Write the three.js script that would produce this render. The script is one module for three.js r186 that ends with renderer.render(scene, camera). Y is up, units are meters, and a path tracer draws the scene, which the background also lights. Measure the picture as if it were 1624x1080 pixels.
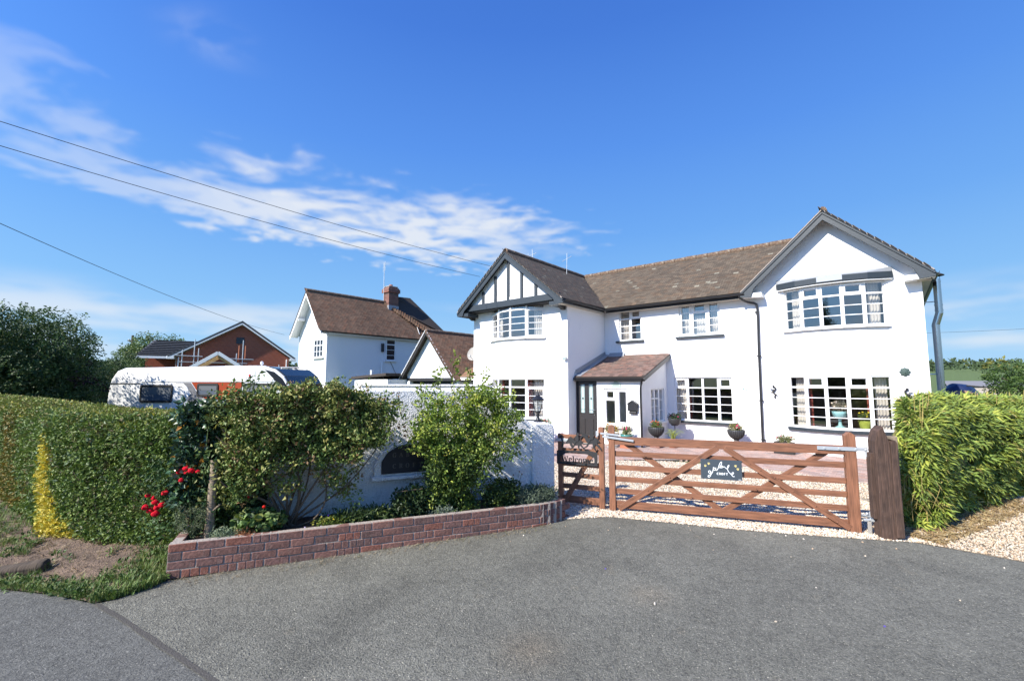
import * as THREE from 'three';
import { mergeGeometries, mergeVertices } from 'three/addons/utils/BufferGeometryUtils.js';
import { RoundedBoxGeometry } from 'three/addons/geometries/RoundedBoxGeometry.js';
import { ImprovedNoise } from 'three/addons/math/ImprovedNoise.js';

// ------------------------------------------------------------------ camera, sky, sun, exposure
const scene = new THREE.Scene();
const camera = new THREE.PerspectiveCamera(74.92, 1024 / 680, 0.05, 3000);
camera.position.set(0, 2.1, 0);
camera.rotation.set(THREE.MathUtils.degToRad(5.27), 0, 0);
const renderer = new THREE.WebGLRenderer({ antialias: true });
renderer.setSize(1024, 680);
renderer.toneMapping = THREE.LinearToneMapping;
renderer.toneMappingExposure = 2.0;
renderer.shadowMap.enabled = true;
const SUN_AZ = 232, SUN_EL = 38;      // degrees clockwise from the viewing direction, degrees up
const rad = (d) => d * Math.PI / 180;
const sunDir = new THREE.Vector3(Math.sin(rad(SUN_AZ)) * Math.cos(rad(SUN_EL)), Math.sin(rad(SUN_EL)), -Math.cos(rad(SUN_AZ)) * Math.cos(rad(SUN_EL)));
const sun = new THREE.DirectionalLight(new THREE.Color(1.0, 0.945, 0.84), 4.5);
sun.position.copy(sunDir).multiplyScalar(80);
sun.castShadow = true;
sun.shadow.mapSize.set(4096, 4096);
Object.assign(sun.shadow.camera, { left: -45, right: 45, top: 45, bottom: -45, near: 1, far: 200 });
sun.shadow.radius = 1;
scene.add(sun, sun.target);

// ------------------------------------------------------------------ noise and random helpers
function RNG(s) { let a = s >>> 0; return () => { a = (a + 0x6d2b79f5) | 0; let t = Math.imul(a ^ (a >>> 15), 1 | a); t = (t + Math.imul(t ^ (t >>> 7), 61 | t)) ^ t; return ((t ^ (t >>> 14)) >>> 0) / 4294967296; }; }
const PN = new ImprovedNoise();
const n3 = (x, y, z) => PN.noise(x, y, z);
const fbm = (x, y, z = 0.5, o = 4) => { let s = 0, a = 0.5, f = 1; for (let i = 0; i < o; i++) { s += a * PN.noise(x * f, y * f, z + i * 7.3); f *= 2.03; a *= 0.5; } return s; };
const clamp = (x, a = 0, b = 1) => Math.min(b, Math.max(a, x));
const sstep = (a, b, x) => { const t = clamp((x - a) / (b - a)); return t * t * (3 - 2 * t); };
const lerp = (a, b, t) => a + (b - a) * t;
const lin = (c) => { c /= 255; return c <= 0.04045 ? c / 12.92 : Math.pow((c + 0.055) / 1.055, 2.4); };

// a clear blue autumn sky with a drifting band of thin broken cloud (air and clouds only)
{
  const W = 2048, H = 1024, data = new Float32Array(W * H * 4);
  const EX = 2.0;
  const stops = [[0, 178, 218, 250], [4, 166, 212, 250], [10, 138, 194, 248], [18, 112, 172, 244], [28, 91, 150, 237], [40, 72, 126, 219], [60, 56, 102, 192], [90, 52, 94, 178]].map((s) => [s[0], lin(s[1]) / EX, lin(s[2]) / EX, lin(s[3]) / EX]);
  // cloud bands as polylines on the plane one unit up (x, z): centre points and half widths
  const band = [[-1.6, -1.25, 0.24, 0.25], [-1.82, -1.55, 0.38, 0.38], [-2.08, -1.95, 0.38, 0.42], [-1.9, -2.2, 0.32, 0.5], [-1.6, -2.4, 0.5, 0.8], [-1.25, -2.65, 0.8, 1], [-0.83, -2.85, 0.9, 1], [-0.45, -3.05, 0.9, 1], [-0.1, -3.22, 0.7, 0.75], [0.25, -3.4, 0.35, 0.2]];
  const bandMask = (x, z) => {
    let m = -9, dn = 1;
    for (let i = 0; i + 1 < band.length; i++) {
      const [ax, az, aw, ad] = band[i], [bx, bz, bw, bd] = band[i + 1];
      const dx = bx - ax, dz = bz - az, t = clamp(((x - ax) * dx + (z - az) * dz) / (dx * dx + dz * dz));
      const d = Math.hypot(x - ax - t * dx, z - az - t * dz), w = lerp(aw, bw, t);
      if (1 - d / w > m) { m = 1 - d / w; dn = lerp(ad, bd, t); }
    }
    return [m, dn];
  };
  for (let j = 0; j < H; j++) {
    const el = (0.5 - (H - 1 - j + 0.5) / H) * 180;          // the first row lies at v = 0, straight down
    for (let i = 0; i < W; i++) {
      const k = (j * W + i) * 4;
      const u = (i + 0.5) / W, ph = (u - 0.5) * 2 * Math.PI;       // u = 0.5 looks along +x
      const dx = Math.cos(ph) * Math.cos(rad(el)), dz = Math.sin(ph) * Math.cos(rad(el)), dy = Math.sin(rad(el));
      const e = Math.max(el, 0);
      let q = 0; while (q < stops.length - 2 && e > stops[q + 1][0]) q++;
      const t = clamp((e - stops[q][0]) / (stops[q + 1][0] - stops[q][0]));
      let r = lerp(stops[q][1], stops[q + 1][1], t), g = lerp(stops[q][2], stops[q + 1][2], t), b = lerp(stops[q][3], stops[q + 1][3], t);
      // air is a little brighter on the sunward half of the sky
      const cs = clamp(dx * sunDir.x + dy * sunDir.y + dz * sunDir.z, -1, 1), glow = 1 + 2.1 * Math.pow(0.5 + 0.5 * cs, 8);
      r *= glow; g *= glow; b *= glow;
      if (el > 0.3) {
        const px = dx / dy, pz = dz / dy;
        let c = 0;
        const wx = px + 0.25 * fbm(px * 1.7, pz * 1.7, 3.1), wz = pz + 0.25 * fbm(px * 1.7, pz * 1.7, 8.7);
        const fine = 1.7 * fbm(wx * 4.6, wz * 6.4, 1.7, 6), mid = 1.5 * fbm(wx * 1.6, wz * 2.6, 5.2, 4);
        if (el > 10) {
          const [m, dens] = bandMask(px + 0.12 * mid, pz + 0.12 * fine);
          if (m > -0.35) c = Math.max(c, sstep(0.03, 1.0, Math.min(m, 0.75) * 1.05 + fine * 0.75 + mid * 0.55) * 0.86 * dens);
          const wisp = Math.exp(-((px + 0.88) ** 2 + (pz + 1.22) ** 2) / 0.008);
          c = Math.max(c, wisp * sstep(-0.15, 0.9, fine + 0.12) * 0.28);
        }
        // scattered flat cloud low towards the horizon all round, and thin flecks elsewhere outside the clear part
        const low = sstep(1.2, 3.2, el) * (1 - sstep(6.5, 10.5, el));
        if (low > 0) { const s = fbm(ph * 4.2 + 0.35, el * 0.34, 12.2, 5); c = Math.max(c, low * sstep(-0.02, 0.42, s + 0.1) * 0.62); }
        const back = sstep(0.2, 0.9, dz);
        if (back > 0 && el > 4) c = Math.max(c, back * sstep(0.05, 0.5, fbm(wx * 0.8, wz * 1.1, 20.5, 5)) * 0.6);
        const white = 0.45 * (0.6 + 0.4 * glow);
        r = lerp(r, white * 0.95, c); g = lerp(g, white * 0.985, c); b = lerp(b, white * 1.03, c);
      }
      data[k] = r; data[k + 1] = g; data[k + 2] = b; data[k + 3] = 1;
    }
  }
  const sky = new THREE.DataTexture(data, W, H, THREE.RGBAFormat, THREE.FloatType);
  sky.mapping = THREE.EquirectangularReflectionMapping; sky.colorSpace = THREE.LinearSRGBColorSpace;
  sky.magFilter = sky.minFilter = THREE.LinearFilter; sky.needsUpdate = true;
  scene.background = sky; scene.environment = sky;
}

// ------------------------------------------------------------------ object helpers
const taken = new Map();
function numbered(n) { const k = taken.get(n) ?? 0; taken.set(n, k + 1); return k ? n + '_' + String(k).padStart(3, '0') : n; }
function tag(o, label, category, group, kind) {
  if (label) o.userData.label = label; if (category) o.userData.category = category;
  if (group) o.userData.group = group; if (kind) o.userData.kind = kind; return o;
}
function thing(name, label, category, p = [0, 0, 0], turn = 0, group) {
  const o = new THREE.Group(); o.name = numbered(name); o.position.set(...p); o.rotation.y = turn; scene.add(o);
  return tag(o, label, category, group);
}
function M(name, geo, mat, parent = scene, p, rot) {
  const g = Array.isArray(geo) ? merge(geo) : geo;
  const o = new THREE.Mesh(g, mat); o.name = parent === scene ? numbered(name) : name;
  o.castShadow = o.receiveShadow = true;
  if (p) o.position.set(...p); if (rot) o.rotation.set(...rot);
  parent.add(o); return o;
}
function G(name, parent, p, turn = 0) { const o = new THREE.Group(); o.name = name; if (p) o.position.set(...p); o.rotation.y = turn; parent.add(o); return o; }
const struct = (name, geo, mat) => { const o = M(name, geo, mat); o.userData.kind = 'structure'; return o; };
function plain(g) { let q = g.index ? g.toNonIndexed() : g; for (const k of Object.keys(q.attributes)) if (!['position', 'normal', 'uv'].includes(k)) q.deleteAttribute(k); if (!q.attributes.normal) q.computeVertexNormals(); return q; }
function muv(g, s = 1) {                                   // uv in metres from the face's own plane
  const q = plain(g), P = q.attributes.position, N = q.attributes.normal, uv = new Float32Array(P.count * 2);
  for (let i = 0; i < P.count; i += 3) {
    let nx = 0, ny = 0, nz = 0; for (let k = 0; k < 3; k++) { nx += Math.abs(N.getX(i + k)); ny += Math.abs(N.getY(i + k)); nz += Math.abs(N.getZ(i + k)); }
    for (let k = 0; k < 3; k++) {
      const x = P.getX(i + k), y = P.getY(i + k), z = P.getZ(i + k);
      const [a, b] = ny >= nx && ny >= nz ? [x, z] : nx > nz ? [z, y] : [x, y];
      uv[(i + k) * 2] = a * s; uv[(i + k) * 2 + 1] = b * s;
    }
  }
  q.setAttribute('uv', new THREE.BufferAttribute(uv, 2)); return q;
}
function merge(list) { const l = list.flat().map((g) => { const q = plain(g); if (!q.attributes.uv) q.setAttribute('uv', new THREE.BufferAttribute(new Float32Array(q.attributes.position.count * 2), 2)); return q; }); return mergeGeometries(l); }
const box = (w, h, d, x = 0, y = 0, z = 0) => muv(new THREE.BoxGeometry(w, h, d).translate(x, y, z));
const rbox = (w, h, d, x = 0, y = 0, z = 0, r = 0.006) => muv(new RoundedBoxGeometry(w, h, d, 1, Math.min(r, w / 2.2, h / 2.2, d / 2.2)).translate(x, y, z));
const cyl = (r0, r1, h, x = 0, y = 0, z = 0, n = 12) => new THREE.CylinderGeometry(r0, r1, h, n).translate(x, y, z);
const sph = (r, x = 0, y = 0, z = 0, a = 10, b = 8) => new THREE.SphereGeometry(r, a, b).translate(x, y, z);
const V3 = (a, b, c) => new THREE.Vector3(a, b, c);
function bar(a, b, r, n = 6, r2 = r) {                      // round bar between two points
  const A = V3(...a), B = V3(...b), d = B.clone().sub(A), g = new THREE.CylinderGeometry(r2, r, d.length(), n);
  g.translate(0, d.length() / 2, 0); g.applyQuaternion(new THREE.Quaternion().setFromUnitVectors(V3(0, 1, 0), d.normalize())); return g.translate(...a);
}
function plank(a, b, w, t, up = [0, 0, 1]) {                // rectangular board from a to b, w across, t thick along "up"
  const A = V3(...a), B = V3(...b), d = B.clone().sub(A), L = d.length(), X = d.normalize(), Z = V3(...up), Y = Z.clone().cross(X).normalize(); Z.copy(X).cross(Y);
  const g = muv(new RoundedBoxGeometry(L, w, t, 1, Math.min(0.006, t / 3)));
  g.applyMatrix4(new THREE.Matrix4().makeBasis(X, Y, Z)); return g.translate((a[0] + b[0]) / 2, (a[1] + b[1]) / 2, (a[2] + b[2]) / 2);
}
function tube(pts, r, n = 6, seg, taper) {
  const c = new THREE.CatmullRomCurve3(pts.map((p) => V3(...p))), s = seg ?? pts.length * 5, g = new THREE.TubeGeometry(c, s, r, n);
  if (taper != null) { const P = g.attributes.position; for (let i = 0; i <= s; i++) { const o = c.getPointAt(i / s), k = lerp(1, taper, i / s); for (let j = 0; j <= n; j++) { const m = i * (n + 1) + j; P.setXYZ(m, o.x + (P.getX(m) - o.x) * k, o.y + (P.getY(m) - o.y) * k, o.z + (P.getZ(m) - o.z) * k); } } }
  return g;
}
const lathe = (pts, n = 20) => new THREE.LatheGeometry(pts.map((p) => new THREE.Vector2(...p)), n);
function shape(pts, holes = []) { const s = new THREE.Shape(pts.map((p) => new THREE.Vector2(...p))); for (const h of holes) s.holes.push(new THREE.Path(h.map((p) => new THREE.Vector2(...p)))); return s; }
const ext = (s, d, bevel = 0, seg = 1) => new THREE.ExtrudeGeometry(s, { depth: d, bevelEnabled: bevel > 0, bevelThickness: bevel, bevelSize: bevel, bevelSegments: seg, curveSegments: 10 });
const rect = (x0, y0, x1, y1) => [[x0, y0], [x1, y0], [x1, y1], [x0, y1]];
function poly3(pts) { // planar polygon in space, uv in metres along its first edge
  const a = V3(...pts[0]), X = V3(...pts[1]).sub(a).normalize(), n = X.clone().cross(V3(...pts[pts.length - 1]).sub(a)).normalize(), Y = n.clone().cross(X);
  const flat = pts.map((p) => { const d = V3(...p).sub(a); return new THREE.Vector2(d.dot(X), d.dot(Y)); });
  const tri = THREE.ShapeUtils.triangulateShape(flat, []), pos = [], uv = [], nor = [];
  for (const t of tri) for (const i of t) { pos.push(...pts[i]); uv.push(flat[i].x, flat[i].y); nor.push(n.x, n.y, n.z); }
  const g = new THREE.BufferGeometry(); g.setAttribute('position', new THREE.Float32BufferAttribute(pos, 3)); g.setAttribute('normal', new THREE.Float32BufferAttribute(nor, 3)); g.setAttribute('uv', new THREE.Float32BufferAttribute(uv, 2)); return g;
}
function slab(pts, t) { // planar polygon given thickness t downwards along its normal
  const a = V3(...pts[0]), n = V3(...pts[1]).sub(a).cross(V3(...pts[pts.length - 1]).sub(a)).normalize(), dn = n.clone().multiplyScalar(-t);
  const low = pts.map((p) => [p[0] + dn.x, p[1] + dn.y, p[2] + dn.z]), L = [poly3(pts), poly3([...low].reverse())];
  for (let i = 0; i < pts.length; i++) { const j = (i + 1) % pts.length; L.push(poly3([pts[j], pts[i], low[i], low[j]])); }
  return merge(L);
}
// many alike small pieces drawn as one object
function scatter(name, geo, mat, parent, items, kind = 'stuff') {
  const o = new THREE.InstancedMesh(geo, mat, items.length); o.name = parent === scene ? numbered(name) : name; o.castShadow = o.receiveShadow = true;
  items.forEach((it, i) => { o.setMatrixAt(i, it[0]); if (it[1]) o.setColorAt(i, it[1]); });
  if (kind) o.userData.kind = kind; parent.add(o); return o;
}
const _q = new THREE.Quaternion(), _e = new THREE.Euler();
const mat4 = (x, y, z, rx, ry, rz, sx, sy = sx, sz = sx) => new THREE.Matrix4().compose(V3(x, y, z), _q.setFromEuler(_e.set(rx, ry, rz, 'YXZ')).clone(), V3(sx, sy, sz));
const C = (r, g, b) => new THREE.Color().setRGB(r, g, b);
// ------------------------------------------------------------------ procedural materials
function layers(size, list, seed = 1) {                     // tileable value noise, sum of [cells across, cells up, amplitude]
  const out = new Float32Array(size * size), R = RNG(seed);
  for (const [px, py, amp] of list) {
    const grid = Float32Array.from({ length: px * py }, () => R() * 2 - 1);
    for (let y = 0; y < size; y++) {
      const fy = y / size * py, y0 = Math.floor(fy), ty = fy - y0, sy = ty * ty * (3 - 2 * ty), r0 = (y0 % py) * px, r1 = ((y0 + 1) % py) * px;
      for (let x = 0; x < size; x++) {
        const fx = x / size * px, x0 = Math.floor(fx), tx = fx - x0, sx = tx * tx * (3 - 2 * tx), a = x0 % px, b = (x0 + 1) % px;
        out[y * size + x] += amp * lerp(lerp(grid[r0 + a], grid[r0 + b], sx), lerp(grid[r1 + a], grid[r1 + b], sx), sy);
      }
    }
  }
  return out;
}
function texOf(size, fn, srgb, metres = 1) {
  const d = new Uint8Array(size * size * 4);
  for (let i = 0; i < size * size; i++) { const c = fn(i, i % size, (i / size) | 0); d[i * 4] = clamp(c[0] * 255, 0, 255); d[i * 4 + 1] = clamp((c[1] ?? c[0]) * 255, 0, 255); d[i * 4 + 2] = clamp((c[2] ?? c[0]) * 255, 0, 255); d[i * 4 + 3] = c[3] == null ? 255 : clamp(c[3] * 255, 0, 255); }
  const t = new THREE.DataTexture(d, size, size); t.wrapS = t.wrapT = THREE.RepeatWrapping; t.magFilter = THREE.LinearFilter; t.minFilter = THREE.LinearMipmapLinearFilter; t.generateMipmaps = true;
  if (srgb) t.colorSpace = THREE.SRGBColorSpace; t.repeat.set(1 / metres, 1 / metres); t.needsUpdate = true; return t;
}
const s2 = (l) => { l = clamp(l); return l <= 0.0031308 ? l * 12.92 : 1.055 * Math.pow(l, 1 / 2.4) - 0.055; };
const S3 = (r, g, b) => [s2(r), s2(g), s2(b)];
const std = (color, roughness, more = {}) => new THREE.MeshStandardMaterial({ color: C(...color), roughness, metalness: 0, ...more });
const phys = (color, roughness, more = {}) => new THREE.MeshPhysicalMaterial({ color: C(...color), roughness, metalness: 0, ...more });

const mat = {};
{ // smooth painted render, faintly uneven with rain streaking and hairline dirt
  const h = layers(1024, [[24, 24, 0.4], [80, 80, 0.5], [220, 220, 0.6], [400, 400, 0.35]], 11), dirt = layers(1024, [[7, 3, 0.6], [40, 9, 0.4], [120, 40, 0.3]], 12);
  const bump = texOf(1024, (i) => [0.5 + h[i] * 0.3], false, 1.6), map = texOf(1024, (i) => { const k = 0.80 - Math.max(0, dirt[i] - 0.35) * 0.09; return S3(k, k * 0.995, k * 0.985); }, true, 3.1);
  mat.render = std([1, 1, 1], 0.85, { map, bumpMap: bump, bumpScale: 0.004 });
  const hr = layers(1024, [[18, 18, 0.6], [60, 60, 0.9], [130, 130, 0.9], [300, 300, 0.4]], 13);
  const st = layers(1024, [[9, 5, 0.6], [46, 20, 0.4], [150, 90, 0.35]], 14);
  mat.roughcast = std([1, 1, 1], 0.9, { map: texOf(1024, (i) => { const k = 0.82 - Math.max(0, st[i] - 0.2) * 0.2; return S3(k, k * 0.99, k * 0.97); }, true, 1.7), bumpMap: texOf(1024, (i) => [0.5 + hr[i] * 0.22], false, 1.1), bumpScale: 0.02 });
  mat.plainrender = std([0.78, 0.78, 0.77], 0.85, { bumpMap: bump, bumpScale: 0.005 });
}
mat.upvc = phys([0.8, 0.8, 0.79], 0.32);
mat.slatepaint = std([1, 1, 1], 0.5);
{ const a = layers(512, [[4, 60, 0.5], [10, 160, 0.5], [80, 80, 0.25]], 21), w = layers(512, [[30, 70, 0.6], [90, 160, 0.5]], 22);
  mat.slatepaint.map = texOf(512, (i) => { const k = 1 + a[i] * 0.12 + (w[i] > 0.62 ? 0.7 : 0); return S3(0.024 * k, 0.033 * k, 0.042 * k); }, true, 1); mat.slatepaint.bumpMap = texOf(512, (i) => [0.5 + a[i] * 0.3], false, 1); mat.slatepaint.bumpScale = 0.002; }
mat.black = phys([0.018, 0.018, 0.02], 0.38);
mat.blackmatt = std([0.02, 0.02, 0.022], 0.7);
mat.darkwood = std([0.02, 0.017, 0.015], 0.6);
mat.lead = std([0.30, 0.32, 0.35], 0.55, { metalness: 0.35 });
mat.steel = std([0.5, 0.49, 0.48], 0.2, { metalness: 1 });
mat.galv = std([0.55, 0.58, 0.6], 0.42, { metalness: 0.55 });
mat.brass = std([0.6, 0.55, 0.45], 0.25, { metalness: 1 });
mat.glass = phys([1, 1, 1], 0.0, { transmission: 1, thickness: 0, ior: 2.4 });
mat.frosted = phys([0.75, 0.9, 0.9], 0.35, { transmission: 0.55, thickness: 0 });
mat.room = std([0.2, 0.18, 0.16], 0.9);
mat.carpet = std([0.08, 0.05, 0.04], 0.95);
mat.curtain = phys([0.62, 0.58, 0.52], 0.95, { transmission: 0.25, thickness: 0 });
mat.redcurtain = std([0.24, 0.05, 0.035], 0.9);
{ const a = layers(512, [[6, 6, 0.4], [26, 26, 0.5], [90, 90, 0.6], [200, 200, 0.3]], 31);
  mat.tile = std([1, 1, 1], 0.92, { map: texOf(512, (i) => { const k = 0.86 + a[i] * 0.30; return S3(k, k, k); }, true, 0.5), bumpMap: texOf(512, (i) => [0.5 + a[i] * 0.3], false, 0.5), bumpScale: 0.004 });
  const l = layers(512, [[20, 20, 0.6], [60, 60, 0.6], [140, 140, 0.3]], 32);
  mat.ridge = std([1, 1, 1], 0.95, { map: texOf(512, (i) => { const k = 0.9 + a[i] * 0.3, m = l[i]; return m > 0.5 ? S3(0.3, 0.28, 0.22) : m < -0.72 ? S3(0.24, 0.18, 0.09) : S3(0.13 * k, 0.082 * k, 0.055 * k); }, true, 0.8) });
  mat.deck = std([0.05, 0.04, 0.035], 0.95);
}
{ // fired brick with pressed creases and lime bloom
  const a = layers(512, [[5, 5, 0.4], [22, 30, 0.6], [80, 100, 0.5], [200, 200, 0.4]], 41), bl = layers(512, [[8, 8, 0.5], [30, 24, 0.5], [90, 60, 0.4]], 42);
  const bump = texOf(512, (i) => [0.5 + a[i] * 0.3], false, 0.45);
  mat.brick = [[0.205, 0.098, 0.074], [0.17, 0.085, 0.067], [0.225, 0.112, 0.086], [0.15, 0.084, 0.07], [0.19, 0.1, 0.082], [0.25, 0.1, 0.068]].map(([r, g, b], n) => std([1, 1, 1], 0.9, {
    map: Object.assign(texOf(256, (i, x, y) => { const q = ((y * 2 + n * 60) % 512) * 512 + ((x * 2 + n * 90) % 512), k = 1 + a[q] * 0.42, w = clamp((bl[q] - 0.25) * 1.1) * 0.55; return S3(lerp(r * k, 0.34, w), lerp(g * k, 0.27, w), lerp(b * k, 0.23, w)); }, true, 0.45)), bumpMap: bump, bumpScale: 0.007 }));
  mat.mortar = std([0.36, 0.31, 0.27], 0.95, { bumpMap: bump, bumpScale: 0.012 });
  const pv = std([1, 1, 1], 0.9, { map: texOf(512, (i) => { const k = 0.9 + a[i] * 0.28; return S3(k, k, k); }, true, 0.6) }); mat.paver = pv;
}
{ // stained softwood: long grain, knots and paler drag marks
  const g = layers(512, [[3, 40, 0.5], [6, 120, 0.6], [14, 250, 0.5], [5, 9, 0.35]], 51), kn = RNG(52), knots = Array.from({ length: 7 }, () => [kn() * 512, kn() * 512, 5 + kn() * 7]);
  const grain = (i, x, y) => { let v = g[i]; for (const [a, b, r] of knots) { const d = Math.hypot((x - a) * 0.55, y - b); if (d < r * 3) v -= (1 - d / (r * 3)) * 1.2; } return v; };
  mat.gatewood = std([1, 1, 1], 0.55, { map: texOf(512, (i, x, y) => { const k = clamp(1 + grain(i, x, y) * 0.34, 0.3, 1.7); return S3(0.21 * k, 0.092 * k, 0.05 * k); }, true, 0.8), bumpMap: texOf(512, (i, x, y) => [0.5 + g[i] * 0.25], false, 0.8), bumpScale: 0.002 });
  mat.gateupright = mat.gatewood.clone(); for (const k of ['map', 'bumpMap']) { const t = mat.gatewood[k].clone(); t.rotation = Math.PI / 2; t.needsUpdate = true; mat.gateupright[k] = t; }
  const w = layers(512, [[40, 3, 0.5], [120, 5, 0.6], [260, 10, 0.5], [12, 12, 0.4]], 53), p = layers(512, [[24, 12, 0.6], [80, 40, 0.6], [180, 120, 0.5]], 54);
  mat.oldpost = std([1, 1, 1], 0.85, { map: texOf(512, (i) => { const k = clamp(1 + w[i] * 0.5, 0.3, 1.8), f = clamp((p[i] - 0.75) * 1.2) * clamp(w[i] + 0.5) * 0.7; return S3(lerp(0.07 * k, 0.3, f), lerp(0.04 * k, 0.25, f), lerp(0.028 * k, 0.2, f)); }, true, 0.7), bumpMap: texOf(512, (i) => [0.5 + w[i] * 0.3], false, 0.7), bumpScale: 0.008 });
  mat.stake = std([1, 1, 1], 0.9, { map: texOf(256, (i, x, y) => { const k = 1 + w[(y * 2) * 512 + x * 2] * 0.35; return S3(0.23 * k, 0.18 * k, 0.125 * k); }, true, 0.4), bumpMap: mat.oldpost.bumpMap, bumpScale: 0.006 });
  mat.bark = std([1, 1, 1], 0.95, { map: texOf(256, (i, x, y) => { const k = 1 + w[(y * 2) * 512 + x * 2] * 0.5; return S3(0.07 * k, 0.052 * k, 0.037 * k); }, true, 0.5), bumpMap: mat.oldpost.bumpMap, bumpScale: 0.01 });
  mat.newtimber = std([0.52, 0.33, 0.15], 0.8);
}
{ // worn tarmac: exposed chippings over binder, scattered pale stones
  const N = 2048, R = RNG(61), h = layers(N, [[60, 60, 0.25], [240, 240, 0.6], [420, 420, 0.7], [820, 820, 0.7]], 62), big = layers(N, [[5, 5, 0.5], [14, 14, 0.4], [37, 37, 0.35]], 63);
  const pick = layers(N, [[330, 330, 0.8], [520, 520, 0.7]], 64);
  const stain = layers(N, [[9, 9, 0.5], [21, 21, 0.5]], 66);
  mat.tarmac = std([1, 1, 1], 0.9, {
    map: texOf(N, (i) => { const g = (R() - 0.5) * 0.25; let k = 0.130 * (1 + h[i] * 0.42 + big[i] * 0.14 + g); const p = pick[i]; let t = 0; if (p > 0.93) { k = 0.3 + R() * 0.14; t = 0.06; } else if (p < -0.92) k *= 0.45; const s = clamp((stain[i] - 0.5) * 0.7) * clamp(h[i] + 0.5); return S3(k * (1.03 + t + s * 0.4), k * (1 + t * 0.3), k * (0.80 - s * 0.35)); }, true, 3.3),
    bumpMap: texOf(N, (i) => [0.5 + h[i] * 0.26], false, 3.3), bumpScale: 0.012, vertexColors: true });
  mat.road = mat.tarmac.clone(); mat.road.bumpScale = 0.007;
}
{ const e = layers(1024, [[8, 8, 0.5], [30, 30, 0.5], [90, 90, 0.5], [260, 260, 0.6]], 71), R = RNG(72);
  mat.soil = std([1, 1, 1], 0.97, { map: texOf(1024, (i) => { const k = 1 + e[i] * 0.45 + (R() - 0.5) * 0.25; return S3(0.165 * k, 0.115 * k, 0.08 * k); }, true, 1.3), bumpMap: texOf(1024, (i) => [0.5 + e[i] * 0.25], false, 1.3), bumpScale: 0.03, vertexColors: true });
  mat.gravelbed = std([1, 1, 1], 0.95, { map: texOf(1024, (i) => { const k = 1 + e[i] * 0.5 + (R() - 0.5) * 0.5; return S3(0.42 * k, 0.355 * k, 0.265 * k); }, true, 0.9), bumpMap: texOf(1024, (i) => [0.5 + e[i] * 0.25], false, 0.9), bumpScale: 0.03 });
  mat.field = std([1, 1, 1], 0.97, { map: texOf(512, (i) => { const j = ((i / 512) | 0) * 2 * 1024 + (i % 512) * 2, k = 1 + e[j] * 0.3; return S3(0.085 * k, 0.125 * k, 0.03 * k); }, true, 9) });
}
mat.pebble = std([1, 1, 1], 0.85);
mat.leaf = phys([1, 1, 1], 0.55, { specularIntensity: 0.6, transmission: 0.36, thickness: 0, side: THREE.DoubleSide });
mat.mattleaf = phys([1, 1, 1], 0.7, { transmission: 0.3, thickness: 0, side: THREE.DoubleSide });
mat.grass = phys([1, 1, 1], 0.65, { transmission: 0.3, thickness: 0, side: THREE.DoubleSide });
mat.petal = (r, g, b) => phys([r, g, b], 0.85, { specularIntensity: 0.3, transmission: 0.25, thickness: 0, side: THREE.DoubleSide });
mat.stem = std([0.10, 0.075, 0.05], 0.9);
mat.twig = std([0.13, 0.105, 0.07], 0.95);
mat.greenstem = std([0.07, 0.11, 0.03], 0.7);
mat.cane = std([0.40, 0.30, 0.10], 0.5);
mat.white = phys([0.8, 0.8, 0.8], 0.35);
mat.concrete = std([0.30, 0.28, 0.25], 0.95, { bumpMap: mat.roughcast.bumpMap, bumpScale: 0.006 });
mat.terracotta = std([0.36, 0.13, 0.07], 0.8);
mat.urnlead = std([0.06, 0.062, 0.065], 0.5, { metalness: 0.3 });
mat.verdigris = std([0.10, 0.24, 0.22], 0.7);
mat.slate = std([0.035, 0.042, 0.05], 0.55, { bumpMap: mat.slatepaint.bumpMap, bumpScale: 0.002 });
// ------------------------------------------------------------------ ground
const HX = 7.814, HZ = -14.07, HT = rad(-40.3);              // foot of the front wall of the white house, and its turn
const toWorld = (u, y, v) => [HX + u * Math.cos(HT) + v * Math.sin(HT), y, HZ - u * Math.sin(HT) + v * Math.cos(HT)];
const inPoly = (x, z, P) => { let c = false; for (let i = 0, j = P.length - 1; i < P.length; j = i++) if ((P[i][1] > z) !== (P[j][1] > z) && x < (P[j][0] - P[i][0]) * (z - P[i][1]) / (P[j][1] - P[i][1]) + P[i][0]) c = !c; return c; };
const segDist = (x, z, P, closed = true) => { let m = 1e9; for (let i = 0; i < P.length - (closed ? 0 : 1); i++) { const [ax, az] = P[i], [bx, bz] = P[(i + 1) % P.length], dx = bx - ax, dz = bz - az, t = clamp(((x - ax) * dx + (z - az) * dz) / (dx * dx + dz * dz)); m = Math.min(m, Math.hypot(x - ax - t * dx, z - az - t * dz)); } return m; };
const groundH = (x, z) => {                                   // far land: level here, rolling up to low wooded hills
  const d = Math.hypot(x, z);
  if (d < 60) return -0.03;
  const az = Math.atan2(x, -z);
  const hill = 17 * sstep(160, 620, d) * (0.75 + 0.35 * n3(az * 3.1, 0.3, 2.2) + 0.2 * n3(az * 9, d * 0.004, 5.1)) ;
  return -0.03 - 0.9 * sstep(60, 130, d) * (1 - sstep(150, 260, d)) + hill;
};
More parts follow.
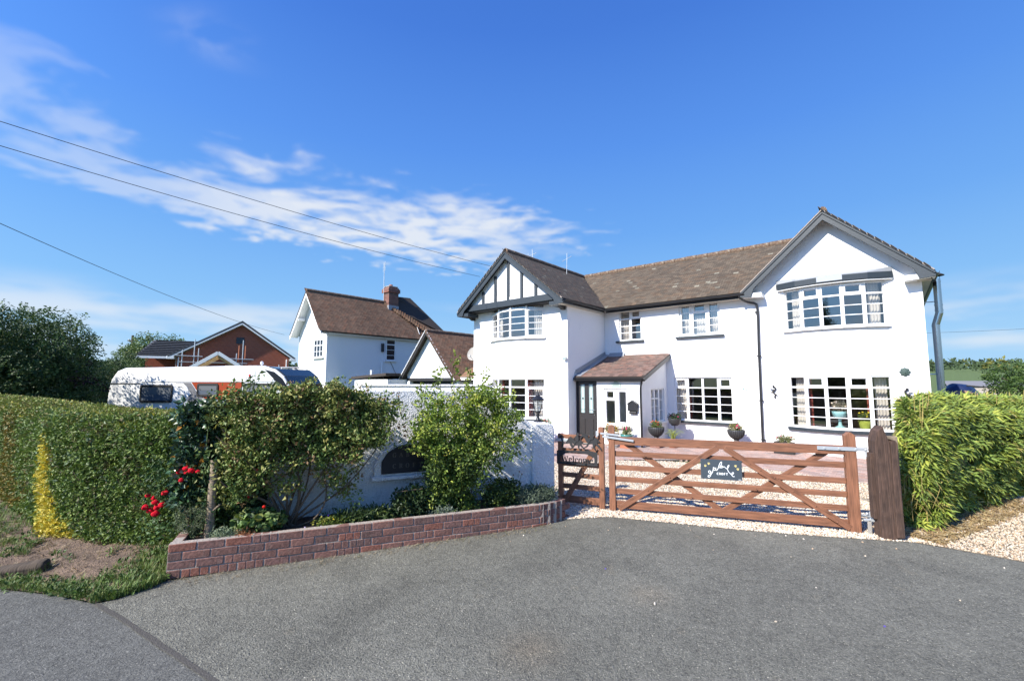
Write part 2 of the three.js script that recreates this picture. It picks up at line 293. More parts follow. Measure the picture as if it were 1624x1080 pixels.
{ // one sheet to the horizon
  const rings = [0, 6, 12, 20, 32, 45, 60, 75, 95, 120, 150, 185, 225, 270, 320, 380, 450, 530, 620, 750, 950, 1300, 1900], N = 120, pos = [], uv = [], idx = [];
  rings.forEach((r) => { for (let i = 0; i <= N; i++) { const a = i / N * 2 * Math.PI, x = Math.sin(a) * r, z = -Math.cos(a) * r; pos.push(x, groundH(x, z), z); uv.push(x, z); } });
  for (let k = 0; k + 1 < rings.length; k++) for (let i = 0; i < N; i++) { const a = k * (N + 1) + i, b = a + N + 1; idx.push(a, a + 1, b, a + 1, b + 1, b); }
  const g = new THREE.BufferGeometry(); g.setAttribute('position', new THREE.Float32BufferAttribute(pos, 3)); g.setAttribute('uv', new THREE.Float32BufferAttribute(uv, 2)); g.setIndex(idx); g.computeVertexNormals();
  struct('ground', g, mat.field).userData.label = 'green fields and low ground reaching away to wooded hills';
}
// sheet over a polygon, gridded finely enough for vertex colours
function sheet(P, y, cell, colour, height) {
  let x0 = 1e9, x1 = -1e9, z0 = 1e9, z1 = -1e9; for (const [x, z] of P) { x0 = Math.min(x0, x); x1 = Math.max(x1, x); z0 = Math.min(z0, z); z1 = Math.max(z1, z); }
  // clip every cell of the grid to the polygon by Sutherland-Hodgman on the cell
  const pos = [], uv = [], col = [];
  const clip = (poly, f) => { const o = []; for (let i = 0; i < poly.length; i++) { const a = poly[i], b = poly[(i + 1) % poly.length], fa = f(a), fb = f(b); if (fa >= 0) o.push(a); if ((fa >= 0) !== (fb >= 0)) { const t = fa / (fa - fb); o.push([a[0] + (b[0] - a[0]) * t, a[1] + (b[1] - a[1]) * t]); } } return o; };
  const tris = THREE.ShapeUtils.triangulateShape(P.map((p) => new THREE.Vector2(...p)), []);
  for (const t of tris) {
    let T = t.map((i) => P[i]); const A = (T[1][0] - T[0][0]) * (T[2][1] - T[0][1]) - (T[1][1] - T[0][1]) * (T[2][0] - T[0][0]); if (A < 0) T = [T[0], T[2], T[1]];
    const ax = Math.min(...T.map((p) => p[0])), bx = Math.max(...T.map((p) => p[0])), az = Math.min(...T.map((p) => p[1])), bz = Math.max(...T.map((p) => p[1]));
    for (let i = Math.floor(ax / cell); i * cell < bx; i++) for (let j = Math.floor(az / cell); j * cell < bz; j++) {
      let q = T.slice();
      q = clip(q, (p) => p[0] - i * cell); if (q.length < 3) continue; q = clip(q, (p) => (i + 1) * cell - p[0]); if (q.length < 3) continue;
      q = clip(q, (p) => p[1] - j * cell); if (q.length < 3) continue; q = clip(q, (p) => (j + 1) * cell - p[1]); if (q.length < 3) continue;
      for (let k = 1; k + 1 < q.length; k++) for (const p of [q[0], q[k + 1], q[k]]) { pos.push(p[0], y + (height ? height(p[0], p[1]) : 0), p[1]); uv.push(p[0], p[1]); if (colour) col.push(...colour(p[0], p[1])); }
    }
  }
  let g = new THREE.BufferGeometry(); g.setAttribute('position', new THREE.Float32BufferAttribute(pos, 3)); g.setAttribute('uv', new THREE.Float32BufferAttribute(uv, 2));
  if (colour) g.setAttribute('color', new THREE.Float32BufferAttribute(col, 3));
  g = mergeVertices(g, 1e-4); g.computeVertexNormals(); return g;
}
const wiggle = (P, step, amp, seed) => { const o = []; for (let i = 0; i < P.length; i++) { const a = P[i], b = P[(i + 1) % P.length], L = Math.hypot(b[0] - a[0], b[1] - a[1]), n = Math.max(1, Math.round(L / step)); for (let k = 0; k < n; k++) { const t = k / n, x = lerp(a[0], b[0], t), z = lerp(a[1], b[1], t), s = k ? amp : 0; o.push([x + s * fbm(x * 3, z * 3, seed), z + s * fbm(x * 3 + 9, z * 3, seed + 3)]); } } return o; };
// edges on the ground, in metres
const VERGE_EDGE = [[-60, -0.6], [-20, -2.3], [-11, -3.75], [-7.2, -4.35], [-5.2, -4.72], [-4.55, -4.6], [-3.95, -4.42], [-3.8, -4.56], [-3.68, -4.74]];
const SEAM = [[-3.95, -4.42], [-3.5, -4.17], [-2.9, -3.81], [-2.1, -3.33], [-1.2, -2.7], [0.6, -1.4], [3.4, 0.6]];
const GATE_EDGE = [[0.75, -6.98], [1.5, -7.12], [2.3, -6.84], [3.2, -6.52], [4.0, -6.3], [4.75, -6.13], [5.25, -6.03], [5.62, -5.72], [5.95, -5.4], [6.6, -4.95], [8.2, -3.9], [14, -0.2], [40, 18]];
{
  const outer = wiggle([[-3.8, -4.5], [-3.72, -5.0], [0.9, -6.95], ...GATE_EDGE, [60, 40]], 0.25, 0.05, 3), cut = outer.findIndex((p) => p[0] === 60 && p[1] === 40), drive = [...outer.slice(0, cut + 1), ...[...SEAM].reverse()];
  // patches a tone apart where laid, patched, worn by wheels or spilt on; plus a speckled darker diagonal band
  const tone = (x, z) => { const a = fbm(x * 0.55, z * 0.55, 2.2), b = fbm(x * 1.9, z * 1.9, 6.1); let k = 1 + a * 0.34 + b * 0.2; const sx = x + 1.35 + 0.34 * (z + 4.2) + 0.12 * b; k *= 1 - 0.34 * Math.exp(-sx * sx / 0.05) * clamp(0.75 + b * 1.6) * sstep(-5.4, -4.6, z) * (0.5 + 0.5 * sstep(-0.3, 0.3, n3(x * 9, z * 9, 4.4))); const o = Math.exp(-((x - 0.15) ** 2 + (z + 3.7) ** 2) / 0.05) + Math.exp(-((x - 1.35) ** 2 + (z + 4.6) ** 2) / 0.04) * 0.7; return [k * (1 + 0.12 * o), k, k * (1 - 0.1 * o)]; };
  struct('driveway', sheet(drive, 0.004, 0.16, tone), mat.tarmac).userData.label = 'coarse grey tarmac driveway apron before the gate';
  const road = [[-60, -0.6], ...VERGE_EDGE.slice(1), [-3.5, -5.2], [0.95, -7.1], ...GATE_EDGE.slice(1), [60, 40], [60, 80], [-60, 80]];
  const t2 = (x, z) => { const a = fbm(x * 0.5 + 4, z * 0.5, 9.2), b = fbm(x * 2, z * 2, 1.1), k = 0.92 * (1 + a * 0.16 + b * 0.1); return [k * 0.80, k * 0.82, k * 0.90]; };
  struct('road', sheet(wiggle(road, 0.4, 0.03, 8), 0.0, 0.3, t2), mat.road).userData.label = 'smoother blue grey tarmac road surface in front of the verge';
  // bitumen sealing strip along the seam
  const L = [], R = []; SEAM.forEach((p, i) => { const a = SEAM[Math.max(0, i - 1)], b = SEAM[Math.min(SEAM.length - 1, i + 1)], d = Math.hypot(b[0] - a[0], b[1] - a[1]), w = 0.02 + 0.008 * n3(i * 1.7, 2, 3); L.push([p[0] - (b[1] - a[1]) / d * w, p[1] + (b[0] - a[0]) / d * w]); R.push([p[0] + (b[1] - a[1]) / d * w, p[1] - (b[0] - a[0]) / d * w]); });
  struct('tarmac_joint', sheet(wiggle([...L, ...R.reverse()], 0.07, 0.016, 5), 0.008, 0.2), std([0.07, 0.064, 0.054], 0.75, { bumpMap: mat.tarmac.bumpMap, bumpScale: 0.006 })).userData.label = 'dark bitumen joint between driveway and road tarmac';
}
// the bank in front of the hedge: bare trodden earth with grass
const HEDGE = [[-3.3, -5.6], [-3.7, -5.62], [-4.6, -5.68], [-5.35, -5.78], [-6.05, -6.0], [-6.6, -6.4], [-8.2, -7.5], [-10.6, -9.2], [-15, -12.4]];
const bankH = (x, z) => { const e = segDist(x, z, VERGE_EDGE, false); const up = sstep(0, 1.1, e); return 0.012 + up * 0.11 + sstep(0.05, 0.5, e) * (0.035 * fbm(x * 1.6, z * 1.6, 4.4) + 0.04 * fbm(x * 5, z * 5, 1.4) + 0.018 * fbm(x * 15, z * 15, 2.4, 3)); };
{
  const bank = wiggle([...VERGE_EDGE.slice(1), [-3.62, -5.4], [-3.4, -6.4], [-4.3, -7.4], [-7.5, -7.9], [-16, -14.5], [-22, -10]], 0.25, 0.05, 12);
  const tone = (x, z) => { const k = 1 + 0.3 * fbm(x * 1.4, z * 1.4, 7.7), g = sstep(0, 0.35, fbm(x * 0.9, z * 0.9, 3.3)); return [k, k * (1 + 0.06 * g), k * (1 - 0.1 * g)]; };
  struct('earth_bank', sheet(bank, 0.0, 0.07, tone, bankH), mat.soil).userData.label = 'bare brown earth bank between the road and the hedge';
}
// gravel yard behind the gate and the strip under it
const GRAVEL = [[0.75, -6.98], ...GATE_EDGE.slice(1, 7), [5.7, -6.0], [7.5, -7.0], [11, -9], [13.4, -12.2], [9.0, -11.0], [6.2, -10.9], [4.2, -11.9], [1.0, -12.25], [-1.5, -11.6], [-2.2, -10], [-1.2, -7.8]];
struct('gravel_yard', sheet(wiggle(GRAVEL, 0.3, 0.04, 21), 0.008, 0.5), mat.gravelbed).userData.label = 'pale pea gravel yard behind the wooden gate';
const VERGE2 = [[5.25, -6.03], [5.62, -5.72], [5.95, -5.4], [6.6, -4.95], [8.2, -3.9], [14, -0.2], [24, -5], [16, -11], [9.6, -8.4], [7.2, -7.2]];
struct('gravel_verge', sheet(wiggle(VERGE2, 0.3, 0.04, 23), 0.007, 0.5), Object.assign(mat.gravelbed.clone(), { color: C(0.75, 0.7, 0.62) })).userData.label = 'buff gravel verge along the bamboo hedge';
{ // loose stones on both, those near enough to be told apart
  const R = RNG(81), g0 = muv(new THREE.IcosahedronGeometry(1, 0)), items = [], near = [];
  const tint = () => { const k = 0.8 + R() * 0.55, p = R(); return p < 0.06 ? C(0.10 * k, 0.08 * k, 0.07 * k) : p < 0.3 ? C(0.42 * k, 0.3 * k, 0.2 * k) : p < 0.55 ? C(0.5 * k, 0.42 * k, 0.32 * k) : C(0.56 * k, 0.5 * k, 0.42 * k); };
  const put = (x, z, y) => { const s = 0.006 + R() * 0.007; items.push([mat4(x, y + s * 0.35, z, R() * 6, R() * 6, R() * 6, s * (0.9 + R() * 0.6), s * 0.8, s), tint()]); };
  const fill = (P, x0, x1, z0, z1, n, y, ok = () => true) => { for (let i = 0; i < n; i++) { const x = lerp(x0, x1, R()), z = lerp(z0, z1, R()); if (inPoly(x, z, P) && ok(x, z)) put(x, z, y); } };
  fill(GRAVEL, -0.5, 6.2, -8.2, -5.9, 52000, 0.008); fill(GRAVEL, -1, 12, -12.3, -8.2, 70000, 0.008);
  scatter('loose_gravel', g0, mat.pebble, scene, items.splice(0)); tag(scene.children.at(-1), 'loose pale stones of the gravel yard by the gate', 'gravel');
  fill(VERGE2, 5, 9.5, -8.4, -3.2, 42000, 0.007, (x, z) => segDist(x, z, GATE_EDGE, false) > 0.03 * R());
  items.forEach((it) => it[1].multiply(C(0.85, 0.82, 0.76))); scatter('verge_gravel', g0, mat.pebble, scene, items.splice(0)); tag(scene.children.at(-1), 'loose buff stones below the bamboo hedge', 'gravel');
  for (let i = 0; i < 130; i++) { const t = R(), x = lerp(-0.5, 6, R()), z = lerp(-6.9, -3.2, t * t), e = segDist(x, z, GATE_EDGE, false); if (inPoly(x, z, [[-3.5, -4.8], [0.9, -6.75], ...GATE_EDGE, [3, 0], [-2, -3.3]]) && R() < Math.exp(-e * 1.5) + 0.05) put(x, z, 0.004); }
  scatter('stray_stone', g0, mat.pebble, scene, items.splice(0)); tag(scene.children.at(-1), 'stray white stones strewn over the driveway tarmac', 'gravel');
}
{ // brick paving along the house
  const edge = [[-3.2, -9.8], [-0.4, -11.3], [1.37, -11.8], [3.0, -12.1], [4.9, -12.1], [6.2, -10.6], [7.3, -9.3], [9.4, -8.6], [13.0, -11.0]];
  const back = [toWorld(5.5, 0, 0.4), toWorld(5.5, 0, -0.3), toWorld(-6, 0, -0.3), toWorld(-10.2, 0, 2.5)].map((p) => [p[0], p[2]]);
  const poly = [...edge, ...back];
  const pave = struct('paving', sheet(wiggle(poly, 0.5, 0.02, 31), 0.004, 0.6), mat.mortar); pave.position.y = 0.012; pave.userData.label = 'pink brick paving laid along the front of the white house';
  const R = RNG(82), items = [], w = 0.2, d = 0.1, g = rbox(w - 0.006, 0.05, d - 0.006, 0, -0.022, 0, 0.004);
  for (let i = -60; i < 40; i++) for (let j = -8; j < 70; j++) {
    const u = (i + (j % 2 ? 0.5 : 0)) * w, v = j * d - 0.3, p = toWorld(u, 0.008 + R() * 0.002, v);
    if (!inPoly(p[0], p[2], poly) || segDist(p[0], p[2], poly) < 0.06) continue;
    const k = 0.8 + R() * 0.45, q = R(); items.push([mat4(p[0], p[1], p[2], (R() - 0.5) * 0.01, HT, (R() - 0.5) * 0.01, 1), q < 0.6 ? C(0.37 * k, 0.255 * k, 0.215 * k) : q < 0.85 ? C(0.34 * k, 0.26 * k, 0.23 * k) : C(0.39 * k, 0.24 * k, 0.19 * k)]);
  }
  scatter('paver', g, mat.paver, pave, items);
}
// ------------------------------------------------------------------ windows, roofs: builders
// One light of a window in its own plane: frame, sash, glazing bars and panes; x from 0 to w, y from 0 to h, face to +z.
function lightOf(win, x0, w, h, o = {}, place) {
  const f = o.f ?? 0.045, dpt = 0.07, frames = [], tr = o.transom;           // tr: height of the transom above the foot, or undefined
  const put = (g) => place ? g.applyMatrix4(place) : g;
  frames.push(rbox(f, h, dpt, x0 + f / 2, h / 2, 0), rbox(f, h, dpt, x0 + w - f / 2, h / 2, 0), rbox(w - 2 * f, f, dpt, x0 + w / 2, f / 2, 0), rbox(w - 2 * f, f, dpt, x0 + w / 2, h - f / 2, 0));
  if (tr) frames.push(rbox(w - 2 * f, f, dpt, x0 + w / 2, tr, 0));
  const cells = [];
  const open = (a, b, sash, bars, tag2) => {
    let xa = x0 + f, xb = x0 + w - f;
    if (sash) { const s = 0.042; frames.push(rbox(s, b - a, 0.075, xa + s / 2, (a + b) / 2, 0.012), rbox(s, b - a, 0.075, xb - s / 2, (a + b) / 2, 0.012), rbox(xb - xa - 2 * s, s, 0.075, (xa + xb) / 2, a + s / 2, 0.012), rbox(xb - xa - 2 * s, s, 0.075, (xa + xb) / 2, b - s / 2, 0.012)); xa += s; xb -= s; a += s; b -= s; }
    const n = bars + 1, hh = (b - a) / n;
    for (let k = 0; k < n; k++) cells.push([xa, a + k * hh, xb, a + (k + 1) * hh]);
    for (let k = 1; k < n; k++) M('glazing_bar', put(box(xb - xa, 0.021, 0.03, (xa + xb) / 2, a + k * hh, 0.006)), mat.upvc, win);
  };
  if (tr) { open(f, tr - f / 2, o.sash, o.bars ?? 3); open(tr + f / 2, h - f, o.topsash, 0); } else open(f, h - f, o.sash, o.bars ?? 3);
  M('frame', put(merge(frames)), mat.upvc, win);
  for (const [a, b, c, d] of cells) { const q = new THREE.PlaneGeometry(c - a, d - b).translate((a + c) / 2, (b + d) / 2, 0.002); M('pane', put(q), mat.glass, win); }
}
function curtainGeo(w, h, folds, amp = 0.035, seed = 1) {
  const g = new THREE.PlaneGeometry(w, h, folds * 8, 6), P = g.attributes.position, R = RNG(seed), ph = R() * 6;
  for (let i = 0; i < P.count; i++) { const t = (P.getX(i) / w + 0.5), v = P.getY(i) / h + 0.5; P.setZ(i, Math.sin(t * folds * 6.28 + ph + 0.6 * Math.sin(v * 2)) * amp * (1.15 - 0.3 * v)); P.setX(i, P.getX(i) * (1 + 0.06 * (1 - v))); }
  g.computeVertexNormals(); return g;
}
// flat window in a wall: lights side by side
function flatWindow(house, cx, y0, z, W, Hh, lights, o = {}) {
  const win = G('window', house, [cx - W / 2, y0, z], o.turn ?? 0);
  let x = 0; for (const l of lights) { const w = W * l.w; lightOf(win, x, w, Hh, l); x += w; }
  if (o.sill !== false) M('sill', rbox(W + 0.22, 0.07, 0.2, W / 2, -0.045, 0.09), o.sillMat ?? mat.slatepaint, win);
  return win;
}
// rows of plain tiles over a sloping polygon; frame: origin at the eave, e along the eave, s up the slope
function tiled(parent, pts, origin, along, up, seed, col, tw = 0.168, gauge = 0.105, patchy = 1) {
  const O = V3(...origin), E = V3(...along).normalize(), S = V3(...up).normalize(), Nn = E.clone().cross(S).normalize(); if (Nn.y < 0) Nn.negate();
  const flat = pts.map((p) => { const d = V3(...p).sub(O); return [d.dot(E), d.dot(S)]; });
  let a0 = 1e9, a1 = -1e9, b0 = 1e9, b1 = -1e9; for (const [a, b] of flat) { a0 = Math.min(a0, a); a1 = Math.max(a1, a); b0 = Math.min(b0, b); b1 = Math.max(b1, b); }
  const g = box(tw - 0.004, gauge * 1.75, 0.013), items = [], R = RNG(seed), basis = new THREE.Matrix4().makeBasis(E, S, Nn), Q0 = new THREE.Quaternion().setFromRotationMatrix(basis);
  for (let r = 0; b0 + r * gauge < b1 + 0.01; r++) for (let c = -1; a0 + c * tw < a1 + tw; c++) {
    const a = a0 + (c + (r % 2 ? 0.5 : 0)) * tw + tw / 2, b = b0 + (r + 0.5) * gauge; if (!inPoly(a, b, flat)) continue;
    const q = Q0.clone().multiply(new THREE.Quaternion().setFromEuler(new THREE.Euler(0.075 + (R() - 0.5) * 0.035, (R() - 0.5) * 0.03, (R() - 0.5) * 0.03)));
    const P = O.clone().addScaledVector(E, a).addScaledVector(S, b + 0.035).addScaledVector(Nn, 0.012 + R() * 0.004);
    items.push([new THREE.Matrix4().compose(P, q, V3(1, 1, 1)), col(a, b, R)]);
  }
  scatter('roof_tile', g, mat.tile, parent, items);
}
function ridgeRow(parent, a, b, len = 0.42, seed = 5, r = 0.12, m = mat.ridge) {
  const A = V3(...a), B = V3(...b), L = A.distanceTo(B), n = Math.max(1, Math.round(L / len)), R = RNG(seed), X = B.clone().sub(A).normalize();
  const variants = [0, 1, 2].map((k) => muv(new THREE.CylinderGeometry(r * (1 + 0.04 * k), r * (1.06), L / n - 0.012, 9, 1, false, -Math.PI * 0.5 - 0.15, Math.PI + 0.3).rotateZ(Math.PI / 2).rotateX(0)));
  for (let i = 0; i < n; i++) {
    const p = A.clone().lerp(B, (i + 0.5) / n); const o = M('ridge_tile', variants[Math.floor(R() * 3)], m, parent, [p.x, p.y - 0.06 + (R() - 0.5) * 0.012, p.z]);
    const yaw = Math.atan2(-X.z, X.x); o.rotation.order = 'YZX'; o.rotation.set((R() - 0.5) * 0.05, yaw, Math.asin(X.y) + (R() - 0.5) * 0.015);
  }
}
function gutterRun(parent, a, b, m = mat.black) { // half round gutter hung along an eave
  const s = shape([[-0.056, 0], [-0.05, -0.035], [-0.03, -0.056], [0, -0.062], [0.03, -0.056], [0.05, -0.035], [0.056, 0], [0.048, 0], [0.04, -0.033], [0, -0.053], [-0.04, -0.033], [-0.048, 0]]);
  const A = V3(...a), B = V3(...b), L = A.distanceTo(B), g = ext(s, L); const Z = B.clone().sub(A).normalize(), X = V3(0, 1, 0).cross(Z).normalize();
  g.applyMatrix4(new THREE.Matrix4().makeBasis(X, V3(0, 1, 0), Z)); g.translate(...a); M('gutter', muv(g), m, parent);
}
const brownTile = (a, b, R) => { const p = fbm(a * 0.5, b * 0.6, 3.3), k = (0.62 + R() * 0.5) * (1 + p * 0.35), q = R(); if (q < 0.012) return C(0.22 * k, 0.2 * k, 0.15 * k); return q < 0.25 ? C(0.118 * k, 0.08 * k, 0.05 * k) : C(0.108 * k, 0.082 * k, 0.056 * k); };
const darkTile = (a, b, R) => { const p = fbm(a * 0.7, b * 0.7, 8.3), k = (0.62 + R() * 0.5) * (1 + p * 0.3), q = R(); if (q < 0.015) return C(0.18 * k, 0.17 * k, 0.13 * k); return q < 0.2 ? C(0.1 * k, 0.066 * k, 0.045 * k) : C(0.088 * k, 0.068 * k, 0.05 * k); };
const redTile = (a, b, R) => { const p = fbm(a * 0.5, b * 0.5, 5.3), k = (0.65 + R() * 0.5) * (1 + p * 0.35); return R() < 0.2 ? C(0.26 * k, 0.13 * k, 0.07 * k) : C(0.235 * k, 0.138 * k, 0.08 * k); };

// ------------------------------------------------------------------ the white house
// its own axes: x along the front to the right, z out of the front, origin at the foot of the front wall under the downpipe
const house = thing('white_house', 'large white house with two gables, bow windows and porch behind the wooden gates', 'house', [HX, 0, HZ], HT);
{
  const EV = 4.93, RG = 7.06, wall = mat.render;
  const WX0 = -10.05, WX1 = -5.4, WZ = 2.7, RX0 = -0.3, RX1 = 3.94, BACK = -7.5;
  const wallExt = (pts, holes, z, t = 0.26, m = wall, name = 'wall') => M(name, ext(shape(pts, holes), t).translate(0, 0, z - t), m, house);
  // bows: chord from xa to xb on the wall face, n facets
  const bow = (xa, xb, z, n, step) => { const W = xb - xa, ang = Array.from({ length: n }, (_, i) => (i - (n - 1) / 2) * step), w = W / ang.reduce((s, a) => s + Math.cos(a), 0); let x = xa, zz = z; const P = [[x, zz]]; ang.forEach((a) => { x += Math.cos(a) * w; zz -= Math.sin(a) * w; P.push([x, zz]); }); return { P, w, ang }; };
  const LB = bow(-9.05, -6.38, WZ, 4, rad(18)), RB = bow(0.78, 3.2, 0, 5, rad(12.5));
  // front wall of the middle range with its two windows, right gable and left wing
  const mid = rect(-2.70, 0.76, -0.80, 2.24), up1 = rect(-4.78, 3.66, -3.88, 4.83), up2 = rect(-2.46, 3.68, -1.08, 4.83);
  const gH = (x) => RG - 0.10 - 0.905 * Math.abs(x - 1.92);                          // underside of the right gable roof
  wallExt([[WX1, 0], [RX0 + 0.05, 0], [RX0 + 0.05, EV + 0.02], [WX1, EV + 0.02]], [mid, up1, up2], 0);
  wallExt([[RX0 + 0.05, 0], [RX1, 0], [RX1, gH(RX1)], [1.92, gH(1.92)], [RX0 + 0.05, gH(RX0 + 0.05)]], [rect(0.80, 0.02, 3.18, 5.02)], 0);
  const wH = (x) => RG - 0.12 - 0.815 * Math.abs(x + 7.78);
  wallExt([[WX0, 0], [WX1, 0], [WX1, wH(WX1)], [-7.78, wH(-7.78)], [WX0, wH(WX0)]], [rect(-9.03, 0.02, -6.4, 5.28)], WZ);
  // side and back walls, floors
  const side = (x, z0, z1, h, t, hole) => M('wall', muv(ext(shape(rect(z0, 0, z1, h), hole ? [hole] : []), t).applyMatrix4(new THREE.Matrix4().makeBasis(V3(0, 0, 1), V3(0, 1, 0), V3(-1, 0, 0))).translate(x, 0, 0)), wall, house);
  side(WX1, -0.26, WZ - 0.26, EV + 0.02, 0.26); side(WX0 + 0.26, BACK, WZ - 0.26, EV + 0.02, 0.26); side(RX1, BACK, -0.26, EV, 0.26);
  M('wall', box(RX1 - WX0, EV, 0.26, (RX1 + WX0) / 2, EV / 2, BACK - 0.13), wall, house);
  M('floor', [box(RX1 - WX0 - 0.56, 0.25, -BACK - 0.3, (RX1 + WX0) / 2, 2.85, BACK / 2 - 0.1), box(WX1 - WX0 - 0.56, 0.25, WZ - 0.02, (WX1 + WX0) / 2, 2.85, WZ / 2 - 0.14), box(RX1 - WX0 - 0.56, 0.2, -BACK - 0.3, (RX1 + WX0) / 2, 4.98, BACK / 2 - 0.1), box(WX1 - WX0 - 0.56, 0.2, WZ - 0.02, (WX1 + WX0) / 2, 4.98, WZ / 2 - 0.14)], mat.room, house);
  M('floor', [box(RX1 - WX0 - 0.56, 0.1, -BACK - 0.3, (RX1 + WX0) / 2, 0.06, BACK / 2 - 0.1), box(WX1 - WX0 - 0.56, 0.1, WZ - 0.02, (WX1 + WX0) / 2, 0.06, WZ / 2 - 0.14), box(RX1 - WX0 - 0.56, 0.03, -BACK - 0.3, (RX1 + WX0) / 2, 2.99, BACK / 2 - 0.1)], mat.carpet, house);
  M('partition', [box(0.1, 4.8, -BACK - 0.4, -0.55, 2.45, BACK / 2 - 0.1), box(0.1, 4.8, -BACK - 0.4, -5.2, 2.45, BACK / 2 - 0.1), box(RX1 - WX0 - 0.6, 4.8, 0.1, (RX1 + WX0) / 2, 2.45, -4.2)], mat.room, house);

  // bow windows, both storeys: apron, middle panel and head built facet by facet
  const facetM = (B, i) => { const [x, z] = B.P[i]; return new THREE.Matrix4().makeRotationY(B.ang[i]).setPosition(x, 0, z); };
  const doBow = (B, lo, hi, top, lightOpts, seed) => {
    const [l0, l1] = lo, [h0, h1] = hi, P = [];
    B.P.slice(0, -1).forEach((p, i) => {
      const m = facetM(B, i); for (const [a, b] of [[0, l0], [l1, h0], [h1, top]]) if (b > a) P.push(box(B.w + 0.01, b - a, 0.16, B.w / 2, (a + b) / 2, -0.08).applyMatrix4(m));
    });
    for (let q = 0; q < 3; q++) { const L = P.filter((_, i) => i % 3 === q); if (L.length) M('bow_wall', merge(L), wall, house); }
    for (const [k, [a, b]] of [[0, lo], [1, hi]]) {
      const win = G('bow_window', house, [0, a, 0]);
      B.P.slice(0, -1).forEach((p, i) => { const m = facetM(B, i).multiply(new THREE.Matrix4().makeTranslation(0, 0, -0.06)); lightOf(win, 0, B.w, b - a, lightOpts(i, k, b - a), m); });
      // sill following the bow
      const sillP = []; B.P.slice(0, -1).forEach((p, i) => sillP.push(rbox(B.w + 0.06, k ? 0.05 : 0.085, 0.2, B.w / 2, k ? -0.025 : -0.05, -0.01).applyMatrix4(facetM(B, i))));
      M('sill', merge(sillP), k ? mat.upvc : mat.slatepaint, win);
      M('window_board', B.P.slice(0, -1).map((p, i) => box(B.w, 0.03, 0.3, B.w / 2, 0.016, -0.27).applyMatrix4(facetM(B, i))), mat.white, win);
      const cur = (i, fr, wd, mm = mat.curtain, sd) => { const m = facetM(B, i).multiply(new THREE.Matrix4().makeTranslation(B.w * fr, (b - a) / 2, -0.27)); M('curtain', curtainGeo(wd, b - a - 0.06, Math.max(3, Math.round(wd * 14)), 0.022, sd).applyMatrix4(m), mm, win); };
      const n = B.P.length - 2; cur(0, 0.45, B.w * 0.6, mat.curtain, seed + k); cur(n, 0.66, B.w * 0.55, mat.curtain, seed + k + 3);
      if (!k) { cur(0, 0.9, B.w * 0.25, mat.redcurtain, 4); cur(n, 0.14, B.w * 0.25, mat.redcurtain, 5); }
    }
  };
  doBow(LB, [0.74, 2.22], [3.72, 5.12], 5.3, (i, k, h) => ({ transom: h - 0.33, bars: 3, f: 0.05, sash: i === 0 || i === 3, topsash: false }), 40);
  doBow(RB, [0.76, 2.27], [3.64, 4.88], 5.0, (i, k, h) => ({ transom: h - 0.34, bars: k ? 2 : 3, f: 0.05, sash: i % 2 === 1 && false, topsash: i % 2 === 1 }), 60);
  // lead covered hood over the upper right bow
  { const hood = G('bow_hood', house, [0, 0, 0]), F = [], L = [], S = [], Z0 = 0; const B = bow(0.62, 3.36, 0.09, 5, rad(12.5));
    B.P.slice(0, -1).forEach((p, i) => { const m = facetM(B, i); F.push(rbox(B.w + 0.015, 0.17, 0.03, B.w / 2, 5.0, 0).applyMatrix4(m)); });
    const top = B.P.map(([x, z]) => [x, 5.09, z + 0.02]);
    for (let i = 0; i + 1 < top.length; i++) { const a = top[i], b = top[i + 1]; L.push(slab([a, b, [b[0], 5.23, 0.01], [a[0], 5.23, 0.01]], 0.02)); S.push(slab([[a[0], 4.90, 0.0], [b[0], 4.90, 0.0], [b[0], 4.90, b[2] - 0.035], [a[0], 4.90, a[2] - 0.035]].reverse(), 0.02)); }
    M('fascia', F, mat.slatepaint, hood); M('lead_flashing', L, mat.lead, hood); M('soffit', S, mat.upvc, hood);
    M('lead_flashing', B.P.slice(2, 4).length ? [rbox(B.w * 1.05, 0.15, 0.012, B.w / 2, 5.015, 0.026).applyMatrix4(facetM(B, 2))] : [], mat.lead, hood);
  }
  // flat windows of the middle range
  const up1w = flatWindow(house, -4.33, 3.66, -0.09, 0.90, 1.17, [{ w: 0.5, transom: 0.84, bars: 2, sash: false }, { w: 0.5, transom: 0.84, bars: 2, sash: false, topsash: true }]);
  const up2w = flatWindow(house, -1.77, 3.68, -0.09, 1.38, 1.15, [{ w: 0.32, bars: 3, sash: true }, { w: 0.36, transom: 0.8, bars: 2, topsash: true }, { w: 0.32, bars: 3, sash: true }]);
  const midw = flatWindow(house, -1.75, 0.76, -0.09, 1.90, 1.48, [{ w: 0.235, transom: 1.12, bars: 3, topsash: true }, { w: 0.265, transom: 1.12, bars: 3, f: 0.035 }, { w: 0.265, transom: 1.12, bars: 3, f: 0.035 }, { w: 0.235, transom: 1.12, bars: 3, topsash: true }]);
  M('curtain', curtainGeo(0.32, 1.1, 4, 0.03, 7).translate(0.18, 0.58, -0.16), mat.curtain, up2w); M('curtain', curtainGeo(0.34, 1.1, 4, 0.03, 8).translate(1.2, 0.58, -0.16), mat.curtain, up2w); M('curtain', curtainGeo(0.44, 0.7, 5, 0.02, 8).translate(0.7, 0.38, -0.16), mat.curtain, up2w);
  M('curtain', curtainGeo(0.36, 1.4, 4, 0.03, 9).translate(0.22, 0.74, -0.18), mat.curtain, midw); M('curtain', curtainGeo(0.16, 0.8, 2, 0.03, 9).translate(0.42, 0.42, -0.2), mat.redcurtain, midw); M('curtain', curtainGeo(0.3, 1.1, 4, 0.03, 17).translate(0.16, 0.58, -0.16), mat.curtain, up1w);

  // roofs: structural slabs and tiles
  const roof = G('roof', house);
